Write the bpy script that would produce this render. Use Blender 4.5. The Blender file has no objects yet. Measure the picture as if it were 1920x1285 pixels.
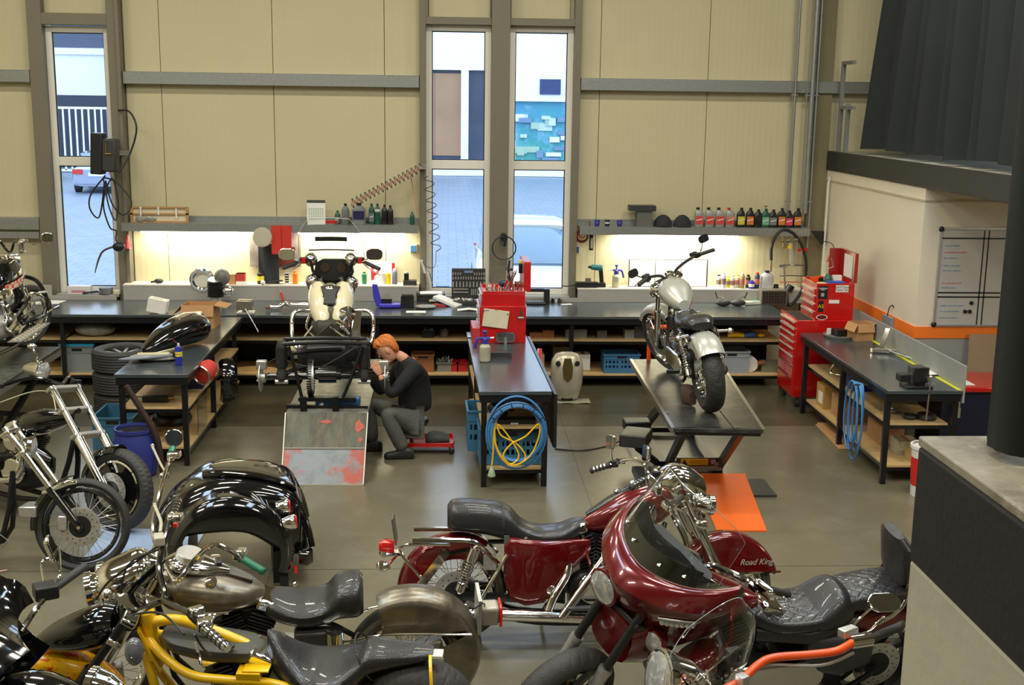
import bpy, math, random
from math import sin, cos, pi, radians as R, sqrt, atan2
from mathutils import Vector as V, Matrix, Quaternion
rnd = random.Random(7)
SC = bpy.context.scene; COL = SC.collection
# ---------------- camera
f_ = 2260.; H_ = 3.45
_d = V((-119, 456.5, f_)).normalized(); _n = V((-152, -11200., f_)); _n = (_n - _d*_n.dot(_d)).normalized()
_u = -_n; _r = _d.cross(_u)
if _r.x < 0: _r = -_r
_ROT = Matrix((_r, _d, _u))            # rows: world axes in camera terms (right, up, forward)
cam = bpy.data.cameras.new('camera'); camo = bpy.data.objects.new('camera', cam); COL.objects.link(camo)
cam.sensor_width = 36; cam.lens = f_*36/1920; cam.clip_end = 400; cam.clip_start = .05
_flip = Matrix(((1, 0, 0), (0, 1, 0), (0, 0, -1)))
_m = (_ROT @ _flip).to_4x4(); _m.translation = V((0, 0, H_)); camo.matrix_world = _m
SC.camera = camo
def ray(px, py): return _ROT @ V((px-960, 642.5-py, f_))
def G(px, py, z=0):
    v = ray(px, py); t = (z-H_)/v.z; return V((0, 0, H_)) + v*t
def W(px, py, y):
    v = ray(px, py); t = y/v.y; return V((0, 0, H_)) + v*t
# ---------------- world and light
SC.view_settings.view_transform = 'Standard'; SC.view_settings.look = 'None'
SC.view_settings.gamma = 1; SC.view_settings.use_curve_mapping = False
SC.view_settings.exposure = 0.0
w = bpy.data.worlds.new('overcast_sky'); SC.world = w; w.use_nodes = True
w.node_tree.nodes['Background'].inputs[0].default_value = (.62, .78, 1, 1)
w.node_tree.nodes['Background'].inputs[1].default_value = 3.0
def area(name, loc, sx, sy, power, col, rot=(0, 0, 0)):
    l = bpy.data.lights.new(name, 'AREA'); l.shape = 'RECTANGLE'; l.size = sx; l.size_y = sy
    l.energy = power; l.color = col
    o = bpy.data.objects.new(name, l); o.location = loc; o.rotation_euler = rot; COL.objects.link(o); return o
LAMPS = [(x, y) for y in (1.5, 5.0, 8.5, 12.0) for x in (-6, -2.6, .8, 4.2)]
for x, y in LAMPS: area('ceiling_lamp_light', (x, y, 6.72), 1.5, .35, 78, (1, .94, .80))
for x, y in [(-4.3, 6.7), (2.5, 6.7)]: area('rooflight_daylight', (x, y, 7.1), 1.1, 3.2, 125, (.62, .8, 1))
# fluorescent tubes under the two wall shelves
for x0, x1 in [(-3.87, -2.45), (-1.9, -.55), (2.2, 2.98), (3.0, 3.75)]:
    area('tube_light', ((x0+x1)/2, 15.40, 1.745), x1-x0, .05, 26, (1, .95, .78), (R(14), 0, 0))
area('mezzanine_lamp_light', (7.2, 9.0, 2.6), 1.5, .3, 62, (1, .93, .78))
# ---------------- materials
MT = {}
def mat(name, col, rough=.5, metal=0., var=.08, vs=6., bump=0., bs=40., coat=0., spec=.5, trans=0., alpha=1., emit=None, es=1.):
    if name in MT: return MT[name]
    m = bpy.data.materials.new(name); m.use_nodes = True; nt = m.node_tree; N = nt.nodes; L = nt.links
    b = N['Principled BSDF']; MT[name] = m
    b.inputs['Roughness'].default_value = rough; b.inputs['Metallic'].default_value = metal
    b.inputs['Coat Weight'].default_value = coat; b.inputs['Coat Roughness'].default_value = .04
    b.inputs['Specular IOR Level'].default_value = spec
    b.inputs['Transmission Weight'].default_value = trans; b.inputs['Alpha'].default_value = alpha
    tc = N.new('ShaderNodeTexCoord'); no = N.new('ShaderNodeTexNoise'); no.inputs['Scale'].default_value = vs
    no.inputs['Detail'].default_value = 4; L.new(tc.outputs['Object'], no.inputs['Vector'])
    mx = N.new('ShaderNodeMix'); mx.data_type = 'RGBA'
    c = tuple(col[:3])
    mx.inputs['A'].default_value = tuple(max(0, k*(1-var*1.6)) for k in c)+(1,)
    mx.inputs['B'].default_value = tuple(min(1, k*(1+var*1.6)) for k in c)+(1,)
    L.new(no.outputs['Fac'], mx.inputs['Factor']); L.new(mx.outputs['Result'], b.inputs['Base Color'])
    if bump:
        n2 = N.new('ShaderNodeTexNoise'); n2.inputs['Scale'].default_value = bs; L.new(tc.outputs['Object'], n2.inputs['Vector'])
        bp = N.new('ShaderNodeBump'); bp.inputs['Strength'].default_value = bump; bp.inputs['Distance'].default_value = .01
        L.new(n2.outputs['Fac'], bp.inputs['Height']); L.new(bp.outputs['Normal'], b.inputs['Normal'])
    if emit:
        b.inputs['Emission Color'].default_value = tuple(emit)+(1,); b.inputs['Emission Strength'].default_value = es
    return m
def srgb(r, g, b):
    return tuple(((k/255)/12.92 if k <= 10 else (((k/255)+.055)/1.055)**2.4) for k in (r, g, b))
def blotch(name, ca, cb, cc, scale=3., t=.5, w=.06, rough=.5, metal=0., stretch=(1, 1, 1), bump=0, edge=None):
    """three-tone worn surface: ca with patches of cb and fine cc"""
    m = mat(name, ca, rough, metal); nt = m.node_tree; N = nt.nodes; L = nt.links; b = N['Principled BSDF']
    tc = N.new('ShaderNodeTexCoord'); mp = N.new('ShaderNodeMapping'); mp.inputs['Scale'].default_value = stretch
    L.new(tc.outputs['Object'], mp.inputs[0])
    n1 = N.new('ShaderNodeTexNoise'); n1.inputs['Scale'].default_value = scale; n1.inputs['Detail'].default_value = 8; n1.inputs['Roughness'].default_value = .65
    n2 = N.new('ShaderNodeTexNoise'); n2.inputs['Scale'].default_value = scale*3.1; n2.inputs['Detail'].default_value = 10; n2.inputs['Roughness'].default_value = .7
    for n in (n1, n2): L.new(mp.outputs[0], n.inputs['Vector'])
    r1 = N.new('ShaderNodeValToRGB'); r1.color_ramp.elements[0].position = t-w; r1.color_ramp.elements[1].position = t+w
    r2 = N.new('ShaderNodeValToRGB'); r2.color_ramp.elements[0].position = .48; r2.color_ramp.elements[1].position = .66
    f1 = n1.outputs['Fac']
    if edge:   # patches gather away from x = edge[0]; edge[2]: one side only
        sp_ = N.new('ShaderNodeSeparateXYZ'); L.new(tc.outputs['Object'], sp_.inputs[0]); k1 = N.new('ShaderNodeMath'); k1.operation = 'SUBTRACT'; L.new(sp_.outputs['X'], k1.inputs[0]); k1.inputs[1].default_value = edge[0]
        k2 = N.new('ShaderNodeMath'); k2.operation = 'MULTIPLY' if edge[2] else 'ABSOLUTE'; L.new(k1.outputs[0], k2.inputs[0]); k2.inputs[1].default_value = 1
        k3 = N.new('ShaderNodeMath'); k3.operation = 'MULTIPLY_ADD'; L.new(k2.outputs[0], k3.inputs[0]); k3.inputs[1].default_value = edge[1]; L.new(f1, k3.inputs[2]); f1 = k3.outputs[0]
    L.new(f1, r1.inputs[0]); L.new(n2.outputs['Fac'], r2.inputs[0])
    a = N.new('ShaderNodeMix'); a.data_type = 'RGBA'; a.inputs['A'].default_value = tuple(ca)+(1,); a.inputs['B'].default_value = tuple(cb)+(1,)
    L.new(r1.outputs[0], a.inputs['Factor'])
    c = N.new('ShaderNodeMix'); c.data_type = 'RGBA'; c.inputs['B'].default_value = tuple(cc)+(1,)
    L.new(r2.outputs[0], c.inputs['Factor']); L.new(a.outputs['Result'], c.inputs['A']); L.new(c.outputs['Result'], b.inputs['Base Color'])
    return m
chrome = mat('chrome', (.86, .85, .83), .07, 1, .02)
steel = mat('brushed_steel', (.55, .54, .51), .3, 1, .08, 12)
alu = mat('cast_aluminium', (.58, .57, .55), .42, .9, .12, 20, .2, 60)
black = mat('black_paint', (.012, .012, .013), .38, 0, .2, 9)
gloss = mat('gloss_black', (.004, .004, .005), .1, 0, .1, 4, coat=1)
bframe = mat('black_metal', (.014, .014, .015), .3, .4, .2, 12)
rubber = mat('rubber', (.036, .034, .031), .6, 0, .25, 10, .25, 90)
leather = mat('black_leather', (.022, .022, .023), .3, 0, .2, 12, .25, 130, .25)
red = mat('red_enamel', srgb(196, 22, 20), .25, 0, .06, 4, coat=.6)
maroon = mat('dark_red_paint', srgb(104, 5, 14), .22, .25, .1, 30, coat=1)
orangep = mat('orange_paint', srgb(238, 84, 16), .35, 0, .04, 4, coat=.3)
plywood = mat('plywood', srgb(205, 172, 118), .6, 0, .14, 9)
card = mat('cardboard', srgb(186, 140, 92), .8, 0, .08, 10)
paper = mat('white_paper', srgb(232, 230, 222), .8, 0, .04, 12)
white = mat('white_plastic', srgb(220, 218, 210), .4, 0, .05, 9)
galv = mat('galvanised_steel', srgb(150, 152, 148), .45, .55, .12, 30)
bluep = mat('blue_crate_plastic', srgb(62, 120, 156), .5, 0, .08, 8)
yellow = mat('yellow_paint', srgb(246, 196, 14), .25, .0, .06, 6, coat=.6)
darkg = mat('dark_grey_plastic', (.035, .036, .038), .5, 0, .15, 12)
midg = mat('mid_grey_plastic', srgb(120, 122, 122), .5, 0, .08, 8)
rubberhose = mat('black_hose', (.02, .02, .02), .4, 0, .1, 10)
glass = mat('clear_lens', (.9, .92, .93), .04, 0, .01, 5, trans=.85)
# ---------------- mesh builder
def smooth_path(p, k=6, closed=False):
    p = [V(q) for q in p]; n = len(p); out = []
    if n < 3: return p
    rng = range(n if closed else n-1)
    for i in rng:
        if closed: a, b, c, d = p[(i-1) % n], p[i], p[(i+1) % n], p[(i+2) % n]
        else: a, b, c, d = p[max(i-1, 0)], p[i], p[i+1], p[min(i+2, n-1)]
        for j in range(k):
            t = j/k
            out.append(.5*((2*b)+(c-a)*t+(2*a-5*b+4*c-d)*t*t+(3*b-a-3*c+d)*t**3))
    if not closed: out.append(p[-1])
    return out
def frame_of(ax):
    ax = V(ax).normalized(); t = V((0, 0, 1)) if abs(ax.z) < .95 else V((1, 0, 0))
    a = ax.cross(t).normalized(); return a, ax.cross(a).normalized(), ax
class MB:
    def __init__(s): s.v = []; s.f = []; s.mi = []; s.cur = 0; s.X = None
    def setm(s, i): s.cur = i; return s
    def av(s, p):
        s.v.append(tuple(s.X @ V(p)) if s.X else tuple(p)); return len(s.v)-1
    def af(s, f): s.f.append(tuple(f)); s.mi.append(s.cur)
    def box(s, c, d, rz=0, rot=None, taper=None):
        c = V(c); hx, hy, hz = d[0]/2, d[1]/2, d[2]/2
        M_ = (rot if rot is not None else Matrix.Rotation(rz, 3, 'Z'))
        tx, ty = taper or (1, 1)
        ids = []
        for z in (-1, 1):
            for x, y in ((-1, -1), (1, -1), (1, 1), (-1, 1)):
                k = (tx, ty) if z > 0 else (1, 1)
                ids.append(s.av(c + M_ @ V((x*hx*k[0], y*hy*k[1], z*hz))))
        a = ids
        for q in ((3, 2, 1, 0), (4, 5, 6, 7), (0, 1, 5, 4), (1, 2, 6, 5), (2, 3, 7, 6), (3, 0, 4, 7)): s.af([a[i] for i in q])
        return s
    def bb(s, x0, x1, y0, y1, z0, z1): return s.box(((x0+x1)/2, (y0+y1)/2, (z0+z1)/2), (abs(x1-x0), abs(y1-y0), abs(z1-z0)))
    def bar(s, a, b, w_, h_=None, up=(0, 0, 1)):
        a, b = V(a), V(b); h_ = h_ or w_; ax = (b-a); L = ax.length; ax.normalize(); up = V(up)
        if abs(ax.dot(up)) > .97: up = V((1, 0, 0))
        sx = ax.cross(up).normalized(); u2 = sx.cross(ax)
        return s.box((a+b)/2, (w_, L, h_), rot=Matrix((sx, ax, u2)).transposed())
    def ring(s, c, a, b, ra, rb=None, n=12):
        rb = ra if rb is None else rb
        return [s.av(c + a*(ra*cos(2*pi*i/n)) + b*(rb*sin(2*pi*i/n))) for i in range(n)]
    def join(s, r1, r2):
        n = len(r1)
        for i in range(n): s.af((r1[i], r1[(i+1) % n], r2[(i+1) % n], r2[i]))
    def cyl(s, a, b, r, r2=None, n=14, caps=True):
        a, b = V(a), V(b); r2 = r if r2 is None else r2; p, q, ax = frame_of(b-a)
        A = s.ring(a, p, q, r, n=n); B = s.ring(b, p, q, r2, n=n); s.join(A, B)
        if caps: s.af(A[::-1]); s.af(B)
        return s
    def tube(s, pts, r, n=8, sm=0, closed=False, flat=1.):
        if sm: 
            if isinstance(r, (list, tuple)):
                rr = [V((k, 0, 0)) for k in r]; r = [k.x for k in smooth_path(rr, sm, closed)]
            pts = smooth_path(pts, sm, closed)
        pts = [V(p) for p in pts]; m = len(pts); rings = []
        t0 = (pts[1]-pts[0]).normalized(); a, b, _ = frame_of(t0)
        for i in range(m):
            if closed: t = (pts[(i+1) % m]-pts[i-1])
            else: t = (pts[min(i+1, m-1)]-pts[max(i-1, 0)])
            t.normalize(); a = (a-t*a.dot(t)).normalized(); b = t.cross(a)
            rr = r[i] if isinstance(r, (list, tuple)) else r
            rings.append(s.ring(pts[i], a, b, rr, rr*flat, n))
        for i in range(m-1): s.join(rings[i], rings[i+1])
        if closed:
            # match the seam by nearest vertex
            r0 = rings[0]; l = rings[-1]; p0 = V(s.v[l[0]]); k = min(range(n), key=lambda j: (V(s.v[r0[j]])-p0).length)
            s.join(l, r0[k:]+r0[:k])
        else: s.af(rings[0][::-1]); s.af(rings[-1])
        return s
    def lathe(s, prof, c=(0, 0, 0), ax=(0, 0, 1), n=20, cap=True, sx=1., sy=1.):
        a, b, ax = frame_of(ax); c = V(c)
        if ax.z > .99: a, b = V((1, 0, 0)), V((0, 1, 0))
        rs = [s.ring(c+ax*z, a, b, max(r, 1e-4)*sx, max(r, 1e-4)*sy, n) for r, z in prof]
        for i in range(len(rs)-1): s.join(rs[i], rs[i+1])
        if cap: s.af(rs[0][::-1]); s.af(rs[-1])
        return s
    def torus(s, c, ax, R_, r, n=24, m=8, a0=0, a1=2*pi, rz=None):
        p, q, ax = frame_of(ax); c = V(c); rings = []; full = abs(a1-a0-2*pi) < 1e-4
        for i in range(n + (0 if full else 1)):
            t = a0+(a1-a0)*i/n; e = p*cos(t)+q*sin(t)
            rings.append(s.ring(c+e*R_, e, ax, r, rz or r, m))
        for i in range(len(rings)-1): s.join(rings[i], rings[i+1])
        if full: s.join(rings[-1], rings[0])
        else: s.af(rings[0][::-1]); s.af(rings[-1])
        return s
    def ell(s, c, r, rot=None, n=14, m=9, z0=-1., z1=1.):
        c = V(c); rings = []; M_ = rot if rot is not None else Matrix.Identity(3)
        t0 = math.asin(z0); t1 = math.asin(z1)
        for j in range(m+1):
            t = t0+(t1-t0)*j/m; k = max(cos(t), .004)
            rings.append([s.av(c+M_ @ V((r[0]*k*cos(2*pi*i/n), r[1]*k*sin(2*pi*i/n), r[2]*sin(t)))) for i in range(n)])
        for j in range(m): s.join(rings[j], rings[j+1])
        s.af(rings[0][::-1]); s.af(rings[-1]); return s
    def prism(s, poly, fn, h0, h1):
        """poly: 2d outline, fn(u,v,h)->3d"""
        A = [s.av(fn(u, v, h0)) for u, v in poly]; B = [s.av(fn(u, v, h1)) for u, v in poly]
        s.join(A, B); s.af(A[::-1]); s.af(B); return s
    def loft(s, secs, cap=True, closed=True):
        rs = [[s.av(p) for p in sec] for sec in secs]
        for i in range(len(rs)-1):
            n = len(rs[i])
            for j in range(n if closed else n-1): s.af((rs[i][j], rs[i][(j+1) % n], rs[i+1][(j+1) % n], rs[i+1][j]))
        if cap and closed: s.af(rs[0][::-1]); s.af(rs[-1])
        return s
    def sheet(s, rows, th):
        """grid of 3d points given thickness th along its normals"""
        n, m = len(rows), len(rows[0]); P = [[V(p) for p in r] for r in rows]; top = []; bot = []
        for i in range(n):
            a_, b_ = [], []
            for j in range(m):
                du = P[min(i+1, n-1)][j]-P[max(i-1, 0)][j]; dv = P[i][min(j+1, m-1)]-P[i][max(j-1, 0)]
                k = du.cross(dv); k = k.normalized() if k.length > 1e-9 else V((0, 0, 1))
                a_.append(s.av(P[i][j]+k*th/2)); b_.append(s.av(P[i][j]-k*th/2))
            top.append(a_); bot.append(b_)
        for i in range(n-1):
            for j in range(m-1):
                s.af((top[i][j], top[i+1][j], top[i+1][j+1], top[i][j+1])); s.af((bot[i][j], bot[i][j+1], bot[i+1][j+1], bot[i+1][j]))
        for i in range(n-1):
            s.af((top[i][0], bot[i][0], bot[i+1][0], top[i+1][0])); s.af((top[i][-1], top[i+1][-1], bot[i+1][-1], bot[i][-1]))
        for j in range(m-1):
            s.af((top[0][j], top[0][j+1], bot[0][j+1], bot[0][j])); s.af((top[-1][j], bot[-1][j], bot[-1][j+1], top[-1][j+1]))
        return s
    def body(s, st, n=20, ax='x'):
        """st: (x, y, z, half width, up, down, power) rings across x"""
        secs = []
        for x, y, z, hw, up, dn, pw in st:
            sec = []
            for i in range(n):
                t = 2*pi*i/n; cc, ss = cos(t), sin(t)
                py = abs(cc)**(2/pw)*(1 if cc > 0 else -1)*hw; pz = abs(ss)**(2/pw)*(up if ss > 0 else -dn)
                sec.append(V((x, y+py, z+pz)))
            secs.append(sec)
        return s.loft(secs)
    def build(s, name, m, parent=None, bev=0, sub=0, ang=.6, loc=None):
        me = bpy.data.meshes.new(name); me.from_pydata(s.v, [], s.f)
        ms = m if isinstance(m, (list, tuple)) else [m]
        for k in ms: me.materials.append(k)
        if len(ms) > 1: me.polygons.foreach_set('material_index', [min(i, len(ms)-1) for i in s.mi])
        me.polygons.foreach_set('use_smooth', [True]*len(me.polygons))
        me.update(); me.set_sharp_from_angle(angle=ang)
        o = bpy.data.objects.new(name, me); COL.objects.link(o)
        if parent: o.parent = parent
        if loc is not None: o.location = loc
        if sub:
            md = o.modifiers.new('s', 'SUBSURF'); md.levels = sub; md.render_levels = sub
        if bev:
            md = o.modifiers.new('b', 'BEVEL'); md.width = bev; md.segments = 2; md.limit_method = 'ANGLE'; md.angle_limit = .6
        return o
def body_sm(st, k=5):
    """smooth the stations of a body"""
    a = [V(q[:3]) for q in st]; b = [V(q[3:6]) for q in st]; c = [V((q[6], 0, 0)) for q in st]
    return [tuple(p)+tuple(max(.002, u) for u in q)+(r_.x,) for p, q, r_ in zip(smooth_path(a, k), smooth_path(b, k), smooth_path(c, k))]
def tag(o, label, cat, group=None, kind=None):
    if label: o['label'] = label
    if cat: o['category'] = cat
    if group: o['group'] = group
    if kind: o['kind'] = kind
    return o
def E(name, loc=(0, 0, 0), rz=0, label=None, cat=None, group=None, rot=None):
    o = bpy.data.objects.new(name, None); o.empty_display_size = .1; COL.objects.link(o)
    o.location = loc; o.rotation_euler = rot if rot else (0, 0, rz)
    return tag(o, label, cat, group)
def S(o):
    o['kind'] = 'structure'; return o
def dup(root, loc, rz=None, label=None, group=None):
    r = root.copy(); COL.objects.link(r); r.location = loc
    if rz is not None: r.rotation_euler = (0, 0, rz)
    if label: r['label'] = label
    if group: r['group'] = group
    for ch in list(root.children):
        c = ch.copy(); COL.objects.link(c); c.parent = r
        for g in ch.children:
            d = g.copy(); COL.objects.link(d); d.parent = c
    return r
def text(s_, size, m, name, parent, loc, rot, ext=.001, shear=0, sx=1):
    cu = bpy.data.curves.new(name, 'FONT'); cu.body = s_; cu.size = size; cu.extrude = ext; cu.align_x = 'CENTER'; cu.align_y = 'CENTER'; cu.shear = shear
    cu.materials.append(m); t_ = bpy.data.objects.new('lettering_curve', cu); COL.objects.link(t_); bpy.context.view_layer.update()
    me = bpy.data.meshes.new_from_object(t_.evaluated_get(bpy.context.evaluated_depsgraph_get())); bpy.data.objects.remove(t_); bpy.data.curves.remove(cu)
    me.name = name; o = bpy.data.objects.new(name, me); COL.objects.link(o); o.parent = parent; o.location = loc; o.rotation_euler = rot; o.scale = (sx, 1, 1); o['kind'] = 'stuff'
    return o
# ================= THE SETTING
YB = 15.6
wallm = mat('cream_sandwich_panel', srgb(202, 192, 155), .55, 0, .03, 2)
def rib(m, scale, strength, axis='X'):
    nt = m.node_tree; N = nt.nodes; L = nt.links; tc = N.new('ShaderNodeTexCoord'); wv = N.new('ShaderNodeTexWave')
    wv.bands_direction = axis; wv.inputs['Scale'].default_value = scale; L.new(tc.outputs['Object'], wv.inputs['Vector'])
    bp = N.new('ShaderNodeBump'); bp.inputs['Strength'].default_value = strength; bp.inputs['Distance'].default_value = .01
    L.new(wv.outputs['Fac'], bp.inputs['Height']); L.new(bp.outputs['Normal'], N['Principled BSDF'].inputs['Normal'])
rib(wallm, 4.2, .09)
colm = mat('brown_grey_steelwork', srgb(122, 116, 98), .5, .1, .05, 5)
winm = mat('window_frame_white', srgb(234, 230, 216), .35, 0, .02, 4)
concm = mat('light_concrete', srgb(170, 166, 148), .85, 0, .1, 5, .15, 30)
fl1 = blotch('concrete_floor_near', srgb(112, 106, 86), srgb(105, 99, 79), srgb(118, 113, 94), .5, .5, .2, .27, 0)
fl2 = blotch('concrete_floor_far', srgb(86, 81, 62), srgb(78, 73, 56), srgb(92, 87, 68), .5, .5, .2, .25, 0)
S(MB().bb(-8.5, 12, -6, YB+.3, -.2, -.012).build('floor', mat('floor_joint', srgb(60, 56, 46), .8)))
fl = bpy.data.objects['floor']
ys = [-6, -1, 4, G(640, 1068).y, 12.55, YB]
xs = [-8.5, -5, -1.3, 1.25, 4.9, 8.5, 12]
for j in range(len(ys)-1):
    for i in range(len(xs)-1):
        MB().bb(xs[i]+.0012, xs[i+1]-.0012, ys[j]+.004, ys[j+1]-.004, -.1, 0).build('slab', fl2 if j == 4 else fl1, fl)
# back wall: panels between steel columns, window openings left free
wall = S(MB().bb(-8.5, -4.99, YB+.06, YB+.3, -.1, 7.5).bb(-4.17, -.29, YB+.06, YB+.3, -.1, 7.5).bb(.55, .75, YB+.06, YB+.3, -.1, 7.5)
  .bb(1.57, 8, YB+.06, YB+.3, -.1, 7.5).bb(-4.99, -4.17, YB+.06, YB+.3, -.1, .93).bb(-.29, .55, YB+.06, YB+.3, -.1, .93).bb(.75, 1.57, YB+.06, YB+.3, -.1, .93)
  .bb(-4.99, -4.17, YB+.06, YB+.3, 4.36, 7.5).bb(-.29, .55, YB+.06, YB+.3, 4.42, 7.5).bb(.75, 1.57, YB+.06, YB+.3, 4.42, 7.5).build('wall_back', wallm))
s_ = [W(px, 290, YB).x for px in (308, 516, 722, 1121, 1321)]
for a, b, z0, z1 in [(-8.5, -6.5, 0, 7.5), (-6.49, -5.13, 0, 7.5), (-4.99, -4.17, 4.37, 7.5), (-4.02, s_[0], 0, 7.5), (s_[0], s_[1], 0, 7.5), (s_[1], s_[2], 0, 7.5), (s_[2], -.36, 0, 7.5),
   (-.25, .52, 4.45, 7.5), (.78, 1.52, 4.45, 7.5), (1.64, s_[3], 0, 7.5), (s_[3], s_[4], 0, 7.5), (s_[4], s_[4]+1.37, 0, 7.5), (s_[4]+1.37, 8, 0, 7.5)]:
    MB().bb(a+.004, b-.004, YB, YB+.06, z0, z1).build('panel', wallm, wall, loc=(0, 0, 0))
def trim(n, *boxes, m=colm, bev=.004):
    mb = MB()
    for b in boxes: mb.bb(*b)
    return S(mb.build('trim_%d' % n, m, bev=bev))
YF = YB-.14
# window surrounds / columns
trim(1, (-5.14, -4.965, YF, YB+.02, 0, 7.4)); trim(2, (-4.185, -4.03, YF, YB+.02, 0, 7.4), (-4.075, -4.03, YF-.04, YF, 0, 7.4))
trim(3, (-4.965, -4.185, YF, YB+.02, 4.28, 4.42))
trim(4, (-.36, -.285, YF, YB+.02, 0, 7.4)); trim(5, (.535, .765, YF-.04, YB+.02, .95, 7.4)); trim(6, (1.575, 1.66, YF, YB+.02, 0, 7.4))
trim(7, (-.285, .535, YF, YB+.02, 4.36, 4.45), (.765, 1.575, YF, YB+.02, 4.36, 4.45))
# galvanised girts (each a Z of web and two flanges)
def girt(n, x0, x1, z, h=.15):
    y1 = YB-.001; y0 = YB-.13
    trim(n, (x0, x1, y0, y0+.006, z-h/2, z+h/2-.006), (x0, x1, y0, y1, z+h/2-.006, z+h/2), (x0, x1, y0, y1, z-h/2, z-h/2+.006), m=galv, bev=.002)
girt(8, -7.5, -5.15, 3.66); girt(9, -4.02, -.37, 3.66); girt(10, 1.67, 5.6, 3.66); girt(11, -7.5, -5.15, 1.84)
S(MB().bb(-7.5, -5.15, YB-.16, YB-.13, 1.66, 1.74).build('trim_12', galv))
# windows: outer frame, two sashes and panes
pane_m = mat('window_glass', (1, 1, 1), 0, 0, 0, 1, trans=1); pane_m.node_tree.nodes['Principled BSDF'].inputs['IOR'].default_value = 1.02
def window(n, x0, x1, z0=.955, z1=4.27, zm=2.62):
    fw = .075; y0, y1 = YB-.02, YB+.07
    fr = MB().bb(x0, x0+fw, y0, y1, z0, z1).bb(x1-fw, x1, y0, y1, z0, z1).bb(x0+fw, x1-fw, y0, y1, z1-fw, z1).bb(x0+fw, x1-fw, y0, y1, z0, z0+fw).bb(x0+fw, x1-fw, y0, y1, zm-.055, zm+.055)
    wn = S(fr.build('window_%d' % n, winm, bev=.004))
    for a, b in ((z0+fw, zm-.055), (zm+.055, z1-fw)):
        g = MB(); x_0, x_1 = x0+fw, x1-fw
        for q in ((x_0, x_0+.012, a, b), (x_1-.012, x_1, a, b), (x_0, x_1, a, a+.012), (x_0, x_1, b-.012, b)): g.bb(q[0], q[1], y0+.03, y0+.045, q[2], q[3])
        g.build('gasket', black, wn)
        MB().bb(x_0, x_1, y0+.05, y0+.056, a, b).build('pane', pane_m, wn)
    MB().bb(x0, x1, YB-.2, YB-.02, z0-.03, z0).build('window_sill', mat('grey_sill', srgb(168, 166, 158), .5), wn)
window(1, -4.965, -4.185); window(2, -.285, .535, z1=4.36, zm=2.63); window(3, .765, 1.575, z1=4.36, zm=2.63)
# room shell out of the frame
S(MB().bb(-8.7, -8.5, -6, YB+.3, -.1, 7.5).build('wall_left', wallm)); S(MB().bb(12, 12.2, -6, YB+.3, -.1, 7.5).build('wall_right', wallm))
S(MB().bb(-8.7, 12.2, -6.2, -6, -.1, 7.5).build('wall_front', wallm))
S(MB().bb(-8.7, 12.2, -6.2, YB+.3, 7.5, 7.6).build('ceiling', mat('ceiling_sheet', srgb(176, 172, 158), .6)))
lampw = mat('lamp_diffuser', (.9, .9, .85), .5, emit=(1, .94, .8), es=3)
for i, (x, y) in enumerate(LAMPS):
    r = E('ceiling_light', (x, y, 6.78), label='fluorescent batten light hanging under the workshop roof', cat='lamp', group='batten lights under the roof')
    MB().bb(-.8, .8, -.2, .2, 0, .08).build('housing', white, r); [MB().cyl((a, 0, .08), (a, 0, .72), .006).build('rod', galv, r) for a in (-.6, .6)]
# office block under the mezzanine
XO = 4.9; YO = 12.21
ow = mat('office_wall_cream', srgb(228, 218, 196), .6, 0, .03, 3); og = mat('office_wall_grey', srgb(158, 158, 152), .6, 0, .04, 3)
S(MB().bb(XO, XO+.1, YO, YB, 1.17, 2.62).build('trim_20', ow)); S(MB().bb(XO+.1, 9, YO, YO+.1, 1.17, 2.62).build('trim_21', ow))
S(MB().bb(XO, XO+.1, YO, YB, 0, 1.05).build('trim_22', og)); S(MB().bb(XO+.1, 9, YO, YO+.1, 0, 1.05).build('trim_23', og))
om = mat('orange_band', srgb(255, 128, 34), .5, 0, .03, 5)
S(MB().bb(XO-.012, XO+.1, YO-.012, YB, 1.05, 1.172).build('trim_24', om)); S(MB().bb(XO+.1, 9, YO-.012, YO+.1, 1.05, 1.172).build('trim_25', om))
S(MB().bb(XO-.012, XO, YO, YB-.02, 2.48, 2.5).bb(XO, 9, YO-.012, YO, 2.48, 2.5).build('trim_26', mat('cream_strip', srgb(190, 180, 156), .5)))
fascia = mat('black_fascia', srgb(40, 40, 38), .55, 0, .15, 6, .3, 40)
S(MB().bb(XO-.02, XO+.06, 2.2, YB-.02, 2.62, 2.86).build('trim_27', fascia, bev=.006))
S(MB().bb(XO+.06, 12, YO, YB-.02, 2.62, 2.85).build('trim_28', concm)); S(MB().bb(XO+.06, 12, 2.2, YO, 2.66, 2.85).build('trim_29', mat('soffit', srgb(160, 150, 126), .7)))
# column cable duct between back wall and office
S(MB().bb(4.66, 4.9, YB-.1, YB, 0, 6.9).build('trim_30', mat('olive_column', srgb(120, 112, 82), .5)))  # one even olive-brown colour over the whole column
for i, (a, b, r) in enumerate([((1499, 0), (1479, 420), .016), ((1529, 0), (1508, 400), .03), ((1541, 0), (1515, 470), .014), ((1521, 0), (1498, 470), .008), ((1494, 0), (1476, 415), .006)]):
    y = YB-.16; p = W(*a, y); q = W(*b, y); x = (p.x+q.x)/2+(0, .02, .0, 0, 0)[i]
    o = MB().cyl((x, y, q.z), (x, y, 7.4), r); 
    for z in (2.2, 3.55, 4.9): o.bb(x-r-.015, x+r+.015, y-r*.5, y+.03, z, z+.02)
    tag(o.build('conduit_pipe', galv), ['slim galvanised pipe running up the back wall, left of the thick one', 'thickest galvanised pipe running up the back wall corner', 'slim pipe just right of the thick galvanised pipe', 'thin cable conduit between the slim and thick pipes', 'very thin tube beside the leftmost wall pipe'][i], 'pipe')
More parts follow.
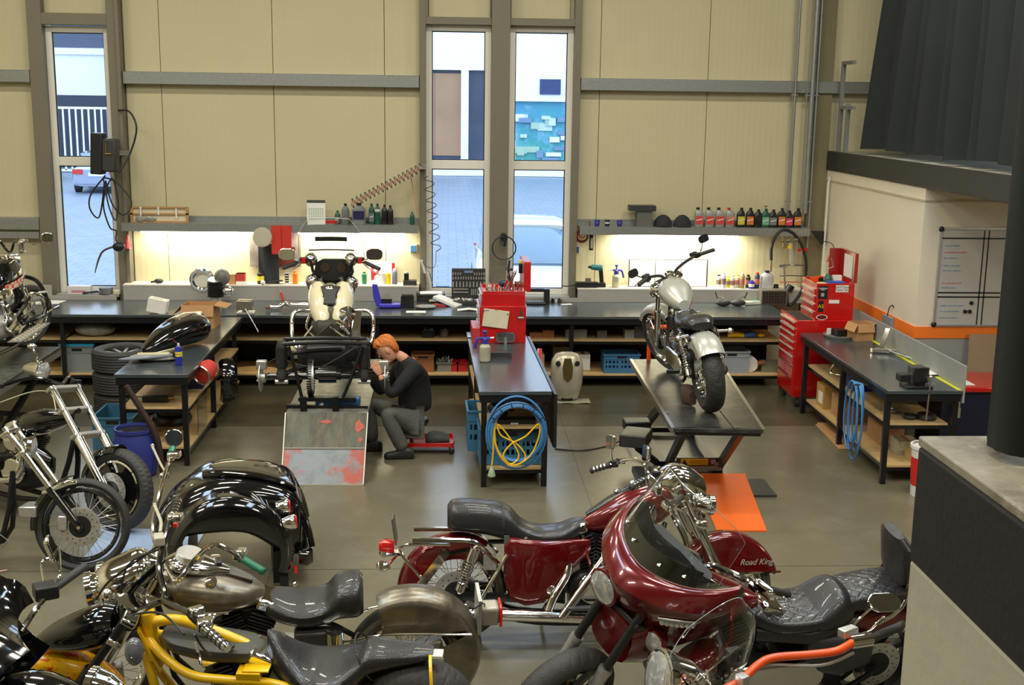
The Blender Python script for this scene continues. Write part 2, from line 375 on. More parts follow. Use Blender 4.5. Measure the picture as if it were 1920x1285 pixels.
# railing on the mezzanine behind the curtain
rr = E('handrail', (XO+.06, 0, 2.86), label='grey galvanised guard rail at the mezzanine edge beside the curtain', cat='railing')
for y in (15.3, 15.02): MB().bb(-.025, .025, y-.02, y+.02, 0, 1.12 if y > 15.1 else .6).build('post', galv, rr)
for z in (.55, 1.1): MB().bb(-.022, .022, 14.9 if z > 1 else 14.8, 15.32, z-.022, z+.022).build('rail', galv, rr)
# dark curtain above the office
def curtain(name, pts, z0, z1, amp, pitch, label, m, seed=1, th=.006, sl=0):
    """pts: floor-plan path; folds swing across the path"""
    P = [V((x, y, 0)) for x, y in pts]; L_ = sum((P[i+1]-P[i]).length for i in range(len(P)-1)); n = int(L_/pitch*9); rows = []
    rg = random.Random(seed); ph = [rg.uniform(0, 6.28) for _ in range(6)]
    def at(s):
        for i in range(len(P)-1):
            d = (P[i+1]-P[i]).length
            if s <= d or i == len(P)-2: t = (P[i+1]-P[i])/d; return P[i]+t*s, V((-t.y, t.x, 0))
            s -= d
    for j in range(15):
        z = z0+(z1-z0)*j/14; row = []; k = 1-.35*j/14
        for i in range(n+1):
            s = L_*i/n; p, nn = at(s); u = s/pitch*2*pi
            a = amp*k*(sin(u+.9*sin(u*.23+ph[0])+.35*sin(z*.9+ph[1]+s))+.45*sin(u*.47+ph[2]+.25*z)+.25*sin(u*1.9+ph[3]))
            q = p+nn*a; row.append((q.x, q.y-sl*(z-z0)*max(0, 1-s/3), z+.012*sin(u*.3+ph[4])*(1-j/14)))
        rows.append(row)
    return tag(MB().sheet(rows, th).build(name, m), label, 'curtain')
curt = mat('dark_curtain_cloth', srgb(34, 40, 39), .8, 0, .12, 3)
curtain('stage_curtain', [(5.2, 14.95), (5.14, 12), (5.06, 7.5)], 2.93, 7.2, .10, .42, 'long dark green-black curtain hanging in folds above the cream office wall', curt, 3, sl=.25)
# near curtain and the near end of the mezzanine slab
nb = S(MB().bb(.915, 2.6, -.9, 2.22, 2.565, 2.80).build('trim_31', mat('near_black_fascia', srgb(20, 19, 17), .75, 0, .15, 9, .15, 60), bev=.008))
S(MB().bb(.915, 2.6, -.9, 2.22, 2.80, 2.82).build('trim_33', blotch('stained_slab', srgb(138, 132, 116), srgb(104, 97, 82), srgb(156, 150, 134), 5, .52, .1, .8), bev=.004))
S(MB().bb(.917, 2.6, -.9, 2.217, -0.0, 2.565).build('trim_32', concm, bev=.006))
curtain('hanging_curtain', [(1.03, 2.17), (.99, 2.10), (1.01, 2.05), (1.07, 2.02), (2.6, 2.02)], 2.826, 4.9, .014, .16, 'near black curtain hanging down onto the concrete slab edge', mat('black_curtain_cloth', srgb(22, 27, 27), .8, 0, .12, 3), 9, .008)
# whiteboard on the office front
wb = E('whiteboard', (5.52, YO-.002, 1.7), label='white planning board with black ruled lines on the office wall', cat='board')
MB().bb(-.42, 1.3, -.02, 0, -.5, .5).build('board', mat('whiteboard_face', srgb(196, 194, 186), .2, 0, .02, 5), wb)
MB().bb(-.44, 1.3, -.03, 0, .5, .52).bb(-.44, 1.3, -.03, 0, -.52, -.5).bb(-.44, -.42, -.03, 0, -.52, .52).build('frame', alu, wb)
MB().bb(-.42, .25, -.023, -.02, .40, .415).bb(-.42, .25, -.023, -.02, -.17, -.155).bb(-.42, .25, -.023, -.02, -.215, -.2).bb(.02, .032, -.023, -.02, -.5, .49).bb(.07, .082, -.023, -.02, -.5, .49).build('ruled_line', black, wb)
for x, z in ((-.05, -.27), (-.11, -.36), (-.06, -.36)): MB().cyl((x, -.02, z), (x, -.035, z), .02).build('magnet', black, wb)
for (x, z) in ((-.44, .5), (-.44, -.5)): MB().ell((x+.01, -.02, z), (.03, .02, .03)).build('corner_cap', black, wb)
inkr = mat('red_marker', srgb(200, 90, 90), .5); inkb = mat('blue_marker', srgb(110, 140, 165), .5)
q = random.Random(3)
for i, z in enumerate((.33, .26, .2, .12, .07, -.06, -.11, -.3, -.36, -.43)):
    mb = MB(); x = -.38
    while x < -.38+q.uniform(.12, .3):
        d = q.uniform(.008, .02); mb.bb(x, x+d, -.0215, -.02, z-.006, z+q.uniform(0, .008)); x += d+.006
    mb.build('writing', inkr if i in (1, 5) else inkb, wb)['kind'] = 'stuff'
# ================= outside the windows
ext = E('exterior', (0, 0, 0)); ext['kind'] = 'structure'
pav = mat('wet_paving', srgb(120, 134, 150), .45, 0, .12, 2)
bt = pav.node_tree; br = bt.nodes.new('ShaderNodeTexBrick'); br.inputs['Scale'].default_value = 1; br.inputs['Brick Width'].default_value = .42; br.inputs['Row Height'].default_value = .42; br.inputs['Mortar Size'].default_value = .012
br.inputs['Color1'].default_value = srgb(124, 140, 158)+(1,); br.inputs['Color2'].default_value = srgb(114, 130, 148)+(1,); br.inputs['Mortar'].default_value = srgb(94, 108, 124)+(1,)
tcc = bt.nodes.new('ShaderNodeTexCoord'); bt.links.new(tcc.outputs['Object'], br.inputs['Vector']); bt.links.new(br.outputs['Color'], bt.nodes['Principled BSDF'].inputs['Base Color'])
S(MB().bb(-60, 60, YB+.35, 120, -.3, -.02).build('paving', pav))
whitem = mat('white_render', srgb(236, 240, 244), .7); dk = mat('dark_glazing', srgb(72, 80, 96), .1, 0, .3, .6)
bld = E('garage_building', (0, 56, 0), label='white flat-roofed garage building across the yard', cat='building')
MB().bb(-14, 34, .3, 8, 0, 9.5).build('body', mat('far_dark_wall', srgb(110, 116, 128), .6), bld)
MB().bb(-14, 34, 0, .4, 4.75, 6.9).build('fascia', whitem, bld)
MB().bb(-14, 34, -.1, .5, 0, .5).build('plinth', whitem, bld)
for x, wd in ((.74, .34), (-2.2, .4), (-8, .5)): MB().bb(x-wd/2, x+wd/2, -.1, .4, .5, 4.75).build('post', whitem, bld)
MB().bb(-14, 2.6, .26, .3, .5, 4.75).build('glazing', dk, bld)
for i, (x0, x1, c) in enumerate([(-1.2, .9, srgb(150, 118, 96)), (-.6, .6, srgb(168, 132, 100))]): MB().bb(x0, x1, .2-.02*i, .26, .9, 4.6).build('door_leaf', mat('garage_interior_%d' % i, c, .6, 0, .2, .5), bld)
MB().bb(1.9, 9, .2, .3, .5, 3.4).build('shop_window', blotch('shop_glass', srgb(84, 150, 190), srgb(70, 160, 140), srgb(130, 180, 210), .5, .5, .2, .2), bld)
MB().bb(1.9, 9, -.02, .2, 3.4, 4.75).build('shop_sign', whitem, bld)
MB().bb(4.15, 5.1, -.1, .05, 3.72, 4.4).build('blind_window', mat('navy_pane', srgb(52, 66, 110), .3), bld)
q = random.Random(5)
for i in range(26):
    x = q.uniform(2.2, 5.2); z = q.uniform(.6, 2.6); MB().bb(x, x+q.uniform(.3, .8), .12-.004*i, .195, z, z+q.uniform(.15, .35)).build('poster', mat('poster_%d' % (i % 4), [srgb(190, 210, 220), srgb(220, 226, 230), srgb(110, 140, 170), srgb(160, 190, 170)][i % 4], .5), bld)
sh = E('shed_building', (-27, 60, 0), label='white corrugated building with fibre roof lean-to seen in the left window', cat='building')
MB().bb(-12, 12, 0, 6, 3.4, 5.6).build('wall', whitem, sh)
mb = MB()
for i in range(28): mb.bb(-6+i*.42, -5.8+i*.42, -.06, .02, 3.6, 5.2)
mb.build('corrugation', mat('corrugated_cladding', srgb(214, 222, 232), .6), sh)['kind'] = 'stuff'
MB().bb(-12, 12, 0, 6, 5.6, 8).build('upper_glazing', mat('upper_glass', srgb(64, 76, 100), .1), sh)
for x in (-2.5, 0.2, 2.9, -5.2): MB().bb(x, x+.3, -.1, 0, 5.6, 8).build('mullion', whitem, sh)
MB().bb(-12, 12, -.12, 0, 5.3, 5.6).build('sill_band', whitem, sh)
rows = [[(x*.18-6, -2.4+2.4*j/2, 3.0+.7*j/2+.05*sin(x*pi/2)) for x in range(70)] for j in range(3)]
MB().sheet(rows, .04).build('fibre_roof', mat('fibre_cement', srgb(150, 150, 132), .8, 0, .15, 3), sh)
MB().bb(-12, 12, 0, 6, 0, 3.4).build('dark_bay', mat('dark_bay', srgb(58, 66, 80), .7), sh)
ga = E('yard_gate', (-20, 55.5, 0), label='white barred steel gate in front of the shed', cat='gate')
for i in range(36): MB().bb(-5+i*.28, -4.93+i*.28, 0, .05, .1, 2.8).build('gate_bar', whitem, ga)
MB().bb(-5, 5, 0, .07, 2.8, 2.9).bb(-5, 5, 0, .07, .05, .15).build('rail', whitem, ga)
def car(px, y, col, label, rz, L=4.3, wd=1.75, h=1.42):
    c = E('car', (px, y, -.02), rz, label, 'car'); m = mat('car_paint_'+label.split()[0], col, .25, .2, .03, 3, coat=1)
    st = [(-L/2, 0, .55, wd*.42, .3, .3, 5), (-L/2+.15, 0, .6, wd*.48, .34, .38, 5), (-L*.3, 0, .62, wd/2, .34, .4, 5), (0, 0, .62, wd/2, .33, .4, 5), (L*.3, 0, .6, wd/2, .28, .38, 5), (L/2-.2, 0, .55, wd*.47, .18, .33, 4), (L/2, 0, .5, wd*.38, .1, .22, 3)]
    MB().body(st, 24).build('body', m, c)
    g = [(-L*.46, 0, .9, wd*.40, .04, .1, 4), (-L*.34, 0, .92, wd*.42, h-.97, .1, 4), (0, 0, .92, wd*.42, h-.92, .1, 4), (L*.1, 0, .92, wd*.42, h-1.0, .1, 4), (L*.27, 0, .88, wd*.42, .04, .1, 4)]
    MB().body(g, 24).build('cabin_glass', mat('car_glass', srgb(120, 150, 178), .08, 0, .05, 2), c)
    MB().body([(-L*.3, 0, h-.08, wd*.38, .06, .03, 4), (-.1, 0, h-.05, wd*.4, .07, .03, 4), (L*.09, 0, h-.1, wd*.38, .06, .03, 4)], 20).build('roof', m, c)
    for x in (-L*.3, L*.3):
        for s in (-1, 1): MB().cyl((x, s*wd/2, .31), (x, s*(wd/2-.2), .31), .31, n=20).build('wheel', rubber, c)
    for s in (-1, 1): MB().bb(-L/2-.02, -L/2+.05, s*.45, s*.8, .68, .86).build('tail_light', mat('tail_lens', srgb(200, 50, 50), .3), c)
    for s in (-1, 1): MB().bb(L/2-.15, L/2-.02, s*.4, s*.72, .5, .62).build('head_light', alu, c)
    MB().bb(-L/2-.06, -L/2+.1, -wd*.45, wd*.45, .35, .5).build('bumper', m, c); MB().bb(-L/2-.03, -L/2+.02, -.26, .26, .62, .74).build('licence_plate', paper, c)
    return c
p = G(176, 362); car(p.x-.1, 46, srgb(150, 160, 182), 'silver-blue saloon parked outside seen through the left window', R(96))
p = G(120, 330); car(p.x-.6, 50.5, srgb(34, 44, 70), 'navy car parked behind the silver-blue saloon outside', R(100))
car(1.28, 20.2, srgb(226, 236, 246), 'white car parked right outside the double window', R(-90), 4.2, 1.72, 1.5)
# ================= BENCHES
topm = mat('bench_laminate', srgb(62, 70, 73), .22, 0, .06, 4, spec=1.)
benchm = mat('bench_black', (.011, .011, .012), .32, .2, .2, 12)
def bench(name, label, x0, x1, y0, y1, legs, shelves, z=.9, th=.035, apron=.07, org=None, rz=0, cat='workbench', lw=.05):
    ox, oy = org or (x0, y0)
    r = E(name, (ox, oy, 0), rz, label, cat)
    a, b, c, d = x0-ox, x1-ox, y0-oy, y1-oy
    MB().bb(a, b, c, d, z-th, z).build('worktop', topm, r, bev=.004)
    MB().bb(a+.01, b-.01, c+.01, c+.05, z-th-apron, z-th).bb(a+.01, b-.01, d-.05, d-.01, z-th-apron, z-th).bb(a+.01, a+.05, c+.05, d-.05, z-th-apron, z-th).bb(b-.05, b-.01, c+.05, d-.05, z-th-apron, z-th).build('apron_frame', benchm, r, bev=.003)
    for lx, ly in legs: MB().bb(lx-ox-lw/2, lx-ox+lw/2, ly-oy-lw/2, ly-oy+lw/2, 0, z-th-.001).build('leg', benchm, r, bev=.003)
    for s_ in shelves:
        sx0, sx1, sy0, sy1, sz = s_[:5]
        MB().bb(sx0-ox, sx1-ox, sy0-oy, sy1-oy, sz-.018, sz).build('shelf', plywood, r)
        MB().bb(sx0-ox, sx0-ox+.03, sy0-oy, sy1-oy, sz-.055, sz-.018).bb(sx1-ox-.03, sx1-ox, sy0-oy, sy1-oy, sz-.055, sz-.018).bb(sx0-ox+.03, sx1-ox-.03, sy0-oy+.005, sy0-oy+.035, sz-.055, sz-.018).bb(sx0-ox+.03, sx1-ox-.03, sy1-oy-.035, sy1-oy-.005, sz-.055, sz-.018).build('shelf_rail', benchm, r)
    return r
lx = [-6.6, -4.57, -2.66, -.85, .36, 1.5, 3.0, 4.12]
sh_ = []
for a, b in zip(lx[:-1], lx[1:]):
    for z in (.16, .59): sh_.append((a+.026, b-.026, 14.36, 15.1, z))
bb_ = bench('long_workbench', 'long black-topped workbench running along the whole back wall under the windows', -6.7, 4.16, 14.25, 15.3, [(x, y) for x in lx for y in (14.32, 15.2)], sh_)
MB().bb(-6.7, 5-.85, .98, 1.0, 0, .86).build('back_panel', mat('bench_back_black', (.012, .012, .013), .6), bb_).location = (6.7-0.0, .0, 0)
for o in bb_.children:
    if o.name.startswith('back_panel'): o.location = (6.7, 0, 0)
gl = mat('grey_laminate', srgb(160, 157, 150), .5, 0, .04, 5)
def ledge(lab, x0, x1, zt=1.10):
    r = E('back_ledge', (x0, 15.3, .9), label=lab, cat='ledge')
    MB().bb(0, x1-x0, .0, .02, 0.001, zt-.9-.018).build('front_board', gl, r)
    MB().bb(0, x1-x0, -.005, YB-15.3-.001, zt-.9-.018, zt-.9).build('top_board', mat('pale_ledge_top', srgb(206, 200, 186), .5), r)
ledge('grey and cream boxed ledge behind the workbench left of the double window', -4.1, -.37)
ledge('grey and cream boxed ledge behind the workbench right of the double window', 1.67, 4.62, 1.08)
S(MB().bb(-5.9, -4.19, 15.3, 15.32, .901, .955).bb(-5.9, -4.99, 15.3, 15.32, .955, 1.09).bb(-.37, 1.67, 15.3, 15.32, .901, .955).build('trim_40', gl))
# wall shelves with tube lamps below
tubem = mat('fluorescent_tube', (1, 1, 1), .5, emit=(1, .96, .84), es=14)
def wshelf(lab, x0, x1, tubes):
    r = E('wall_shelf', (x0, YB, 1.875), label=lab, cat='shelf')
    MB().bb(0, x1-x0, -.3, -.001, -.006, 0).bb(0, x1-x0, -.3, -.294, -.10, -.006).bb(0, x1-x0, -.012, -.001, 0, .07).build('shelf_plate', galv, r)
    for k in (.1, (x1-x0)/2, x1-x0-.1): MB().bb(k-.01, k+.01, -.28, -.001, -.07, -.007).build('bracket', galv, r)
    for a, b in tubes:
        t = E('tube_lamp', ((a+b)/2, 15.40, 1.755), label='lit fluorescent tube under the wall shelf, %s' % {-3.87: 'leftmost of four', -1.9: 'behind the clear windscreen', 2.2: 'third from the left', 3.0: 'rightmost of four'}[a], cat='lamp')
        MB().bb(-(b-a)/2-.03, (b-a)/2+.03, -.03, .03, .02, .076).build('housing', white, t)
        MB().cyl((-(b-a)/2, -.005, 0), ((b-a)/2, -.005, 0), .014).build('tube', tubem, t)
wshelf('galvanised wall shelf left of the double window with oil bottles on it', -4.08, -.38, [(-3.87, -2.45), (-1.9, -.55)])
wshelf('galvanised wall shelf right of the double window lined with oil bottles', 1.68, 4.66, [(2.2, 2.98), (3.0, 3.75)])
# left bench
bench('workbench', 'black-topped workbench with plywood shelves carrying a black fuel tank and open carton', -3.1, -2.42, 11.1, 14.12,
      [(-3.05, 11.16), (-2.47, 11.16), (-2.47, 12.5), (-3.05, 12.5), (-2.5, 14.0), (-3.05, 14.0)], [(-3.07, -2.45, 11.19, 13.97, .56), (-3.07, -2.45, 11.19, 13.97, .17)])
# centre bench, turned a touch
bench('workbench', 'narrow black-topped workbench in the middle with a red tool chest and coiled hose', 0, .655, 0, 2.8,
      [(.05, .05), (.6, .05), (.05, 2.7), (.6, 2.7), (.05, 1.4), (.6, 1.4)], [(.03, .62, .08, 2.7, .55), (.03, .62, .08, 2.7, .165)], org=(0, 0), rz=R(1.5))
cb = bpy.data.objects['workbench.001']; cb.location = (.278, 10.43, 0)
MB().bb(-.0, .03, -2.7, 0, -.5, .0).build('side_panel', black, cb).location = (.68, 2.75, .86)
def CBp(x, y, z): return cb.location + Matrix.Rotation(R(1.5), 3, 'Z') @ V((x, y, z))
# right bench
bench('workbench', 'long black-topped workbench by the cream office wall with a vise at its near end', 4.0, 4.7, 10.48, 13.26,
      [(4.03, 10.53), (4.03, 11.8), (4.03, 13.1), (4.66, 10.53), (4.66, 13.1)], [(4.06, 4.62, 10.56, 13.1, .57), (4.06, 4.62, 10.56, 13.1, .165)])
o = bpy.data.objects['workbench.002']
MB().bb(.705, .723, 0, 2.9, .78, 1.13).build('back_board', mat('grey_backboard', srgb(150, 150, 146), .5), o, bev=.003)
MB().bb(.66, .70, .02, 2.7, .9, .902).build('yellow_rule', mat('yellow_tape', srgb(206, 208, 40), .5), o)
# left lift table with bike on (only its right end in view) and its legs
lt = E('lift_table', (-4.52, 12.86, 0), label='grey motorcycle lift table at the left edge under the black bike', cat='lift')
MB().bb(-.38, .38, -2.6, 0, .76, .80).build('platform', blotch('worn_lift_plate', srgb(84, 84, 76), srgb(66, 66, 60), srgb(110, 110, 100), 3, rough=.35, metal=.2), lt, bev=.004)
MB().bb(.34, .38, -2.6, 0, .70, .76).build('edge_rail', alu, lt); MB().bb(-.38, .34, -.04, 0, .70, .76).build('edge_rail', alu, lt)
for x in (.28, -.3):
    MB().bar((x, -2.3, .05), (x, -.1, .70), .05).build('scissor_arm', benchm, lt); MB().bar((x-.06, -.1, .05), (x-.06, -2.3, .70), .05).build('scissor_arm', benchm, lt)
    MB().bb(x-.04, x+.04, -2.4, -.02, .0, .05).build('base_rail', benchm, lt)
for y in (-2.3, -.1): MB().bb(-.36, .34, y-.03, y+.03, .70, .76).build('cross_beam', benchm, lt)
# ================= TOOL CHESTS
handm = mat('chest_handle', srgb(206, 200, 192), .3, .3)
def drawers(par, x, y0, y1, zs, xf, dirx=-1, m=red, hm=None):
    """drawer fronts on a face x=const, stacked between z levels"""
    for a, b in zs:
        d = MB().bb(x+dirx*.0, x+dirx*.012, y0, y1, a+.004, b-.004).build('drawer', m, par, bev=.002)
        MB().bb(x+dirx*.012, x+dirx*.024, y0+.02, y1-.02, b-.022, b-.006).build('handle', hm or handm, d)
tc = E('tool_chest', CBp(.13, 2.17, .9), R(1.5), label='red two-tier tool chest with raised lid on the middle workbench', cat='tool chest')
MB().bb(.0, .48, .0, .6, 0, .40).build('lower_case', red, tc, bev=.004)
MB().bb(.02, .47, .03, .58, .40, .53).bb(.02, .035, .03, .58, .53, .555).bb(.455, .47, .03, .58, .53, .555).bb(.035, .455, .03, .045, .53, .555).bb(.035, .455, .565, .58, .53, .555).build('upper_case', red, tc, bev=.003)
drawers(tc, 0, .02, .58, [(.03, .10), (.11, .18), (.19, .26), (.27, .33), (.34, .395)], 0); drawers(tc, .02, .06, .55, [(.41, .46), (.465, .525)], 0)
MB().bb(-.09, 0, .02, .5, .0, .16).build('side_tray', mat('tray_red', srgb(190, 60, 66), .35), tc, bev=.004)
lid = MB().bb(.455, .53, .05, .57, .555, .87).build('lid', red, tc, bev=.004)
lb = E('sign_plate', CBp(.16, 2.155, 1.08), label='cream metal plate fixed askew to the end of the red tool chest', cat='plate')
MB().box((.125, 0, .09), (.27, .008, .19), rot=Matrix.Rotation(R(7), 3, 'Y')).build('plate', mat('cream_plate', srgb(224, 214, 184), .4, 0, .05, 9), lb, bev=.002)
for x, z in ((.0, .17), (.25, .14), (.13, .19)): MB().cyl((x, -.004, z), (x, -.012, z), .006).build('screw', black, lb)
mb = MB(); 
for i in range(3): mb.bb(.015+i*.013, .022+i*.013, -.0055, -.0045, .175-i*.002, .188-i*.002)
mb.build('lettering', black, lb)
mi = E('mirror', CBp(.39, 2.14, .975), label='rectangular chrome mirror leaning on the end of the red tool chest', cat='mirror')
def rrect(hw, hh, r, n=5):
    out = []
    for cx_, cy_, a in ((hw-r, hh-r, 0), (-hw+r, hh-r, 90), (-hw+r, -hh+r, 180), (hw-r, -hh+r, 270)):
        for k in range(n+1): t = R(a+90*k/n); out.append((cx_+r*cos(t), cy_+r*sin(t)))
    return out
MB().prism(rrect(.10, .055, .035), lambda u, v, h: (u, h, v), 0, -.025).build('rim', chrome, mi); MB().prism(rrect(.088, .044, .03), lambda u, v, h: (u, h, v), -.025, -.027).build('mirror_glass', mat('mirror_glass', (.5, .5, .48), .03, 1), mi)
MB().bb(-.015, .015, -.035, -.028, -.075, .0).build('stem', galv, mi)
MB().torus((.425, -.003, .28), (0, 1, 0), .034, .004, 20, 6).box((.425, -.004, .28), (.08, .004, .022)).prism([(-.02, 0), (.02, 0), (0, .075)], lambda u, v, h: (.425+u, h, .315+v), -.004, 0).build('emblem', mat('emblem_grey', srgb(96, 70, 60), .4, .3), tc); MB().box((.425, -.007, .28), (.06, .002, .012)).build('emblem_bar', paper, tc)
q = random.Random(11)
for i in range(26):
    x = q.uniform(.06, .42); y = q.uniform(.08, .5); a = q.uniform(-.6, .6)
    b_ = MB().cyl((x, y, .50), (x+a*.06, y+.02, .50+q.uniform(.06, .11)), .011, n=8).cyl((x, y, .49), (x, y, .52), .014, n=8).build('socket', chrome if i % 3 else alu, tc); 
    b_['kind'] = 'thing'
def tool(name, lab, cat, mbs, loc, rz=0, group=None, rot=None):
    o = E(name, loc, rz, lab, cat, group, rot)
    for nm, mb, m in mbs: mb.build(nm, m, o)
    return o
tool('spray_can', 'yellow-topped spray can standing on the lid of the middle tool chest', 'can', [('body', MB().lathe([(.02, 0), (.022, .005), (.022, .1), (.012, .112)]), black), ('cap', MB().lathe([(.018, .11), (.018, .14), (.004, .145)]), yellow)], CBp(.56, 2.35, 1.63))
tool('pistol_grip_tool', 'dark blue tool standing in the open middle tool chest', 'tool', [('shaft', MB().tube([(0, 0, 0), (0, 0, .12), (-.01, 0, .2), (0, 0, .30)], .012), mat('navy_metal', srgb(30, 34, 70), .4)), ('cross_bar', MB().cyl((-.04, 0, .2), (.04, 0, .2), .014), black), ('head', MB().ell((-.06, -.03, .05), (.06, .045, .04)), mat('navy_metal', (0, 0, 0)))], CBp(.45, 2.5, 1.45))
q = random.Random(2)
for i in range(7):
    a = q.uniform(-.5, .5)
    tool('pliers', 'steel and red-handled hand tool leaning against the middle tool chest lid', 'hand tool', [('jaw', MB().cyl((0, 0, .1), (.0+a*.05, 0, .2), .009, .005, 8), chrome), ('handle', MB().cyl((-.015, 0, 0), (0, 0, .1), .007, n=8).cyl((.015, 0, 0), (0, 0, .1), .007, n=8), red if i % 2 else galv)], CBp(.40+.03*(i % 3), 2.25+.04*i, 1.462), group='hand tools against the chest lid', rot=(0, R(14+10*a), R(30*a)))
# right: roller cabinet and chest, faces turned to the left
rc = E('roller_cabinet', (3.97, 13.32, .0), label='tall red roller cabinet on castors at the end of the right workbench', cat='tool cabinet')
MB().bb(0, .64, .0, .66, .13, 1.03).build('case', red, rc, bev=.004)
zs = [(.16, .36), (.36, .50), (.50, .61), (.61, .70), (.70, .78), (.78, .86), (.86, .93), (.94, 1.01)]
drawers(rc, 0, .03, .63, zs[2:], 0); drawers(rc, 0, .03, .63, zs[:2], 0, hm=mat('worn_handle', srgb(120, 60, 56), .4))
MB().bb(.02, .20, .04, .62, 1.03, 1.034).build('rubber_mat', rubber, rc)
MB().bb(.0, .01, .0, .66, 1.03, 1.045).build('lip', red, rc)
for x in (.07, .57):
    for y in (.07, .6):
        MB().cyl((x-.02, y, .06), (x+.02, y, .06), .055, n=14).build('castor', rubber, rc); MB().bb(x-.03, x+.03, y-.03, y+.03, .1, .13).build('castor_fork', galv, rc)
uc = E('tool_chest', (4.19, 13.37, 1.031), label='red tool chest with open lid and stickers standing on the red roller cabinet', cat='tool chest')
MB().bb(0, .44, .0, .56, 0, .37).bb(0, .012, .0, .56, .37, .42).bb(.428, .44, .0, .56, .37, .42).bb(.012, .428, .0, .012, .37, .42).bb(.012, .428, .548, .56, .37, .42).build('case', red, uc, bev=.004)
drawers(uc, 0, .03, .53, [(.02, .09), (.10, .18), (.19, .27), (.28, .35)], 0)
MB().bb(.43, .47, .02, .56, .42, .76).bb(.30, .43, .55, .562, .42, .76).build('lid', mat('lid_red', srgb(150, 26, 24), .3, coat=.5), uc, bev=.004)
MB().bb(.424, .4305, .10, .38, .46, .72).build('paper_note', paper, uc); MB().bar((.42, .08, .42), (.35, .02, .35), .012).build('stay', galv, uc)
def sticker(par, x0, x1, z0, z1, m, txt=None, tm=None, sz=.03, y=-.0015, **k):
    MB().bb(x0, x1, y, 0, z0, z1).build('sticker', m, par)
    if txt: text(txt, sz, tm, 'sticker_text', par, ((x0+x1)/2, y-.001, (z0+z1)/2), (R(90), 0, 0), .0004, **k)
sticker(uc, .02, .13, .24, .39, black); MB().bb(.028, .122, -.003, -.0015, .355, .37).bb(.05, .095, -.003, -.0015, .34, .35).bb(.055, .09, -.003, -.0015, .27, .31).build('print', mat('grey_print2', srgb(170, 168, 160), .5), uc)
sticker(uc, .22, .37, .32, .40, paper); text('DAYTONA', .034, black, 'sticker_text', uc, (.295, -.003, .375), (R(90), 0, 0), .0004); text('TWIN TEC', .034, black, 'sticker_text', uc, (.295, -.003, .342), (R(90), 0, 0), .0004)
sticker(uc, .03, .09, .09, .22, black, 'AS', yellow, .06); sticker(uc, .14, .28, .10, .22, red); MB().bb(.15, .27, -.004, 0, .19, .23).build('sticker', paper, uc)
MB().prism([(.05*cos(t*pi/12), .025*sin(t*pi/12)) for t in range(24)], lambda u, v, h: (.08+u*1.3, h, .03+v*1.2), 0, -.002).build('sticker', paper, uc)
MB().prism([(.05*cos(t*pi/12), .025*sin(t*pi/12)) for t in range(24)], lambda u, v, h: (.08+u*1.1, h, .03+v*.95), -.002, -.003).build('sticker', black, uc); text('Buell', .035, red, 'sticker_text', uc, (.08, -.004, .03), (R(90), 0, 0), .0004, shear=.3)
ZT = 1.031+.372
tool('tape_roll', 'cream roll of masking tape on the right red tool chest', 'tape', [('roll', MB().torus((0, 0, .02), (0, 0, 1), .055, .016, 24, 8, rz=.022), mat('cream_tape', srgb(214, 204, 170), .6))], (4.27, 13.47, ZT+.001))
tool('plastic_case', 'bright blue plastic case lying on the right red tool chest', 'case', [('case', MB().bb(-.08, .1, -.07, .05, 0, .06), mat('bright_blue', srgb(40, 96, 200), .35))], (4.42, 13.47, ZT+.001))
tool('oil_can', 'small green pump oil can with a thin spout on the right tool chest', 'oil can', [('body', MB().lathe([(.045, 0), (.05, .01), (.05, .07), (.03, .1), (.015, .12)]), mat('green_can', srgb(34, 92, 70), .3)), ('spout', MB().tube([(0, 0, .11), (-.0, .01, .18), (.06, .02, .2), (0.03, .02, .30)], .004), steel)], (4.40, 13.64, ZT+.001))
tool('box_of_bits', 'pale small carton beside the green oil can', 'box', [('carton', MB().bb(-.05, .05, -.03, .03, 0, .1), paper)], (4.51, 13.66, ZT+.001))
tool('orange_torch', 'orange angled tool at the far end of the right tool chest', 'tool', [('body', MB().bar((0, 0, .02), (.14, 0, .05), .04, .05), orangep), ('wheel', MB().cyl((.12, -.03, .03), (.12, .03, .03), .03), black)], (4.24, 13.80, ZT+.001))
# ================= MOTORCYCLE KIT (x forward, y left, z up, origin on the ground under the rear axle)
whitewall = mat('faded_whitewall', srgb(92, 90, 74), .6)
finm = mat('engine_fin_black', (.02, .02, .02), .35, .3, .2, 15)
rimb = mat('black_rim', (.02, .02, .02), .2, .3)
redlens = mat('red_lens', srgb(214, 20, 18), .15, coat=1)
amber = mat('amber_lens', srgb(240, 120, 40), .2, coat=1)
lensm = mat('headlight_lens', (.75, .77, .78), .08, .6, .2, 60)
class Bike:
    def __init__(s, name, label, loc, rz, lean=0, steer=0, head=(1.28, 0, .95), rake=27, cat='motorcycle', group=None):
        s.o = E(name, loc, rz, label, cat, group, rot=(R(-lean), 0, rz))
        s.M = Matrix.Translation(V(loc)) @ Matrix.Rotation(rz, 4, 'Z') @ Matrix.Rotation(R(-lean), 4, 'X'); s.I = s.M.inverted()
        ax = V((-sin(R(rake)), 0, cos(R(rake)))); T = Matrix.Translation(V(head)); s.S = T @ Matrix.Rotation(R(steer), 4, ax) @ T.inverted()
        s.rake = R(rake)
    def B(s): return MB()
    def F(s): m = MB(); m.X = s.S; return m
    def Wd(s): m = MB(); m.X = s.I; return m
    def loc(s, p): return s.I @ V(p)
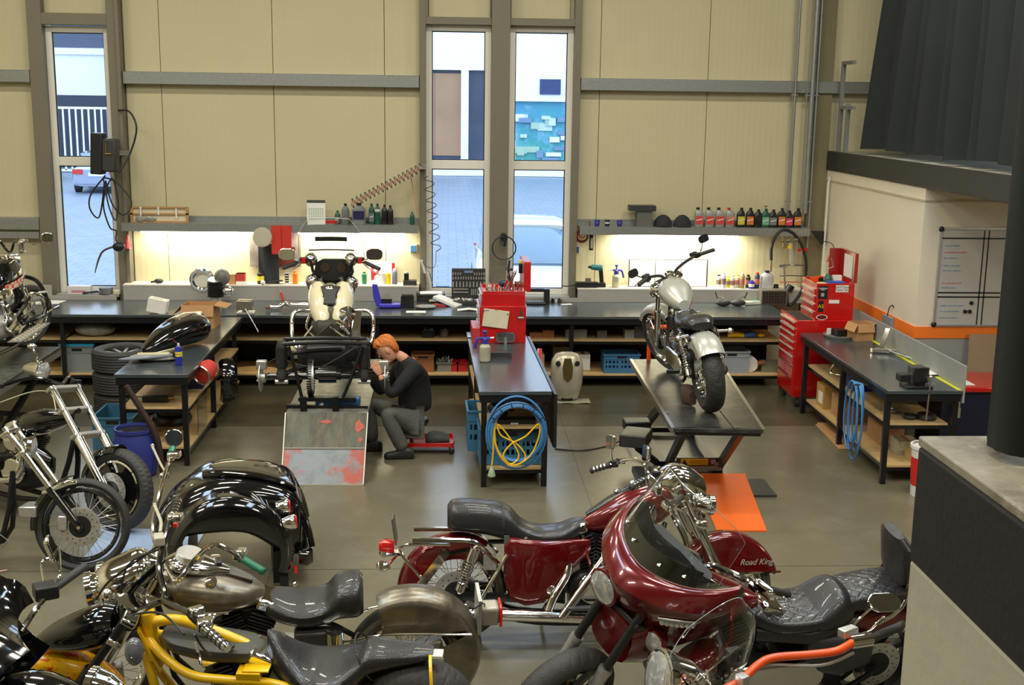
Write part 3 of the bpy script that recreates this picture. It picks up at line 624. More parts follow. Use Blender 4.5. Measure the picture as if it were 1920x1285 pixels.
def tyre_mb(c, Rt, wd, Xm=None, groove=None, n=60, m=14):
    """a toroidal tyre about y; groove(u, s) -> depth carves the tread"""
    mb = MB(); mb.X = Xm; c = V(c); h = wd*.5; rings = []; Hs = wd*.62
    prof = []
    for j in range(m):
        t = -1.15+2.3*j/(m-1); y = h*sin(t*1.25)/sin(1.15*1.25)*1.0 if abs(t) < 1.15 else h*(1 if t > 0 else -1)
        prof.append((y*.98, Rt-(1-cos(t*1.2))*Hs*.75, t))
    prof = [(h*.62, Rt-Hs*1.08, 9)]+[(y, r, t) for y, r, t in prof[::-1]]+[(-h*.62, Rt-Hs*1.08, 9)]
    for i in range(n):
        a = 2*pi*i/n; e = V((cos(a), 0, sin(a))); rg = []
        for y, r, t in prof:
            d = groove(i/n, y/h) if groove and t != 9 else 0
            rg.append(mb.av(c+e*(r-d)+V((0, y, 0))))
        rings.append(rg)
    for i in range(n):
        A, B_ = rings[i], rings[(i+1) % n]
        for j in range(len(A)-1): mb.af((A[j], B_[j], B_[j+1], A[j+1]))
        mb.af((A[-1], B_[-1], B_[0], A[0]))
    return mb
def sipes(count, sk=.5, dep=.006, wdt=.16, lo=.15, hi=.85):
    def g(u, s):
        a = abs(s)
        if a < lo or a > hi: return 0
        p = (u*count + (a-lo)*sk + (.5 if s > 0 else 0)) % 1
        return dep if p < wdt else 0
    return g
def wheel(bk, x, Rt, wd, rim=None, spokes=20, style='wire', front=False, tread=None, disc=1, n=60, rimm=chrome, wall=None, y=0, hubm=chrome, discs=(1,), zc=None):
    X_ = bk.S if front else None; zc = Rt if zc is None else zc; c = V((x, y, zc)); r0 = rim or Rt-wd*.62
    def B(): m = MB(); m.X = X_; return m
    # rim is the wheel's own mesh
    rm = B(); w2 = wd*.34
    prof = [(r0+.004, -w2), (r0-.010, -w2-.004), (r0-.016, -w2*.6), (r0-.030, 0), (r0-.016, w2*.6), (r0-.010, w2+.004), (r0+.004, w2)]
    rs = []
    for i in range(40):
        a = 2*pi*i/40; rs.append([rm.av(c+V((cos(a)*r, yy, sin(a)*r))) for r, yy in prof])
    for i in range(40):
        for j in range(6): rm.af((rs[i][j], rs[i][j+1], rs[(i+1) % 40][j+1], rs[(i+1) % 40][j]))
        rm.af((rs[i][6], rs[i][0], rs[(i+1) % 40][0], rs[(i+1) % 40][6]))
    w_ = rm.build('wheel', rimm, bk.o)
    tyre_mb(c, Rt, wd, X_, tread, n).build('tyre', rubber, w_)
    if wall:
        for s in (-1, 1): B().torus(c+V((0, s*wd*.42, 0)), (0, 1, 0), r0+wd*.30, wd*.19, 40, 6, rz=wd*.07).build('whitewall', wall, w_)
    B().lathe([(.02, -.085), (.035, -.08), (.05, -.06), (.03, -.04), (.028, .04), (.05, .06), (.035, .08), (.02, .085)], c, (0, 1, 0), 16).build('hub', hubm, w_)
    if style == 'wire':
        sp = B()
        for k in range(spokes*2):
            a = 2*pi*k/(spokes*2); s = 1 if k % 2 else -1; a2 = a+(.5 if (k//2) % 2 else -.5)
            sp.cyl(c+V((cos(a2)*.045, s*.055, sin(a2)*.045)), c+V((cos(a)*(r0-.012), s*.006, sin(a)*(r0-.012))), .0022, n=5, caps=False)
        o = sp.build('spokes', chrome if rimm == chrome else alu, w_); o['kind'] = 'stuff'
    elif style == 'disc':
        B().lathe([(.03, -.05), (r0*.5, -.035), (r0-.01, -.03), (r0-.01, .03), (r0*.5, .035), (.03, .05)], c, (0, 1, 0), 32).build('wheel_disc', hubm, w_)
    else:
        for k in range(spokes):
            a = 2*pi*k/spokes; e = V((cos(a), 0, sin(a)))
            B().bar(c+e*.03, c+e*(r0-.01), .035, .03, up=(0, 1, 0)).build('spoke', hubm, w_)
    for s in discs:
        yy = s*.085
        d = B().torus(c+V((0, yy, 0)), (0, 1, 0), .112, .034, 32, 6, rz=.0028); d.build('brake_disc', alu, w_)
        h = B()
        for k in range(24):
            a = 2*pi*k/24; rr = .1+.024*(k % 2); q_ = c+V((cos(a)*rr, yy, sin(a)*rr)); h.cyl(q_-V((0, .0035, 0)), q_+V((0, .0035, 0)), .005, n=6)
        h.build('drilling', black, w_)['kind'] = 'stuff'
        B().lathe([(.045, -.004), (.08, -.003), (.08, .003), (.045, .004)], c+V((0, yy, 0)), (0, 1, 0), 16).build('disc_carrier', finm, w_)
        B().box(c+V((-.12 if front else .11, yy, .03)), (.07, .06, .11)).build('brake_caliper', finm if not front else alu, bk.o, bev=.012)
    return w_
def fender(bk, c, Rf, wd, a0, a1, m, name='fender', front=False, skirt=.05, th=.004, n=22, flare=0, k=9, rad=None, Xm=None, parent=None, flatz=None):
    mb = MB(); mb.X = Xm or (bk.S if front else None); rows = []
    for i in range(n+1):
        t = i/n; a = R(a0+(a1-a0)*t); e = V((cos(a), 0, sin(a))); r = Rf+(rad(t) if rad else 0)+flare*max(0, t-.8)*5*.05; row = []
        for j in range(k+1):
            u = -1+2*j/k; y = wd/2*sin(u*pi/2); z = -(1-cos(u*pi/2))*wd*.28
            row.append(V(c)+e*(r+z)+V((0, y, 0)))
        if flatz is None: row = [row[0]-e*skirt]+row+[row[-1]-e*skirt]
        elif a > R(158): row = [row[0]-e*skirt]+row+[row[-1]-e*skirt]
        else: row = [V((row[0].x, row[0].y, min(flatz, row[0].z-.004)))]+row+[V((row[-1].x, row[-1].y, min(flatz, row[-1].z-.004)))]
        rows.append(row)
    return mb.sheet(rows, th).build(name, m, parent or bk.o)
def engine(bk, x=.62, z=.36, finmat=finm, cover=chrome, case=finm, air=True, s=1.):
    o = bk.o; e = MB().body([(x-.17*s, 0, z-.02, .11, .09, .12, 3.5), (x-.1*s, 0, z, .13, .12, .15, 4), (x+.08*s, 0, z, .13, .12, .15, 4), (x+.17*s, 0, z-.02, .1, .08, .1, 3)], 20).build('crankcase', case, o)
    MB().prism([(x+.13*s*cos(t)*1.0, z+.01+.11*s*sin(t)) for t in [2*pi*i/22 for i in range(22)]], lambda u, v, h: (u, h, v), -.125, -.165).build('cam_cover', cover, o, bev=.012)
    for k, q_ in enumerate((-1, 1)):
        a = R(22.5)*q_; d = V((sin(a), 0, cos(a))); p0 = V((x, 0, z+.08)); fins = MB()
        rot = Matrix.Rotation(a, 3, 'Y')
        for i in range(11):
            p = p0+d*(.03+.0225*i); sc = 1+.12*(i > 7)
            fins.box(p, (.135*sc, .165*sc, .011), rot=rot)
        cy_ = MB().cyl(p0, p0+d*.29, .052, n=16).build('cylinder', finmat, o)
        f = fins.build('cooling_fins', finmat, cy_, bev=.003); f['kind'] = 'stuff'
        MB().box(p0+d*.315, (.13, .19, .07), rot=rot).build('rocker_cover', cover, o, bev=.018)
        for yy in (-.12, -.145): MB().cyl(V((x+q_*.03, yy, z+.09)), p0+d*.29+V((q_*-.02, -.1, 0)), .010, n=8).build('pushrod_tube', chrome, o)
        MB().cyl(p0+d*.2+V((q_*.03, -.1, .0)), p0+d*.2+V((q_*.06, -.135, 0)), .012).build('spark_plug', black, o)
    MB().bb(x-.08, x+.08, -.04, .06, z+.24, z+.36).build('intake', finm, o, bev=.02)
    if air: MB().lathe([(.0, 0), (.085, .003), (.1, .015), (.1, .055), (.08, .075), (.0, .08)], (x, -.10, z+.27), (0, -1, 0), 24, sx=1.2).build('air_cleaner', cover, o)
    MB().prism([(x-.33+.12*cos(t), z-.02+.1*sin(t)) for t in [pi/2+pi*i/8 for i in range(9)]]+[(x+.05+.09*cos(t), z+.0+.08*sin(t)) for t in [-pi/2+pi*i/8 for i in range(9)]], lambda u, v, h: (u, h, v), .12, .18).build('primary_cover', cover, o, bev=.015)
    MB().body([(x-.48, 0, z, .09, .08, .08, 4), (x-.2, 0, z, .11, .11, .12, 4)], 16).build('gearbox', case, o)
def frame_tubes(bk, pts_list, r=.016, m=bframe, name='frame'):
    mb = MB()
    for p in pts_list: mb.tube(p, r, 8, 4)
    return mb.build(name, m, bk.o)
def shock(bk, a, b, r=.03, m=chrome, coils=9, spring=chrome, cover=.3, Xm=None):
    a, b = V(a), V(b); d = b-a; o = MB(); o.X = Xm
    sh = o.cyl(a, b, r*.42, n=10).cyl(b-d*cover, b-d*.02, r*1.08, n=14).cyl(a+d*.02, a+d*.16, r, n=14).ell(a, (.02, .02, .02), n=8, m=5).ell(b, (.02, .02, .02), n=8, m=5).build('shock_absorber', m, bk.o)
    p, q_, ax = frame_of(d); pts = []; L0, L1 = .14, 1-cover
    for i in range(coils*12+1):
        t = i/(coils*12); an = 2*pi*coils*t; pts.append(a+d*(L0+(L1-L0)*t)+p*(r*.85*cos(an))+q_*(r*.85*sin(an)))
    m2 = MB(); m2.X = Xm; m2.tube(pts, .0048, 5).build('spring', spring, sh)
def fork(bk, x, z, L=.78, gap=.105, r=.026, m=chrome, low=chrome, lowL=.42, trees=(.62, .76), treem=chrome, boots=False):
    d = V((-sin(bk.rake), 0, cos(bk.rake)))
    for s in (-1, 1):
        p = V((x, s*gap, z)); 
        t = bk.F().cyl(p, p+d*L, r*.82, n=14).build('fork_tube', m, bk.o)
        bk.F().lathe([(r*.8, -.03), (r*1.15, 0), (r*1.1, .06), (r*1.2, lowL-.03), (r*1.28, lowL-.028), (r*1.28, lowL)], p, d, 16).build('fork_slider', low, t)
    for k in trees:
        c = V((x, 0, z))+d*k+V((-.02, 0, 0)); b_ = bk.F()
        b_.box(c, (.075, gap*2+.07, .035), rot=Matrix.Rotation(-bk.rake, 3, 'Y')).build('fork_yoke', treem, bk.o, bev=.008)
    bk.F().cyl((x, -gap-.03, z), (x, gap+.03, z), .012).build('axle', chrome, bk.o)
def headlight(bk, c, d, r=.09, L=.16, m=chrome, lens=lensm, front=True, Xm=None, name='headlight'):
    mb = MB(); mb.X = Xm or (bk.S if front else None)
    h = mb.lathe([(.01, -L), (r*.45, -L*.95), (r*.8, -L*.6), (r*.97, -L*.2), (r*1.06, -.02), (r*1.06, .008), (r*.97, .012)], c, d, 24).build(name, m, bk.o)
    l_ = MB(); l_.X = Xm or (bk.S if front else None)
    l_.lathe([(r*.96, .0), (r*.9, .014), (r*.6, .024), (.001, .03)], c, d, 20).build('lens', lens, h); return h
def handlebar(bk, left, right=None, r=.014, m=chrome, grip=.13, gm=rubber, gr=.019, Xm=None, ringed=False, lever=True, cm=black, levm=chrome, sm=5, levdir=None, mast=True):
    """left: points from the clamp outward; right mirrors it unless given. Points use Xm (steering transform by default)"""
    X_ = Xm or bk.S
    left = [V(p) for p in left]; right = [V((p.x, -p.y, p.z)) for p in left] if right is None else [V(p) for p in right]
    mb = MB(); mb.X = X_; hb = mb.tube(right[::-1]+left if (right[0]-left[0]).length > .01 else right[::-1]+left[1:], r, 10, sm).build('handlebar', m, bk.o)
    for pts, s in ((left, 1), (right, -1)):
        a, b = pts[-2], pts[-1]; d = (b-a).normalized(); g0 = b-d*grip
        g_ = MB(); g_.X = X_; g_.cyl(g0, b, gr, n=14).cyl(b, b+d*.012, gr*1.15, gr*.8, 14).cyl(g0-d*.006, g0, gr*1.25, n=14); gg = g_.build('grip', gm, hb)
        if ringed:
            for i in range(4):
                k = MB(); k.X = X_; k.cyl(g0+d*grip*(.2+.2*i), g0+d*grip*(.2+.2*i+.06), gr*1.16, n=14).build('ring', chrome if ringed == 1 else rubber, gg)
        c = MB(); c.X = X_; fw = levdir and V(levdir).normalized() or V((1, 0, 0))
        c.box(g0-d*.035, (.045, .05, .05), rot=Matrix.Rotation(.2, 3, 'Z')).build('switch_housing', cm, hb, bev=.008)
        if lever:
            k = MB(); k.X = X_; k.tube([g0-d*.04+fw*.02, g0-d*.01+fw*.055, g0+d*.07+fw*.06, g0+d*.15+fw*.045], .0065, 7, 4, flat=.6).ell(g0+d*.15+fw*.045, (.01, .01, .01), n=8, m=5).build('lever', levm, hb)
        if mast:
            k = MB(); k.X = X_; k.box(g0-d*.045+fw*.035+V((0, 0, .015)), (.05, .065, .035)).build('master_cylinder', cm, hb, bev=.006)
    return hb
def mirror(bk, base, ctr, nrm, rx=.06, rz=.045, Xm=None, m=chrome, glassm=None, rd=None, up=(0, 0, 1), stem=None):
    X_ = Xm or bk.S; nrm = V(nrm).normalized(); sx = nrm.cross(V(up)).normalized(); u2 = sx.cross(nrm); c = V(ctr)
    poly = rrect(rx, rz, (rd if rd is not None else min(rx, rz)*.85), 6)
    mb = MB(); mb.X = X_; rows = []
    for sc, h in ((.35, -.028), (.8, -.022), (1, -.006), (1, .004), (.93, .006)): rows.append([c+sx*(u*sc)+u2*(v*sc)+nrm*h for u, v in poly])
    mr = mb.loft(rows).build('mirror', m, bk.o)
    k = MB(); k.X = X_; k.loft([[c+sx*(u*.92)+u2*(v*.92)+nrm*h for u, v in poly] for h in (.004, .0075)]).build('mirror_glass', glassm or mat('mirror_glass', (.6, .6, .58), .03, 1), mr)
    k = MB(); k.X = X_; k.tube(stem or [base, (V(base)*.5+c*.5)+V((0, 0, -.01)), c-nrm*.02], .006, 7, 4).build('mirror_stem', m, mr); return mr
def tank(bk, st, m, name='fuel_tank', n=22, pw=2.4):
    return MB().body(body_sm([q_ if len(q_) == 7 else tuple(q_)+(pw,) for q_ in st], 5), n).build(name, m, bk.o)
def wld(*a):
    """world points from (pixel x, pixel y, height) triples"""
    return [G(*q_) for q_ in a]
def fairing(b, FM, DX=0):
    # the fairing: a swept U shell with lamps, screen and inner dash, turning with the bars
    def arc_fair(u):
        """plan of the fairing rim, u in -1..1: x, y"""
        a = u*1.32; return 1.08+DX+.50*cos(a)**.8 if abs(a) < pi/2 else 1.08+DX, .43*sin(a)/sin(1.32)
    fr = b.F(); rows = []
    NU = 40
    def fpt(u, v, off=0):
        x, y = arc_fair(u); t = abs(u)
        if v < .42:     # outer skin below the crest
            k = v/.42; z = (.80+.12*t*t)*(1-k)+(1.12+.02*t)*k; bul = .07*sin(k*pi*.5+.15)
            return V((x-.10*(1-k)+bul-.06*t, y*(.80+.2*k), z))
        k = (v-.42)/.58  # top band leaning back
        return V((x+.07-.06*t-.13*k*(1-.35*t), y*(1-.10*k), (1.12+.02*t)+.085*sin(k*pi*.55)*(1+.1*t)-.0*k))
    for i in range(NU+1):
        u = -1+2*i/NU; rows.append([fpt(u, j/16) for j in range(17)])
    fa = fr.sheet(rows, .006).build('fairing', FM, b.o)
    b.F().tube([fpt(-1+2*i/NU, 1)+V((0, 0, .003)) for i in range(NU+1)], .004, 6).build('edge_trim', mat('pale_edge', srgb(190, 140, 132), .3), fa)
    # lower skirt of fairing around the lamps
    rows = []
    for i in range(NU+1):
        u = -1+2*i/NU; p = fpt(u, 0); t = abs(u); rows.append([p+V((0, 0, .0)), p+V((-.02, -.01*u, -.08*(1-t**4)-.02)), p+V((-.10, -.08*u, -.16*(1-t**4)-.03))])
    b.F().sheet(rows, .006).build('fairing_chin', FM, fa)
    # inner dash
    dash = b.F(); rows = []
    for i in range(25):
        u = -.93+1.86*i/24; p = fpt(u, 1); t = abs(u); d_ = V((-.40*(1-t*.75), -.02*u, .02)); rows.append([p+V((-.002, 0, -.003)), p+d_*.35+V((0, 0, -.035)), p+d_*.7+V((0, 0, -.05)), p+d_+V((0, 0, -.09)), p+d_*1.25+V((0, 0, -.18))])
    ds = dash.sheet(rows, .006).build('inner_dash', gloss, b.o)
    b.F().prism(rrect(.15, .24, .06), lambda u, v, h: (1.33+DX+u, v, 1.10+h-.30*(u)), 0, .03).build('radio_cover', mat('satin_black', (.016, .017, .017), .5), ds)
    for s in (-1, 1):
        b.F().lathe([(.075, 0), (.075, .02), (.06, .028), (.03, .014), (.001, .012)], (1.24+DX, s*.25, 1.10), (-.6, 0, .8), 22).build('speaker_pod', black, ds)
        b.F().lathe([(.035, 0), (.035, .02), (.001, .022)], (1.28+DX, s*.10, 1.15), (-.5, 0, .85), 18).build('gauge', gloss, ds)
    # windscreen: dark lower strip with bolts, clear above
    scr = []; 
    for i in range(25):
        u = -.78+1.56*i/24; p = fpt(u, .92); t = abs(u/.78); h = .42*(1-.5*t**3); rows2 = [p+V((-.0, 0, -.02))]
        for k in (.25, .5, .75, 1): rows2.append(p+V((-.24*k*(1-.2*t), -.06*u*k, h*k)))
        scr.append(rows2)
    clear = mat('clear_screen', (.93, .95, .95), .02, 0, 0, 1, trans=1); clear.node_tree.nodes['Principled BSDF'].inputs['IOR'].default_value = 1.25
    sc_ = b.F().sheet(scr, .004).build('windscreen', clear, b.o)
    b.F().sheet([[r_[0]+V((-.014, 0, .006)), r_[0]*.5+r_[1]*.5+V((-.016, 0, 0)), r_[1]+V((-.016, 0, 0))] for r_ in scr[3:-3]], .004).build('screen_mount', gloss, sc_)
    for i in (5, 9, 15, 19): b.F().lathe([(.009, -.01), (.009, .004), (.001, .006)], scr[i][1]*.6+scr[i][0]*.4+V((.0, 0, .008)), (.5, 0, .8), 10).build('bolt', chrome, sc_)
    b.F().tube([r_[-1] for r_ in scr], .0018, 6).tube(scr[0], .0025, 6).tube(scr[-1], .0015, 6).build('screen_edge', mat('screen_edge', (.5, .58, .62), .1, .2), sc_)
    return fpt, fa
# ================= DARK RED TOURER IN SIDE VIEW (wheels along x, leaning away on its stand)
b = Bike('motorcycle', 'dark red motorcycle seen side-on with long black seat and chrome exhaust pipe', (.06, 7.33, 0), R(0), 7, 9, (1.34, 0, .95), 27)
o = b.o; MR = maroon
wheel(b, 0, .325, .13, spokes=18, discs=(-1,), n=90, wall=whitewall)
wheel(b, 1.76, .325, .12, spokes=18, front=True, discs=(-1, 1), n=70, wall=whitewall)
fork(b, 1.76, .325, .72, .11)
for s in (-1, 1): b.F().cyl(V((1.76, s*.11, .325))+V((-.19, 0, .37)), V((1.76, s*.11, .325))+V((-.3, 0, .6)), .042, n=16).build('fork_cover', chrome, o)
fender(b, (1.76, 0, .325), .375, .17, 16, 160, MR, 'front_fender', True, .11, n=30, flatz=.43)
b.F().bb(1.42, 2.12, -.094, -.084, .425, .437).bb(1.42, 2.12, .084, .094, .425, .437).build('fender_trim', chrome, o)
tx_ = text('Road King', .055, mat('silver_script', srgb(226, 220, 210), .3, .5), 'script', o, (0, 0, 0), (0, 0, 0), .001, shear=.4); tx_.matrix_local = b.S @ Matrix.Translation((1.95, -.092, .50)) @ Matrix.Rotation(R(90), 4, 'X')
fender(b, (0, 0, .325), .385, .20, 58, 200, MR, 'rear_fender', False, .10, n=30)
MB().bb(-.47, -.45, -.07, .07, .2, .24).build('fender_tip', chrome, o)
# seat: two-up, deep dip
st = [(-.06, 0, .80, .10, .08, .05, 3), (-.02, 0, .80, .14, .115, .07, 3), (.10, 0, .80, .15, .12, .08, 3), (.24, 0, .79, .15, .115, .10, 3), (.34, 0, .77, .15, .10, .12, 2.8), (.42, 0, .73, .16, .06, .12, 2.6), (.52, 0, .70, .17, .045, .12, 2.6), (.66, 0, .70, .16, .05, .11, 2.5), (.76, 0, .73, .12, .06, .10, 2.3), (.85, 0, .75, .06, .05, .07, 2.2)]
se = MB().body(body_sm(st, 5), 26).build('seat', leather, o)
MB().body([(.285, 0, .775, .155, .122, .05, 3), (.31, 0, .77, .155, .118, .05, 3)], 26).build('grab_strap', mat('strap_leather', (.03, .03, .03), .5), se)
MB().bb(.30, .335, -.166, -.155, .66, .72).build('strap_clip', mat('strap_grey', srgb(90, 92, 84), .5), se)
MB().lathe([(.001, 0), (.016, .004), (.016, .01), (.0, .012)], (.44, -.165, .70), (0, -1, 0), 12).build('seat_badge', chrome, se)
tank(b, [(.82, 0, .75, .05, .05, .04), (.94, 0, .79, .11, .10, .08), (1.08, 0, .84, .15, .14, .12), (1.23, 0, .89, .155, .14, .14), (1.34, 0, .92, .12, .11, .14), (1.41, 0, .93, .06, .08, .08)], MR)
cn = MB().body([(.84, 0, .81, .03, .025, .02, 3), (.98, 0, .89, .055, .04, .02, 3), (1.14, 0, .97, .07, .05, .03, 3), (1.30, 0, 1.03, .065, .04, .04, 3), (1.38, 0, 1.03, .04, .02, .03, 3)], 16).build('tank_console', mat('console_black', (.02, .022, .02), .25, .1, coat=.5), o)
for x, z in ((1.04, .975), (1.14, 1.03)): MB().lathe([(.02, -.01), (.024, 0), (.02, .008), (.001, .01)], (x, 0, z), (-.3, 0, 1), 14).build('fuel_cap', chrome, cn)
MB().lathe([(.055, -.02), (.06, 0), (.056, .01)], (1.28, 0, 1.07), (-.4, 0, 1), 20).build('speedometer', chrome, cn)
for s in (-1, 1): MB().prism(rrect(.045, .013, .012), lambda u, v, h: (1.25+u, s*(.152+h), .91+v), 0, .004).build('tank_badge', chrome, o)
engine(b, .90, .36, air=False)
MB().lathe([(0, 0), (.05, .004), (.062, .02), (.06, .06), (.04, .085), (0, .09)], (1.06, -.10, .66), (0, -1, 0), 20, sx=.8).build('horn_cover', chrome, o)
sc = MB().body([(.30, -.12, .55, .04, .14, .12, 4), (.34, -.12, .56, .07, .15, .26, 5), (.44, -.12, .56, .08, .14, .30, 5), (.56, -.12, .56, .08, .13, .28, 5), (.72, -.11, .60, .06, .09, .12, 4), (.86, -.09, .63, .02, .05, .05, 3)], 20).build('side_cover', MR, o)
MB().body([(.36, .10, .58, .06, .12, .30, 5), (.5, .115, .57, .08, .12, .28, 5), (.72, .10, .6, .03, .08, .08, 4)], 20).build('side_cover', MR, o)
frame_tubes(b, [[(1.34, 0, .86), (1.15, 0, .78), (.6, 0, .66), (.1, .0, .64)], [(1.36, 0, .76), (1.28, .1, .5), (1.2, .12, .2), (.9, .13, .14), (.4, .13, .16), (.1, .12, .3), (.0, .12, .325)], [(1.36, 0, .76), (1.28, -.1, .5), (1.2, -.12, .2), (.9, -.13, .14), (.4, -.13, .16), (.1, -.12, .3), (.0, -.12, .325)]])
# exhaust along the near side with clamp and slash
ex = MB().tube([(.72, -.13, .56), (.70, -.17, .46), (.62, -.21, .34), (.58, -.23, .25)], .028, 12, 5).build('exhaust_header', chrome, o)
MB().tube([(-.02, -.24, .235), (.2, -.24, .235), (.9, -.24, .20), (1.05, -.22, .195), (1.12, -.15, .25)], [.040, .040, .034, .03, .026], 14, 5).build('exhaust_pipe', chrome, o)
MB().cyl((.14, -.24, .235), (.2, -.24, .234), .046, n=18).build('clamp', chrome, o)
MB().cyl((-.45, -.23, .24), (-.02, -.24, .235), .046, n=18).build('silencer', chrome, o)
MB().cyl((.98, -.16, .62), (.66, -.26, .21), .030, n=14).build('crash_bar_leg', chrome, o)
MB().tube([(.10, -.2, .22), (.26, -.19, .50), (.32, -.18, .60)], .012, 10, 3).build('bag_support', chrome, o)
# rails and struts at the rear
MB().tube([(-.28, -.15, .69), (-.05, -.155, .69), (.1, -.155, .68), (.16, -.155, .64), (.27, -.155, .53)], .017, 10, 4).build('side_rail', chrome, o)
MB().tube([(-.28, .15, .69), (-.05, .155, .69), (.1, .155, .68), (.16, .155, .64), (.27, .155, .53)], .017, 10, 4).build('side_rail', chrome, o)
MB().tube([(-.04, -.145, .66), (-.3, -.145, .66), (-.36, -.145, .62), (-.27, -.145, .50), (-.22, -.145, .44)], .011, 8, 3).build('support_bracket', chrome, o)
MB().bar((-.06, -.13, .62), (-.33, -.13, .26), .014, .055, up=(1, 0, 1)).build('fender_strut', chrome, o)
MB().bar((-.06, .13, .62), (-.33, .13, .26), .014, .055, up=(1, 0, 1)).build('fender_strut', chrome, o)
MB().bar((-.12, -.12, .58), (.14, -.12, .64), .014, .02).build('frame_stay', bframe, o)
MB().bb(.17, .25, -.165, -.15, .50, .60).build('mounting_plate', alu, o)
shock(b, (.02, -.16, .36), (.12, -.16, .64), .034, cover=.3); shock(b, (.02, .16, .36), (.12, .16, .64), .034, cover=.3)
MB().bar((0, -.13, .325), (.5, -.13, .30), .03, .05).build('swingarm', bframe, o); MB().bar((0, .13, .325), (.5, .13, .30), .03, .05).build('swingarm', bframe, o)
MB().box((-.40, 0, .73), (.012, .2, .17), rot=Matrix.Rotation(R(-8), 3, 'Y')).build('licence_plate', mat('plate_back', srgb(96, 96, 84), .5, .3), o)
tl = MB().body([(-.50, 0, .62, .03, .03, .03, 4), (-.47, 0, .62, .045, .04, .04, 4), (-.40, 0, .62, .045, .04, .04, 4)], 16).build('tail_light', redlens, o)
MB().bb(-.45, -.36, -.05, .05, .565, .585).build('light_mount', chrome, o)
for s in (-1, 1):
    MB().bar((-.38, s*.03, .57), (-.44, s*.17, .53), .012).build('indicator_stalk', chrome, o)
    headlight(b, (-.48, s*.17, .53), (-1, 0, 0), .035, .06, front=False, lens=chrome, name='indicator')
MB().prism(rrect(.19, .035, .03), lambda u, v, h: (.88+u, -.27+v, .27+h), 0, .016).build('floorboard', mat('floorboard_rubber', (.05, .05, .05), .6), o)
for x in (.68, .78): MB().lathe([(.028, 0), (.03, .02), (.02, .03), (.001, .032)], (.60 if x < .7 else .60, -.17, .30 if x < .7 else .37), (0, -1, .3), 14).build('chrome_cap', chrome, o)
MB().tube([(1.28, -.08, .68), (1.32, -.2, .62), (1.3, -.30, .45), (1.28, -.3, .3), (1.25, -.14, .2)], .017, 10, 5).build('engine_guard', chrome, o)
MB().tube([(1.28, .08, .68), (1.32, .2, .62), (1.3, .30, .45), (1.28, .3, .3), (1.25, .14, .2)], .017, 10, 5).build('engine_guard', chrome, o)
# nacelle, lamps, bars
b.F().body(body_sm([(1.30, 0, 1.03, .07, .07, .06, 2.4), (1.4, 0, 1.03, .14, .12, .14, 2.4), (1.5, 0, 1.0, .16, .14, .18, 2.4), (1.59, 0, .96, .14, .12, .14, 2.4)], 3), 22).build('headlight_nacelle', chrome, o)
headlight(b, (1.59, 0, .95), (1, 0, -.08), .1, .06)
for s in (-1, 1):
    headlight(b, (1.60, s*.20, .90), (1, 0, -.05), .062, .11, name='spot_lamp')
    headlight(b, (1.55, s*.20, .78), (1, 0, 0), .035, .06, name='indicator', lens=amber)
b.F().tube([(1.55, -.2, .83), (1.53, 0, .84), (1.55, .2, .83)], .013, 8, 4).build('lamp_bar', chrome, o)
handlebar(b, [(1.26, .03, 1.05), (1.26, .13, 1.13), (1.22, .30, 1.15), (1.12, .40, 1.11), (.99, .47, 1.06)], ringed=1, gr=.02, gm=rubber)
mirror(b, (1.11, .38, 1.13), (1.10, .40, 1.26), (-1, -.1, .1), .065, .05, rd=.02)
mirror(b, (1.11, -.38, 1.13), (1.10, -.40, 1.26), (-1, .1, .1), .065, .05, rd=.02)
MB().tube([(.6, .15, .18), (.58, .24, .1), (.56, .30, .0)], .012, 8, 3).build('side_stand', bframe, o)

# ================= DARK RED BAGGER WITH BIG FAIRING
b = Bike('motorcycle', 'dark red touring motorcycle with wide red front fairing, windscreen and quilted black seat', (2.43, 6.43, 0), R(190), 11, 26, (1.27, 0, .95), 27)
o = b.o
wheel(b, 0, .33, .15, style='cast', spokes=9, hubm=black, rimm=black, discs=(1,))
wheel(b, 1.92, .35, .15, style='cast', spokes=10, hubm=gloss, rimm=gloss, front=True, discs=(-1, 1), n=240, tread=sipes(34, .9, .006, .14, .12, .9))
fork(b, 1.92, .35, .72, .125, .03, m=black, low=alu, lowL=.34, treem=black)
engine(b, .82, .38)
fender(b, (0, 0, .33), .40, .2, 60, 185, MR, 'rear_fender', False, .1)
for s in (-1, 1): MB().body([(.1, s*.14, .5, .03, .08, .1, 4), (.3, s*.16, .5, .05, .12, .14, 4), (.5, s*.14, .5, .03, .1, .1, 4)], 18).build('side_cover', darkg, o)
tank(b, [(.78, 0, .78, .05, .05, .04), (.9, 0, .80, .12, .10, .08), (1.05, 0, .83, .16, .13, .12), (1.2, 0, .86, .13, .11, .13), (1.28, 0, .87, .06, .08, .08)], MR)
def quilt(st, n=160, kx=14, ky=9, d=.007, yr=None):
    """a lofted pad whose top is quilted in diamonds"""
    S_ = body_sm(st, 26); mb = MB(); secs = []
    for i, q_ in enumerate(S_):
        x, y, z, hw, up, dn, pw = q_; sec = []
        for j in range(n):
            t = 2*pi*j/n; cc, ss = cos(t), sin(t); py = abs(cc)**(2/pw)*(1 if cc > 0 else -1)*hw; pz = abs(ss)**(2/pw)*(up if ss > 0 else -dn)
            u = x/.075; v = (y+py)/.062; k = 0
            if ss > .25 and .06 < i/len(S_) < .96 and abs(py) < hw*.86:
                a_ = abs(((u+v) % 1)-.5)*2; b__ = abs(((u-v) % 1)-.5)*2; k = -d*max(0, (max(a_, b__)-.86)/.14)
            sec.append(V((x, y+py, z+pz+k)))
        secs.append(sec)
    return mb.loft(secs)
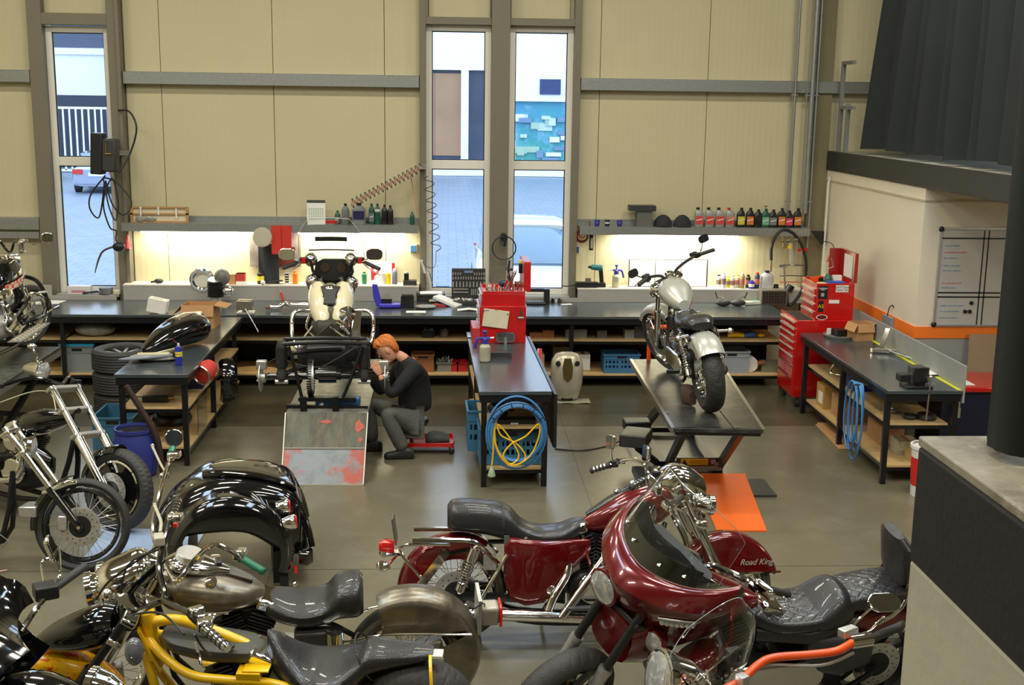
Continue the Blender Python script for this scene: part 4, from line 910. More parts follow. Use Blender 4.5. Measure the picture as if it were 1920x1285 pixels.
quilt([(-.28, 0, .80, .06, .03, .04, 2.6), (-.22, 0, .80, .14, .06, .06, 2.8), (0, 0, .80, .15, .06, .08, 2.8), (.22, 0, .79, .14, .055, .09, 2.6), (.27, 0, .78, .13, .04, .09, 2.6)], kx=9, ky=7).build('pillion_seat', leather, o, ang=3.1)
quilt([(.40, 0, .71, .17, .05, .08, 2.6), (.5, 0, .70, .18, .045, .08, 2.6), (.68, 0, .70, .165, .045, .08, 2.5), (.82, 0, .74, .12, .05, .08, 2.3), (.90, 0, .76, .05, .04, .05, 2.2)], kx=10, ky=8).build('seat', leather, o, ang=3.1)
MB().body(body_sm([(.24, 0, .72, .14, .11, .1, 2.8), (.31, 0, .72, .17, .135, .1, 2.6), (.38, 0, .71, .18, .10, .1, 2.6), (.45, 0, .70, .175, .045, .1, 2.6)], 5), 28).build('seat_bolster', leather, o)
MB().body([(.2, 0, .66, .15, .06, .06, 4), (.5, 0, .62, .18, .05, .06, 4), (.8, 0, .64, .13, .05, .06, 4)], 20).build('seat_base', leather, o)
br = MB().body([(-.02, 0, 0, .10, .035, .03, 2.6), (.03, 0, .005, .145, .045, .035, 2.8), (.14, 0, .015, .155, .045, .04, 3), (.24, 0, .015, .15, .04, .04, 3), (.29, 0, .0, .09, .03, .03, 2.6)], 24); 
for i, v_ in enumerate(br.v): br.v[i] = tuple(V((-.06, 0, .88)) + Matrix.Rotation(R(-78), 3, 'Y') @ V(v_))
brk = br.build('backrest', leather, o)
for s in (-1, 1): MB().tube([(.1, s*.15, .66), (-.04, s*.15, .76), (-.10, s*.12, 1.0)], .012, 8, 3).build('backrest_stay', chrome, o)
fpt, fa = fairing(b, MR, .06)
headlight(b, (1.68, -.10, 1.0), (1, 0, .0), .10, .12, m=MR)
for s in (-1, 1):
    headlight(b, (1.555, s*.21, .83), (1, s*.2, .1), .062, .09, m=MR, name='fog_lamp')
    # LED strip on each flank
    l_ = b.F(); rows = []
    for i in range(9):
        u = s*(.42+.36*i/8); k0 = .30+.02*sin(i/8*pi); rows.append([fpt(u, k0-.12*sin(i/8*pi*.9+.3))+V((.006, s*.008, 0)), fpt(u, k0)+V((.008, s*.008, 0))])
    l_.sheet(rows, .008).build('light_strip', alu, fa)
    for i in range(7):
        u = s*(.45+.30*i/7); b.F().ell(fpt(u, .25)+V((.009, s*.012, 0)), (.016, .016, .016), n=8, m=5).build('led', lensm, fa)
handlebar(b, [(1.14, .03, 1.02), (1.12, .12, 1.10), (1.08, .28, 1.13), (1.0, .36, 1.10), (.86, .43, 1.05)], cm=chrome, r=.016, gr=.019, grip=.14)
mirror(b, (1.06, .30, 1.15), (1.10, .44, 1.20), (-1, -.1, .2), .07, .04, glassm=None); mirror(b, (1.06, -.30, 1.15), (1.10, -.44, 1.22), (-1, .1, .2), .07, .04)
# leg fairings
for s in (-1, 1): MB().body(body_sm([(1.08, s*.24, .62, .03, .10, .06, 4), (1.12, s*.26, .55, .09, .17, .16, 4), (1.2, s*.27, .5, .11, .2, .18, 4), (1.27, s*.26, .48, .09, .16, .14, 4), (1.3, s*.25, .47, .03, .06, .05, 4)], 3), 22).build('leg_fairing', MR, o)
frame_tubes(b, [[(1.24, 0, .86), (.6, 0, .68), (.1, 0, .66)], [(1.26, 0, .76), (1.15, .12, .2), (.4, .13, .16), (0, .12, .33)], [(1.26, 0, .76), (1.15, -.12, .2), (.4, -.13, .16), (0, -.12, .33)]])
MB().body([(1.28, 0, .5, .1, .12, .14, 4), (1.36, 0, .5, .1, .12, .14, 4)], 16).build('oil_cooler', finm, o)
b.F().body([(1.40, 0, .76, .16, .1, .12, 4), (1.54, 0, .80, .20, .12, .24, 3), (1.66, 0, .80, .16, .10, .20, 3)], 16).build('fork_shroud', MR, o)
b.F().tube([(1.5, .06, .85), (1.5, .13, .95), (1.4, .16, 1.0)], .012, 8, 3).build('wiring', black, o)
for y in (-.24, .24): MB().cyl((-.4, y, .22), (.6, y, .2), .045, n=16).build('silencer', chrome, o)
for s in (-1, 1): MB().tube([(1.16, s*.12, .7), (1.2, s*.3, .6), (1.2, s*.33, .4), (1.12, s*.16, .2)], .016, 8, 4).build('engine_guard', chrome, o)
MB().tube([(.6, .15, .18), (.58, .24, .1), (.56, .32, .0)], .012, 8, 3).build('side_stand', bframe, o)
# ================= BARE-METAL MOTORCYCLE (faces left)
bare = blotch('bare_metal', srgb(132, 126, 112), srgb(108, 101, 86), srgb(150, 142, 126), 3, .5, .1, .32, .75)
b = Bike('motorcycle', 'unpainted bare-metal motorcycle with worn grey tank and long patchy rear mudguard', (-.24, 6.50, 0), R(185), 9, 12, (1.32, 0, .9), 30)
o = b.o; ww = mat('old_whitewall', srgb(104, 100, 84), .65)
wheel(b, 0, .33, .13, spokes=20, discs=(), wall=ww, rimm=chrome)
wheel(b, 1.72, .34, .11, spokes=20, front=True, discs=(1,))
fork(b, 1.72, .34, .74, .11)
fender(b, (-.02, 0, .36), .40, .20, 62, 215, bare, 'rear_fender', False, .17, n=36, rad=lambda t: .02*t, flatz=.53)
fender(b, (-.02, 0, .36), .40, .17, 206, 219, chrome, 'bumper_tip', False, .10, n=8)
MB().tube([(.42, .135, .52), (.28, .14, .53), (.15, .145, .56), (-.05, .15, .56), (-.36, .15, .54)], .010, 8, 4, flat=.6).build('fender_strut', chrome, o)
MB().tube([(.42, -.135, .52), (.28, -.14, .53), (.15, -.145, .56), (-.05, -.15, .56), (-.36, -.15, .54)], .010, 8, 4, flat=.6).build('fender_strut', chrome, o)
tl = MB().bb(-.53, -.42, -.055, .055, .52, .64).build('tail_light', mat('lamp_body', srgb(170, 164, 150), .35, .4), o, bev=.02)
MB().bb(-.545, -.528, -.06, .06, .515, .645).build('lens', redlens, tl, bev=.01)
MB().bb(-.42, -.40, -.10, .10, .50, .72).build('licence_bracket', alu, o); MB().tube([(-.36, .1, .66), (-.42, .12, .72), (-.44, .06, .66)], .004, 6, 3).build('wire', black, o)
MB().body(body_sm([(.24, 0, .73, .11, .10, .07, 3), (.28, 0, .73, .15, .125, .08, 3), (.38, 0, .73, .15, .10, .09, 3), (.45, 0, .70, .155, .05, .09, 2.8), (.58, 0, .69, .165, .035, .09, 2.6), (.72, 0, .71, .13, .05, .08, 2.6), (.80, 0, .72, .07, .05, .06, 2.4)], 5), 26).build('seat', leather, o)
ts = []
for q_ in body_sm([(.78, 0, .77, .04, .04, .03, 2.4), (.86, 0, .79, .12, .07, .06, 2.4), (1.0, 0, .82, .17, .10, .10, 2.5), (1.15, 0, .85, .19, .11, .12, 2.5), (1.28, 0, .87, .17, .10, .12, 2.5), (1.36, 0, .88, .08, .06, .07, 2.4)], 5): ts.append(q_)
tk = MB().body(ts, 24).build('fuel_tank', bare, o)
MB().body(body_sm([(.84, 0, .865, .025, .01, .01, 4), (1.0, 0, .925, .03, .012, .01, 4), (1.08, 0, .945, .03, .012, .01, 4)], 4), 12).build('tank_strip', mat('grey_strip', srgb(92, 86, 74), .5), tk)
cs = MB().body(body_sm([(.96, 0, .92, .02, .02, .02, 2.6), (1.02, 0, .94, .05, .03, .03, 2.6), (1.12, 0, .97, .10, .04, .03, 2.4), (1.22, 0, .99, .10, .04, .03, 2.4), (1.32, 0, .98, .04, .02, .02, 2.4)], 4), 18).build('tank_console', chrome, o)
MB().lathe([(.068, -.03), (.075, 0), (.072, .03), (.066, .036), (.001, .036)], (1.17, 0, 1.015), (-.2, 0, 1), 24).build('speedometer', alu, cs)
MB().lathe([(.02, 0), (.02, .014), (.001, .018)], (1.02, 0, .97), (-.2, 0, 1), 12).build('knob', black, cs)
for s in (-1, 1): MB().lathe([(.03, -.01), (.034, .008), (.03, .02), (.001, .024)], (1.05, s*.12, .925), (0, s*.2, 1), 16).build('fuel_cap', chrome, o)
engine(b, .88, .36, case=alu)
frame_tubes(b, [[(1.34, 0, .86), (.9, 0, .72), (.5, 0, .6), (.1, 0, .33)], [(1.36, 0, .76), (1.2, .1, .2), (.5, .12, .16), (0, .1, .33)], [(1.36, 0, .76), (1.2, -.1, .2), (.5, -.12, .16), (0, -.1, .33)]])
for y in (-.2, .2): MB().tube([(.95, y*.7, .5), (.9, y, .3), (.6, y, .24), (.2, y, .22), (-.05, y, .22)], [.024, .03, .035, .04, .04], 12, 4).build('exhaust_pipe', chrome, o)
MB().cyl((.40, .17, .45), (.40, .17, .62), .05, n=18).build('oil_filter', chrome, o)
MB().bb(.42, .62, .08, .16, .35, .6).build('battery_box', mat('battery_box_grey', (.05, .05, .05), .4), o, bev=.01)
# chrome nacelle, lamp, bars with green grips
b.F().body(body_sm([(1.34, 0, .98, .05, .05, .05, 2.4), (1.42, 0, .98, .12, .09, .10, 2.6), (1.52, 0, .94, .135, .10, .16, 2.6), (1.62, 0, .90, .11, .10, .18, 2.6), (1.68, 0, .88, .06, .06, .10, 2.4)], 4), 22).build('headlight_nacelle', chrome, o)
headlight(b, (1.70, 0, .88), (1, 0, -.1), .095, .12)
for s in (-1, 1): headlight(b, (1.64, s*.2, .84), (1, 0, -.1), .055, .1, name='spot_lamp')
L = wld((335, 1087, .97), (365, 1050, 1.05), (397, 1023, 1.12), (425, 1030, 1.10), (462, 1053, 1.03), (492, 1071, 1.0))
Rr = wld((322, 1080, .97), (288, 1005, 1.12), (296, 940, 1.22), (310, 888, 1.28), (319, 862, 1.30), (325, 833, 1.33))
gg = mat('green_grip', srgb(22, 112, 84), .45)
hb = handlebar(b, L, Rr, r=.013, gr=.020, grip=.15, gm=gg, Xm=b.I, lever=False, cm=chrome)
m_ = b.Wd(); m_.cyl(G(322, 829, 1.34), G(326, 826, 1.345), .004).build('bar_end', chrome, hb)
mirror(b, tuple(G(318, 848, 1.30)), tuple(G(326, 822, 1.38)), (.35, -.9, .35), .055, .055, Xm=b.I, rd=.054, glassm=mat('mirror_bright', (.85, .85, .85), .04, 1))
b.Wd().tube(wld((310, 885, 1.26), (300, 868, 1.27), (286, 838, 1.29)), .008, 7, 3, flat=.6).ell(G(286, 836, 1.29), (.013, .013, .013), n=8, m=5).build('lever', mat('bare_lever', srgb(210, 204, 180), .3, .5), hb)
b.Wd().box(G(308, 893, 1.25), (.05, .05, .04)).build('lever_clamp', chrome, hb, bev=.01)
MB().tube([(.6, .15, .18), (.58, .24, .1), (.56, .28, .0)], .012, 8, 3).build('side_stand', bframe, o)
# ================= YELLOW-FRAMED CUSTOM
b = Bike('motorcycle', 'yellow-framed custom motorcycle with smooth black saddle and very fat rear tyre', (-.06, 5.70, 0), R(175), 6, 8, (1.48, 0, .88), 35)
o = b.o
wheel(b, .10, .345, .27, rim=.215, style='cast', spokes=8, hubm=gloss, rimm=gloss, discs=(), n=220, tread=lambda u, s: .007 if (.10 < abs(s) < .88 and ((u*26+abs(s)*1.6+(.5 if s > 0 else 0)) % 1) < .085) else 0)
wheel(b, 1.95, .33, .12, style='cast', spokes=8, hubm=gloss, rimm=gloss, front=True, discs=(-1, 1))
fork(b, 1.95, .33, .78, .12, .028, m=black, low=black, treem=chrome)
flame = blotch('flame_yellow', srgb(240, 190, 20), srgb(214, 60, 20), srgb(236, 120, 30), 9, .55, .02, .2, stretch=(1, 4, 1))
fender(b, (1.95, 0, .33), .38, .17, 30, 160, flame, 'front_fender', True, .07, n=24)
yf = []
for s in (-1, 1):
    yf.append([(1.46, 0, .80), (1.36, s*.08, .74), (1.2, s*.14, .66), (1.0, s*.15, .64), (.8, s*.15, .63), (.6, s*.14, .56), (.35, s*.15, .46), (.1, s*.17, .34)])
    yf.append([(1.46, 0, .68), (1.36, s*.1, .40), (1.25, s*.13, .2), (.9, s*.14, .15), (.4, s*.15, .17), (.05, s*.17, .32)])
for p_ in yf: MB().tube(p_, .024, 12, 5).build('frame_tube', yellow, o)
MB().tube([(1.50, 0, .84), (1.3, 0, .88), (1.1, 0, .82), (.85, 0, .70), (.6, 0, .54)], .028, 12, 5).build('backbone', yellow, o)
MB().cyl((1.42, 0, .66), (1.54-.1, 0, .92), .04, n=16).build('headstock', yellow, o)
for y in (-.1, 0, .1): MB().bar((1.38, y*.4, .62), (1.46, y*.7, .86), .06, .012).build('gusset', yellow, o)
MB().bb(.80, .93, .03, .16, .69, .70).bb(.84, .96, .08, .17, .65, .69).bb(.80, .86, -.1, .03, .69, .70).build('seat_bracket', yellow, o, bev=.003)
MB().body(body_sm([(.84, 0, .72, .05, .02, .04, 4), (.92, 0, .74, .10, .03, .05, 4), (1.1, 0, .76, .12, .03, .06, 4), (1.28, 0, .79, .11, .03, .05, 4), (1.36, 0, .80, .05, .02, .03, 4)], 4), 20).build('fuel_tank_base', mat('tank_tunnel', srgb(72, 72, 66), .45, .2), o)
for x, y in ((1.2, -.09), (1.0, .1)): MB().lathe([(.025, 0), (.025, .012), (.015, .012)], (x, y, .795), (0, 0, 1), 12).build('rubber_mount', black, o)
MB().body(body_sm([(.00, 0, .735, .045, .02, .02, 2.4), (.08, 0, .73, .075, .035, .03, 2.6), (.22, 0, .72, .10, .05, .05, 2.8), (.32, 0, .70, .125, .075, .06, 2.8), (.38, 0, .66, .16, .07, .08, 2.8), (.48, 0, .63, .20, .04, .11, 2.8), (.60, 0, .62, .20, .04, .11, 2.8), (.70, 0, .64, .15, .09, .08, 2.6), (.78, 0, .67, .10, .14, .07, 2.4), (.83, 0, .72, .04, .12, .05, 2.2)], 6), 30).build('seat', leather, o)
MB().torus((.335, 0, .70), (1, 0, -.5), .125, .005, 24, 6, a0=0, a1=pi*2).build('seat_seam', leather, o)
engine(b, .98, .34); MB().tube([(1.1, .15, .5), (1.0, .2, .3), (.6, .22, .25), (.2, .22, .24)], .03, 12, 4).build('exhaust_pipe', chrome, o)
MB().cyl((.92, .2, .42), (1.12, .22, .42), .035, n=14).build('carburettor_tube', chrome, o)
MB().tube([(.02, -.03, .74), (-.0, .15, .72), (-.02, .20, .45), (-.05, .19, .2)], .008, 6, 4, flat=.35).build('tie_strap', yellow, o)
MB().bb(-.05, .03, -.02, .05, .725, .745).build('strap_buckle', white, o, bev=.004)
shock(b, (.28, .05, .42), (.5, .05, .5), .03); MB().box((.25, .17, .50), (.10, .02, .07)).build('bracket', yellow, o)
b.F().body(body_sm([(1.60, 0, .86, .09, .08, .09, 2.3), (1.68, 0, .85, .11, .10, .11, 2.2), (1.80, 0, .82, .10, .09, .10, 2.2), (1.92, 0, .79, .07, .06, .07, 2.2), (1.99, 0, .775, .02, .02, .02, 2)], 4), 24).build('headlight_nacelle', gloss, o)
b.F().cyl((1.54, .0, .86), (1.50, 0, .98), .07, n=26).build('speedometer', gloss, o)
b.F().lathe([(.07, 0), (.072, .012), (.06, .014), (.001, .01)], (1.50, 0, .98), (-.3, 0, 1), 24).build('speedometer_face', chrome, o)
L = wld((262, 1143, 1.0), (310, 1128, 1.08), (349, 1147, 1.10), (362, 1160, 1.10), (385, 1180, 1.09), (425, 1215, 1.06))
Rr = wld((262, 1143, 1.0), (309, 1112, 1.09), (298, 1062, 1.16), (308, 1017, 1.21), (318, 985, 1.24), (334, 940, 1.28))
hb = handlebar(b, [L[1], L[2], L[3], L[4], L[5]], [L[1], Rr[1], Rr[2], Rr[3], Rr[4], Rr[5]], r=.016, m=gloss, gr=.021, grip=.17, gm=chrome, Xm=b.I, ringed=2, lever=False, cm=chrome)
for pts in ([(235, 1122, .97), (262, 1090, 1.06), (297, 1058, 1.15)], [(262, 1147, .96), (290, 1132, 1.04), (320, 1124, 1.09)]): b.Wd().tube(wld(*pts), .018, 10, 4).build('riser', gloss, hb)
b.Wd().box(G(298, 1012, 1.24), (.055, .085, .05), rz=.3).build('master_cylinder', mat('pale_reservoir', srgb(196, 190, 172), .35, .2), hb, bev=.008)
b.Wd().box(G(368, 1148, 1.12), (.07, .05, .05), rz=.6).build('master_cylinder', chrome, hb, bev=.008)
b.Wd().tube(wld((300, 998, 1.24), (302, 980, 1.25), (297, 965, 1.26), (290, 948, 1.27)), .009, 7, 3, flat=.6).ell(G(290, 947, 1.27), (.012, .012, .012), n=8, m=5).build('lever', mat('bare_lever', (0, 0, 0)), hb)
b.Wd().tube(wld((372, 1155, 1.12), (400, 1152, 1.13), (427, 1150, 1.12)), .007, 7, 3, flat=.6).build('lever', chrome, hb)
b.Wd().tube(wld((366, 1205, 1.05), (372, 1225, 1.0), (377, 1246, .96)), .007, 7, 3).build('clutch_lever', chrome, hb)
b.Wd().box(G(329, 985, 1.26), (.02, .02, .02)).build('stop_switch', redlens, hb)
for pts in ([(310, 1015, 1.2), (260, 1050, 1.12), (205, 1090, 1.0), (180, 1125, .9)], [(300, 1030, 1.18), (240, 1060, 1.1), (225, 1130, .9)], [(345, 1190, 1.08), (300, 1150, 1.08), (235, 1155, .95)], [(310, 1050, 1.1), (285, 1085, 1.0), (255, 1105, .9)], [(365, 1190, 1.05), (380, 1215, .95), (395, 1230, .85)]):
    b.Wd().tube(wld(*pts), .006, 6, 5).build('cable', rubberhose, hb)
b.Wd().ell(G(252, 1222, .86), (.045, .045, .07)).build('indicator', mat('smoked_lens', srgb(120, 120, 126), .1, .3), o)
for p_ in ((200, 1115, .9), (238, 1163, .9)): b.Wd().ell(G(*p_), (.03, .03, .03)).build('bolt_cap', chrome, o)
MB().tube([(.6, .15, .18), (.58, .24, .1), (.56, .28, .0)], .012, 8, 3).build('side_stand', bframe, o)
# ================= BLACK FAIRED BIKE AT THE LEFT EDGE
b = Bike('motorcycle', 'gloss black faired motorcycle cut by the left edge of the view, chrome mirror behind', (-.75, 5.12, 0), R(180), 6, 8, (1.27, 0, .95), 27); o = b.o
fpt, fa = fairing(b, gloss, .06)
fork(b, 1.65, .335, .70, .125, .03); wheel(b, 1.65, .335, .13, style='cast', spokes=8, hubm=gloss, rimm=gloss, front=True, discs=(1,)); wheel(b, 0, .33, .14, style='cast', spokes=8, hubm=gloss, rimm=gloss, discs=())
tank(b, [(.78, 0, .74, .05, .05, .04), (.9, 0, .76, .12, .10, .08), (1.05, 0, .79, .16, .13, .12), (1.2, 0, .82, .13, .11, .13), (1.28, 0, .83, .06, .08, .08)], gloss)
engine(b, .82, .36)
MB().body(body_sm([(-.2, 0, .66, .1, .04, .06, 3), (.1, 0, .68, .14, .05, .06, 3), (.4, 0, .66, .17, .05, .08, 3), (.76, 0, .70, .10, .05, .06, 3)], 4), 20).build('seat', leather, o)
b.F().box((1.44, -.30, 1.23), (.02, .10, .06)).build('indicator', amber, fa)
R_ = wld((40, 1185, .98), (62, 1150, 1.04), (85, 1120, 1.08), (100, 1105, 1.1), (160, 1062, 1.12))
hb = b.Wd().tube(R_, .014, 10, 4).build('handlebar', chrome, o); b.Wd().cyl(R_[3], R_[4], .021, n=14).build('grip', rubber, hb); b.Wd().box(R_[3]-V((.03, .02, 0)), (.11, .10, .07), rz=.5).build('switch_housing', black, hb, bev=.01)
b.Wd().tube(wld((88, 1110, 1.11), (80, 1080, 1.13), (78, 1055, 1.14), (92, 1047, 1.15)), .006, 7, 3).build('lever', chrome, hb)
b.Wd().tube(wld((95, 1105, 1.1), (111, 1082, 1.14), (112, 1045, 1.18), (110, 1028, 1.2)), .007, 7, 3).build('mirror_stem', chrome, hb)
mirror(b, tuple(G(108, 1060, 1.15)), tuple(G(99, 1030, 1.22)), (.95, .1, .3), .045, .075, Xm=b.I, rd=.035)
# chrome lamp of a further bike below the frame edge
b = Bike('motorcycle', 'motorcycle mostly below the picture edge showing a chrome headlight and grey mudguard', (-.05, 4.40, 0), R(180), 4, 0, (1.3, 0, .9), 27); o = b.o
wheel(b, 1.62, .33, .12, front=True, discs=(1,)); wheel(b, 0, .33, .14, discs=()); fork(b, 1.62, .33, .66, .11)
h_ = headlight(b, tuple(G(172, 1292, 1.0)), (-1, .15, .1), .09, .14, Xm=b.I)
fender(b, (1.62, 0, .33), .37, .16, 20, 150, mat('grey_mudguard', srgb(112, 116, 116), .15, .5, coat=1), 'front_fender', True, .05)
tank(b, [(.8, 0, .7, .05, .05, .04), (1.0, 0, .74, .15, .1, .1), (1.2, 0, .76, .13, .1, .1), (1.28, 0, .77, .05, .05, .05)], gloss); engine(b, .8, .34)
MB().body([(.2, 0, .64, .12, .04, .06, 3), (.5, 0, .62, .16, .04, .06, 3), (.78, 0, .68, .09, .04, .05, 3)], 20).build('seat', leather, o)
# ================= ORANGE-BARRED BIKE, LOWER RIGHT
b = Bike('motorcycle', 'motorcycle with thick orange handlebar, small clear screen and chrome headlight, bottom right', (2.36, 4.55, 0), R(172), 4, 6, (1.2, 0, .88), 28); o = b.o
dkred = mat('deep_red_black', srgb(46, 8, 10), .2, .1, coat=1)
wheel(b, 0, .33, .15, discs=()); wheel(b, 1.6, .33, .12, front=True, discs=(1,)); fork(b, 1.6, .33, .64, .115)
headlight(b, tuple(G(1238, 1275, 1.0)), (-1, -.25, .2), .13, .2, Xm=b.I)
tank(b, [(.66, 0, .72, .05, .05, .04), (.8, 0, .74, .13, .1, .1), (.95, 0, .77, .16, .12, .12), (1.08, 0, .79, .13, .1, .12), (1.16, 0, .8, .05, .05, .06)], dkred)
engine(b, .72, .36, case=dkred)
MB().body(body_sm([(.0, 0, .66, .1, .04, .06, 3), (.2, 0, .66, .14, .05, .08, 3), (.5, 0, .64, .16, .04, .08, 3), (.68, 0, .69, .1, .05, .06, 3)], 4), 20).build('seat', leather, o)
fender(b, (0, 0, .33), .38, .18, 60, 190, dkred, 'rear_fender', False, .05)
for y in (-.2, .2): MB().cyl((-.3, y, .24), (.6, y, .24), .042, n=16).build('silencer', chrome, o)
frame_tubes(b, [[(1.16, 0, .8), (.6, 0, .6), (.1, 0, .4)], [(1.2, 0, .7), (1.1, .1, .2), (.4, .12, .16), (0, .1, .33)], [(1.2, 0, .7), (1.1, -.1, .2), (.4, -.12, .16), (0, -.1, .33)]])
MB().body([(.45, -.14, .5, .04, .1, .1, 4), (.55, -.15, .5, .05, .12, .12, 4), (.65, -.14, .5, .04, .1, .1, 4)], 16).build('side_cover', mat('grey_cover', srgb(70, 74, 76), .4), o)
L = wld((1240, 1330, .98), (1310, 1310, 1.0), (1380, 1283, 1.03), (1418, 1250, 1.08), (1450, 1234, 1.10), (1520, 1228, 1.11), (1570, 1221, 1.12), (1600, 1204, 1.13), (1625, 1200, 1.13), (1690, 1175, 1.13))
hb = b.Wd().tube(L[:7]+[L[7]], .0185, 14, 5).build('handlebar', orangep, o)
b.Wd().cyl(L[8], L[9], .021, n=16).build('grip', rubber, hb); b.Wd().cyl(L[9]-(L[9]-L[8]).normalized()*.012, L[9]+(L[9]-L[8]).normalized()*.014, .023, n=16).build('bar_end', chrome, hb)
b.Wd().cyl(L[7]-V((.015, 0, 0)), L[8]+V((.02, .008, 0)), .032, n=18).build('throttle_housing', chrome, hb)
b.Wd().box(G(1590, 1185, 1.16), (.09, .045, .04), rz=.5).build('master_cylinder', alu, hb, bev=.006)
b.Wd().tube(wld((1612, 1190, 1.15), (1632, 1183, 1.16), (1650, 1165, 1.17), (1656, 1160, 1.17)), .008, 7, 3, flat=.6).ell(G(1657, 1160, 1.17), (.012, .012, .012), n=8, m=5).build('lever', chrome, hb)
b.Wd().box(G(1375, 1228, 1.08), (.07, .05, .06), rz=.4).build('switch_box', black, hb, bev=.008)
b.Wd().tube(wld((1415, 1262, 1.06), (1440, 1247, 1.07), (1540, 1248, 1.07), (1600, 1225, 1.09)), .007, 7, 5).build('cable', alu, hb)
b.Wd().box(G(1392, 1278, 1.05), (.045, .05, .06), rz=.5).build('bar_clamp', alu, hb, bev=.006)
mirror(b, tuple(G(1592, 1183, 1.16)), tuple(G(1658, 1130, 1.27)), (.05, -.62, .78), .075, .045, Xm=b.I, rd=.044, glassm=mat('mirror_glass', (0, 0, 0)), up=(0, 0, 1), stem=[tuple(G(1590, 1183, 1.16)), tuple(G(1612, 1160, 1.2)), tuple(G(1632, 1142, 1.24))])
# small clear screen
c0 = G(1356, 1212, 1.16); hd = V((-.45, .86, .1)).normalized()*-1; sx = V((.84, .52, .12)).normalized(); upv = V((.10, .12, .98)).normalized()
rows = []
for i in range(21):
    u = -1+2*i/20; w_ = .30; row = []
    for j in range(9):
        v = j/8; ww_ = w_*(1-.5*v**2.6)*(.80+.35*v); row.append(c0+sx*(u*ww_)+upv*(-.20+.40*v*(1-.25*u*u))-hd*(.07*u*u)*(1))
    rows.append(row)
clear2 = MT['clear_screen']
sc2 = b.Wd().sheet(rows, .004).build('windscreen', clear2, o)
b.Wd().tube([r[-1] for r in rows], .0018, 6).tube([r[0] for r in rows], .0018, 6).tube(rows[0], .0018, 6).tube(rows[-1], .0018, 6).build('screen_edge', MT['screen_edge'], sc2)
b.Wd().tube([rows[3][1], rows[10][3]+hd*.01, rows[17][3]], .004, 6, 4).build('screen_strap', chrome, sc2)
for i in (5, 15): b.Wd().cyl(rows[i][2]-hd*.04, rows[i][2]+hd*.01, .012, n=10).build('screen_mount', chrome, sc2)
# ================= TWO LONG-FORKED BIKES AT THE LEFT
b = Bike('motorcycle', 'black long-forked motorcycle with wire-spoked front wheel, nearer of two by the left edge', (-4.66, 8.60, 0), R(-2), 7, 6, (1.45, 0, .85), 36); o = b.o
wheel(b, 1.98, .345, .085, rim=.27, spokes=20, front=True, discs=(-1,), rimm=rimb, hubm=finm, n=90)
fork(b, 1.98, .345, .90, .105, .026, m=chrome, low=gloss, lowL=.36, treem=chrome, trees=(.66, .84))
fender(b, (1.98, 0, .345), .372, .13, 100, 185, gloss, 'front_fender', True, .02)
MB().body([(1.72, -.08, .60, .01, .01, .01, 3), (1.78, -.085, .62, .02, .02, .02, 3), (1.92, -.09, .68, .03, .03, .02, 3), (1.98, -.09, .68, .01, .01, .01, 3)], 14).build('chrome_scoop', chrome, o)
wheel(b, 0, .33, .2, style='cast', spokes=8, discs=())
engine(b, .95, .34)
tank(b, [(.8, 0, .68, .04, .04, .04), (1.0, 0, .73, .13, .1, .09), (1.25, 0, .78, .13, .1, .1), (1.4, 0, .81, .06, .05, .06)], gloss)
frame_tubes(b, [[(1.48, 0, .86), (1.2, 0, .80), (.8, 0, .62), (.1, 0, .34)], [(1.48, 0, .74), (1.36, .1, .2), (.6, .13, .15), (0, .1, .33)], [(1.48, 0, .74), (1.36, -.1, .2), (.6, -.13, .15), (0, -.1, .33)]], .02)
MB().body(body_sm([(.2, 0, .56, .1, .04, .05, 3), (.5, 0, .52, .16, .04, .05, 3), (.78, 0, .62, .08, .05, .05, 3)], 4), 18).build('seat', leather, o)
MB().lathe([(0, 0), (.05, .003), (.055, .02), (.05, .05), (0, .055)], (1.12, -.16, .66), (0, -1, 0), 18).build('horn', chrome, o)
for z, x in ((.62, 1.0), (.5, 1.25)): MB().tube([(x, -.12, z), (x+.12, -.2, z-.1), (x-.1, -.22, .26), (x-.8, -.22, .22)], .026, 12, 4).build('exhaust_pipe', chrome, o)
MB().bb(1.55, 1.68, -.1, .1, .42, .5).build('oil_cooler', alu, o, bev=.01)
handlebar(b, [(1.36, .03, 1.04), (1.28, .15, 1.16), (1.16, .34, 1.16), (1.02, .42, 1.12)], m=chrome)
headlight(b, (1.62, 0, .92), (1, 0, -.1), .075, .12)
b = Bike('motorcycle', 'black long-forked motorcycle with solid front wheel, behind the wire-wheeled one', (-4.38, 10.38, 0), R(-30), 7, 4, (1.5, 0, .85), 40); o = b.o
wheel(b, 1.98, .335, .13, rim=.235, style='disc', front=True, discs=(-1,), hubm=gloss, rimm=chrome, n=200, tread=lambda u, s: .006 if (.05 < abs(s) < .85 and ((u*46+(.5 if abs(s) > .45 else 0)) % 1) < .25) else 0)
fork(b, 1.98, .335, 1.0, .135, .032, m=chrome, low=chrome, lowL=.5, treem=alu, trees=(.52, .76, .97))
fender(b, (1.98, 0, .335), .362, .15, 92, 170, gloss, 'front_fender', True, .02)
wheel(b, 0, .33, .2, style='cast', spokes=8, discs=()); engine(b, .95, .34)
tank(b, [(.8, 0, .70, .04, .04, .04), (1.0, 0, .75, .14, .1, .1), (1.2, 0, .80, .14, .1, .1), (1.42, 0, .85, .05, .05, .05)], gloss)
frame_tubes(b, [[(1.52, 0, .92), (1.2, 0, .82), (.8, 0, .62), (.1, 0, .34)], [(1.5, 0, .78), (1.36, .1, .2), (.6, .13, .15), (0, .1, .33)], [(1.5, 0, .78), (1.36, -.1, .2), (.6, -.13, .15), (0, -.1, .33)]], .022)
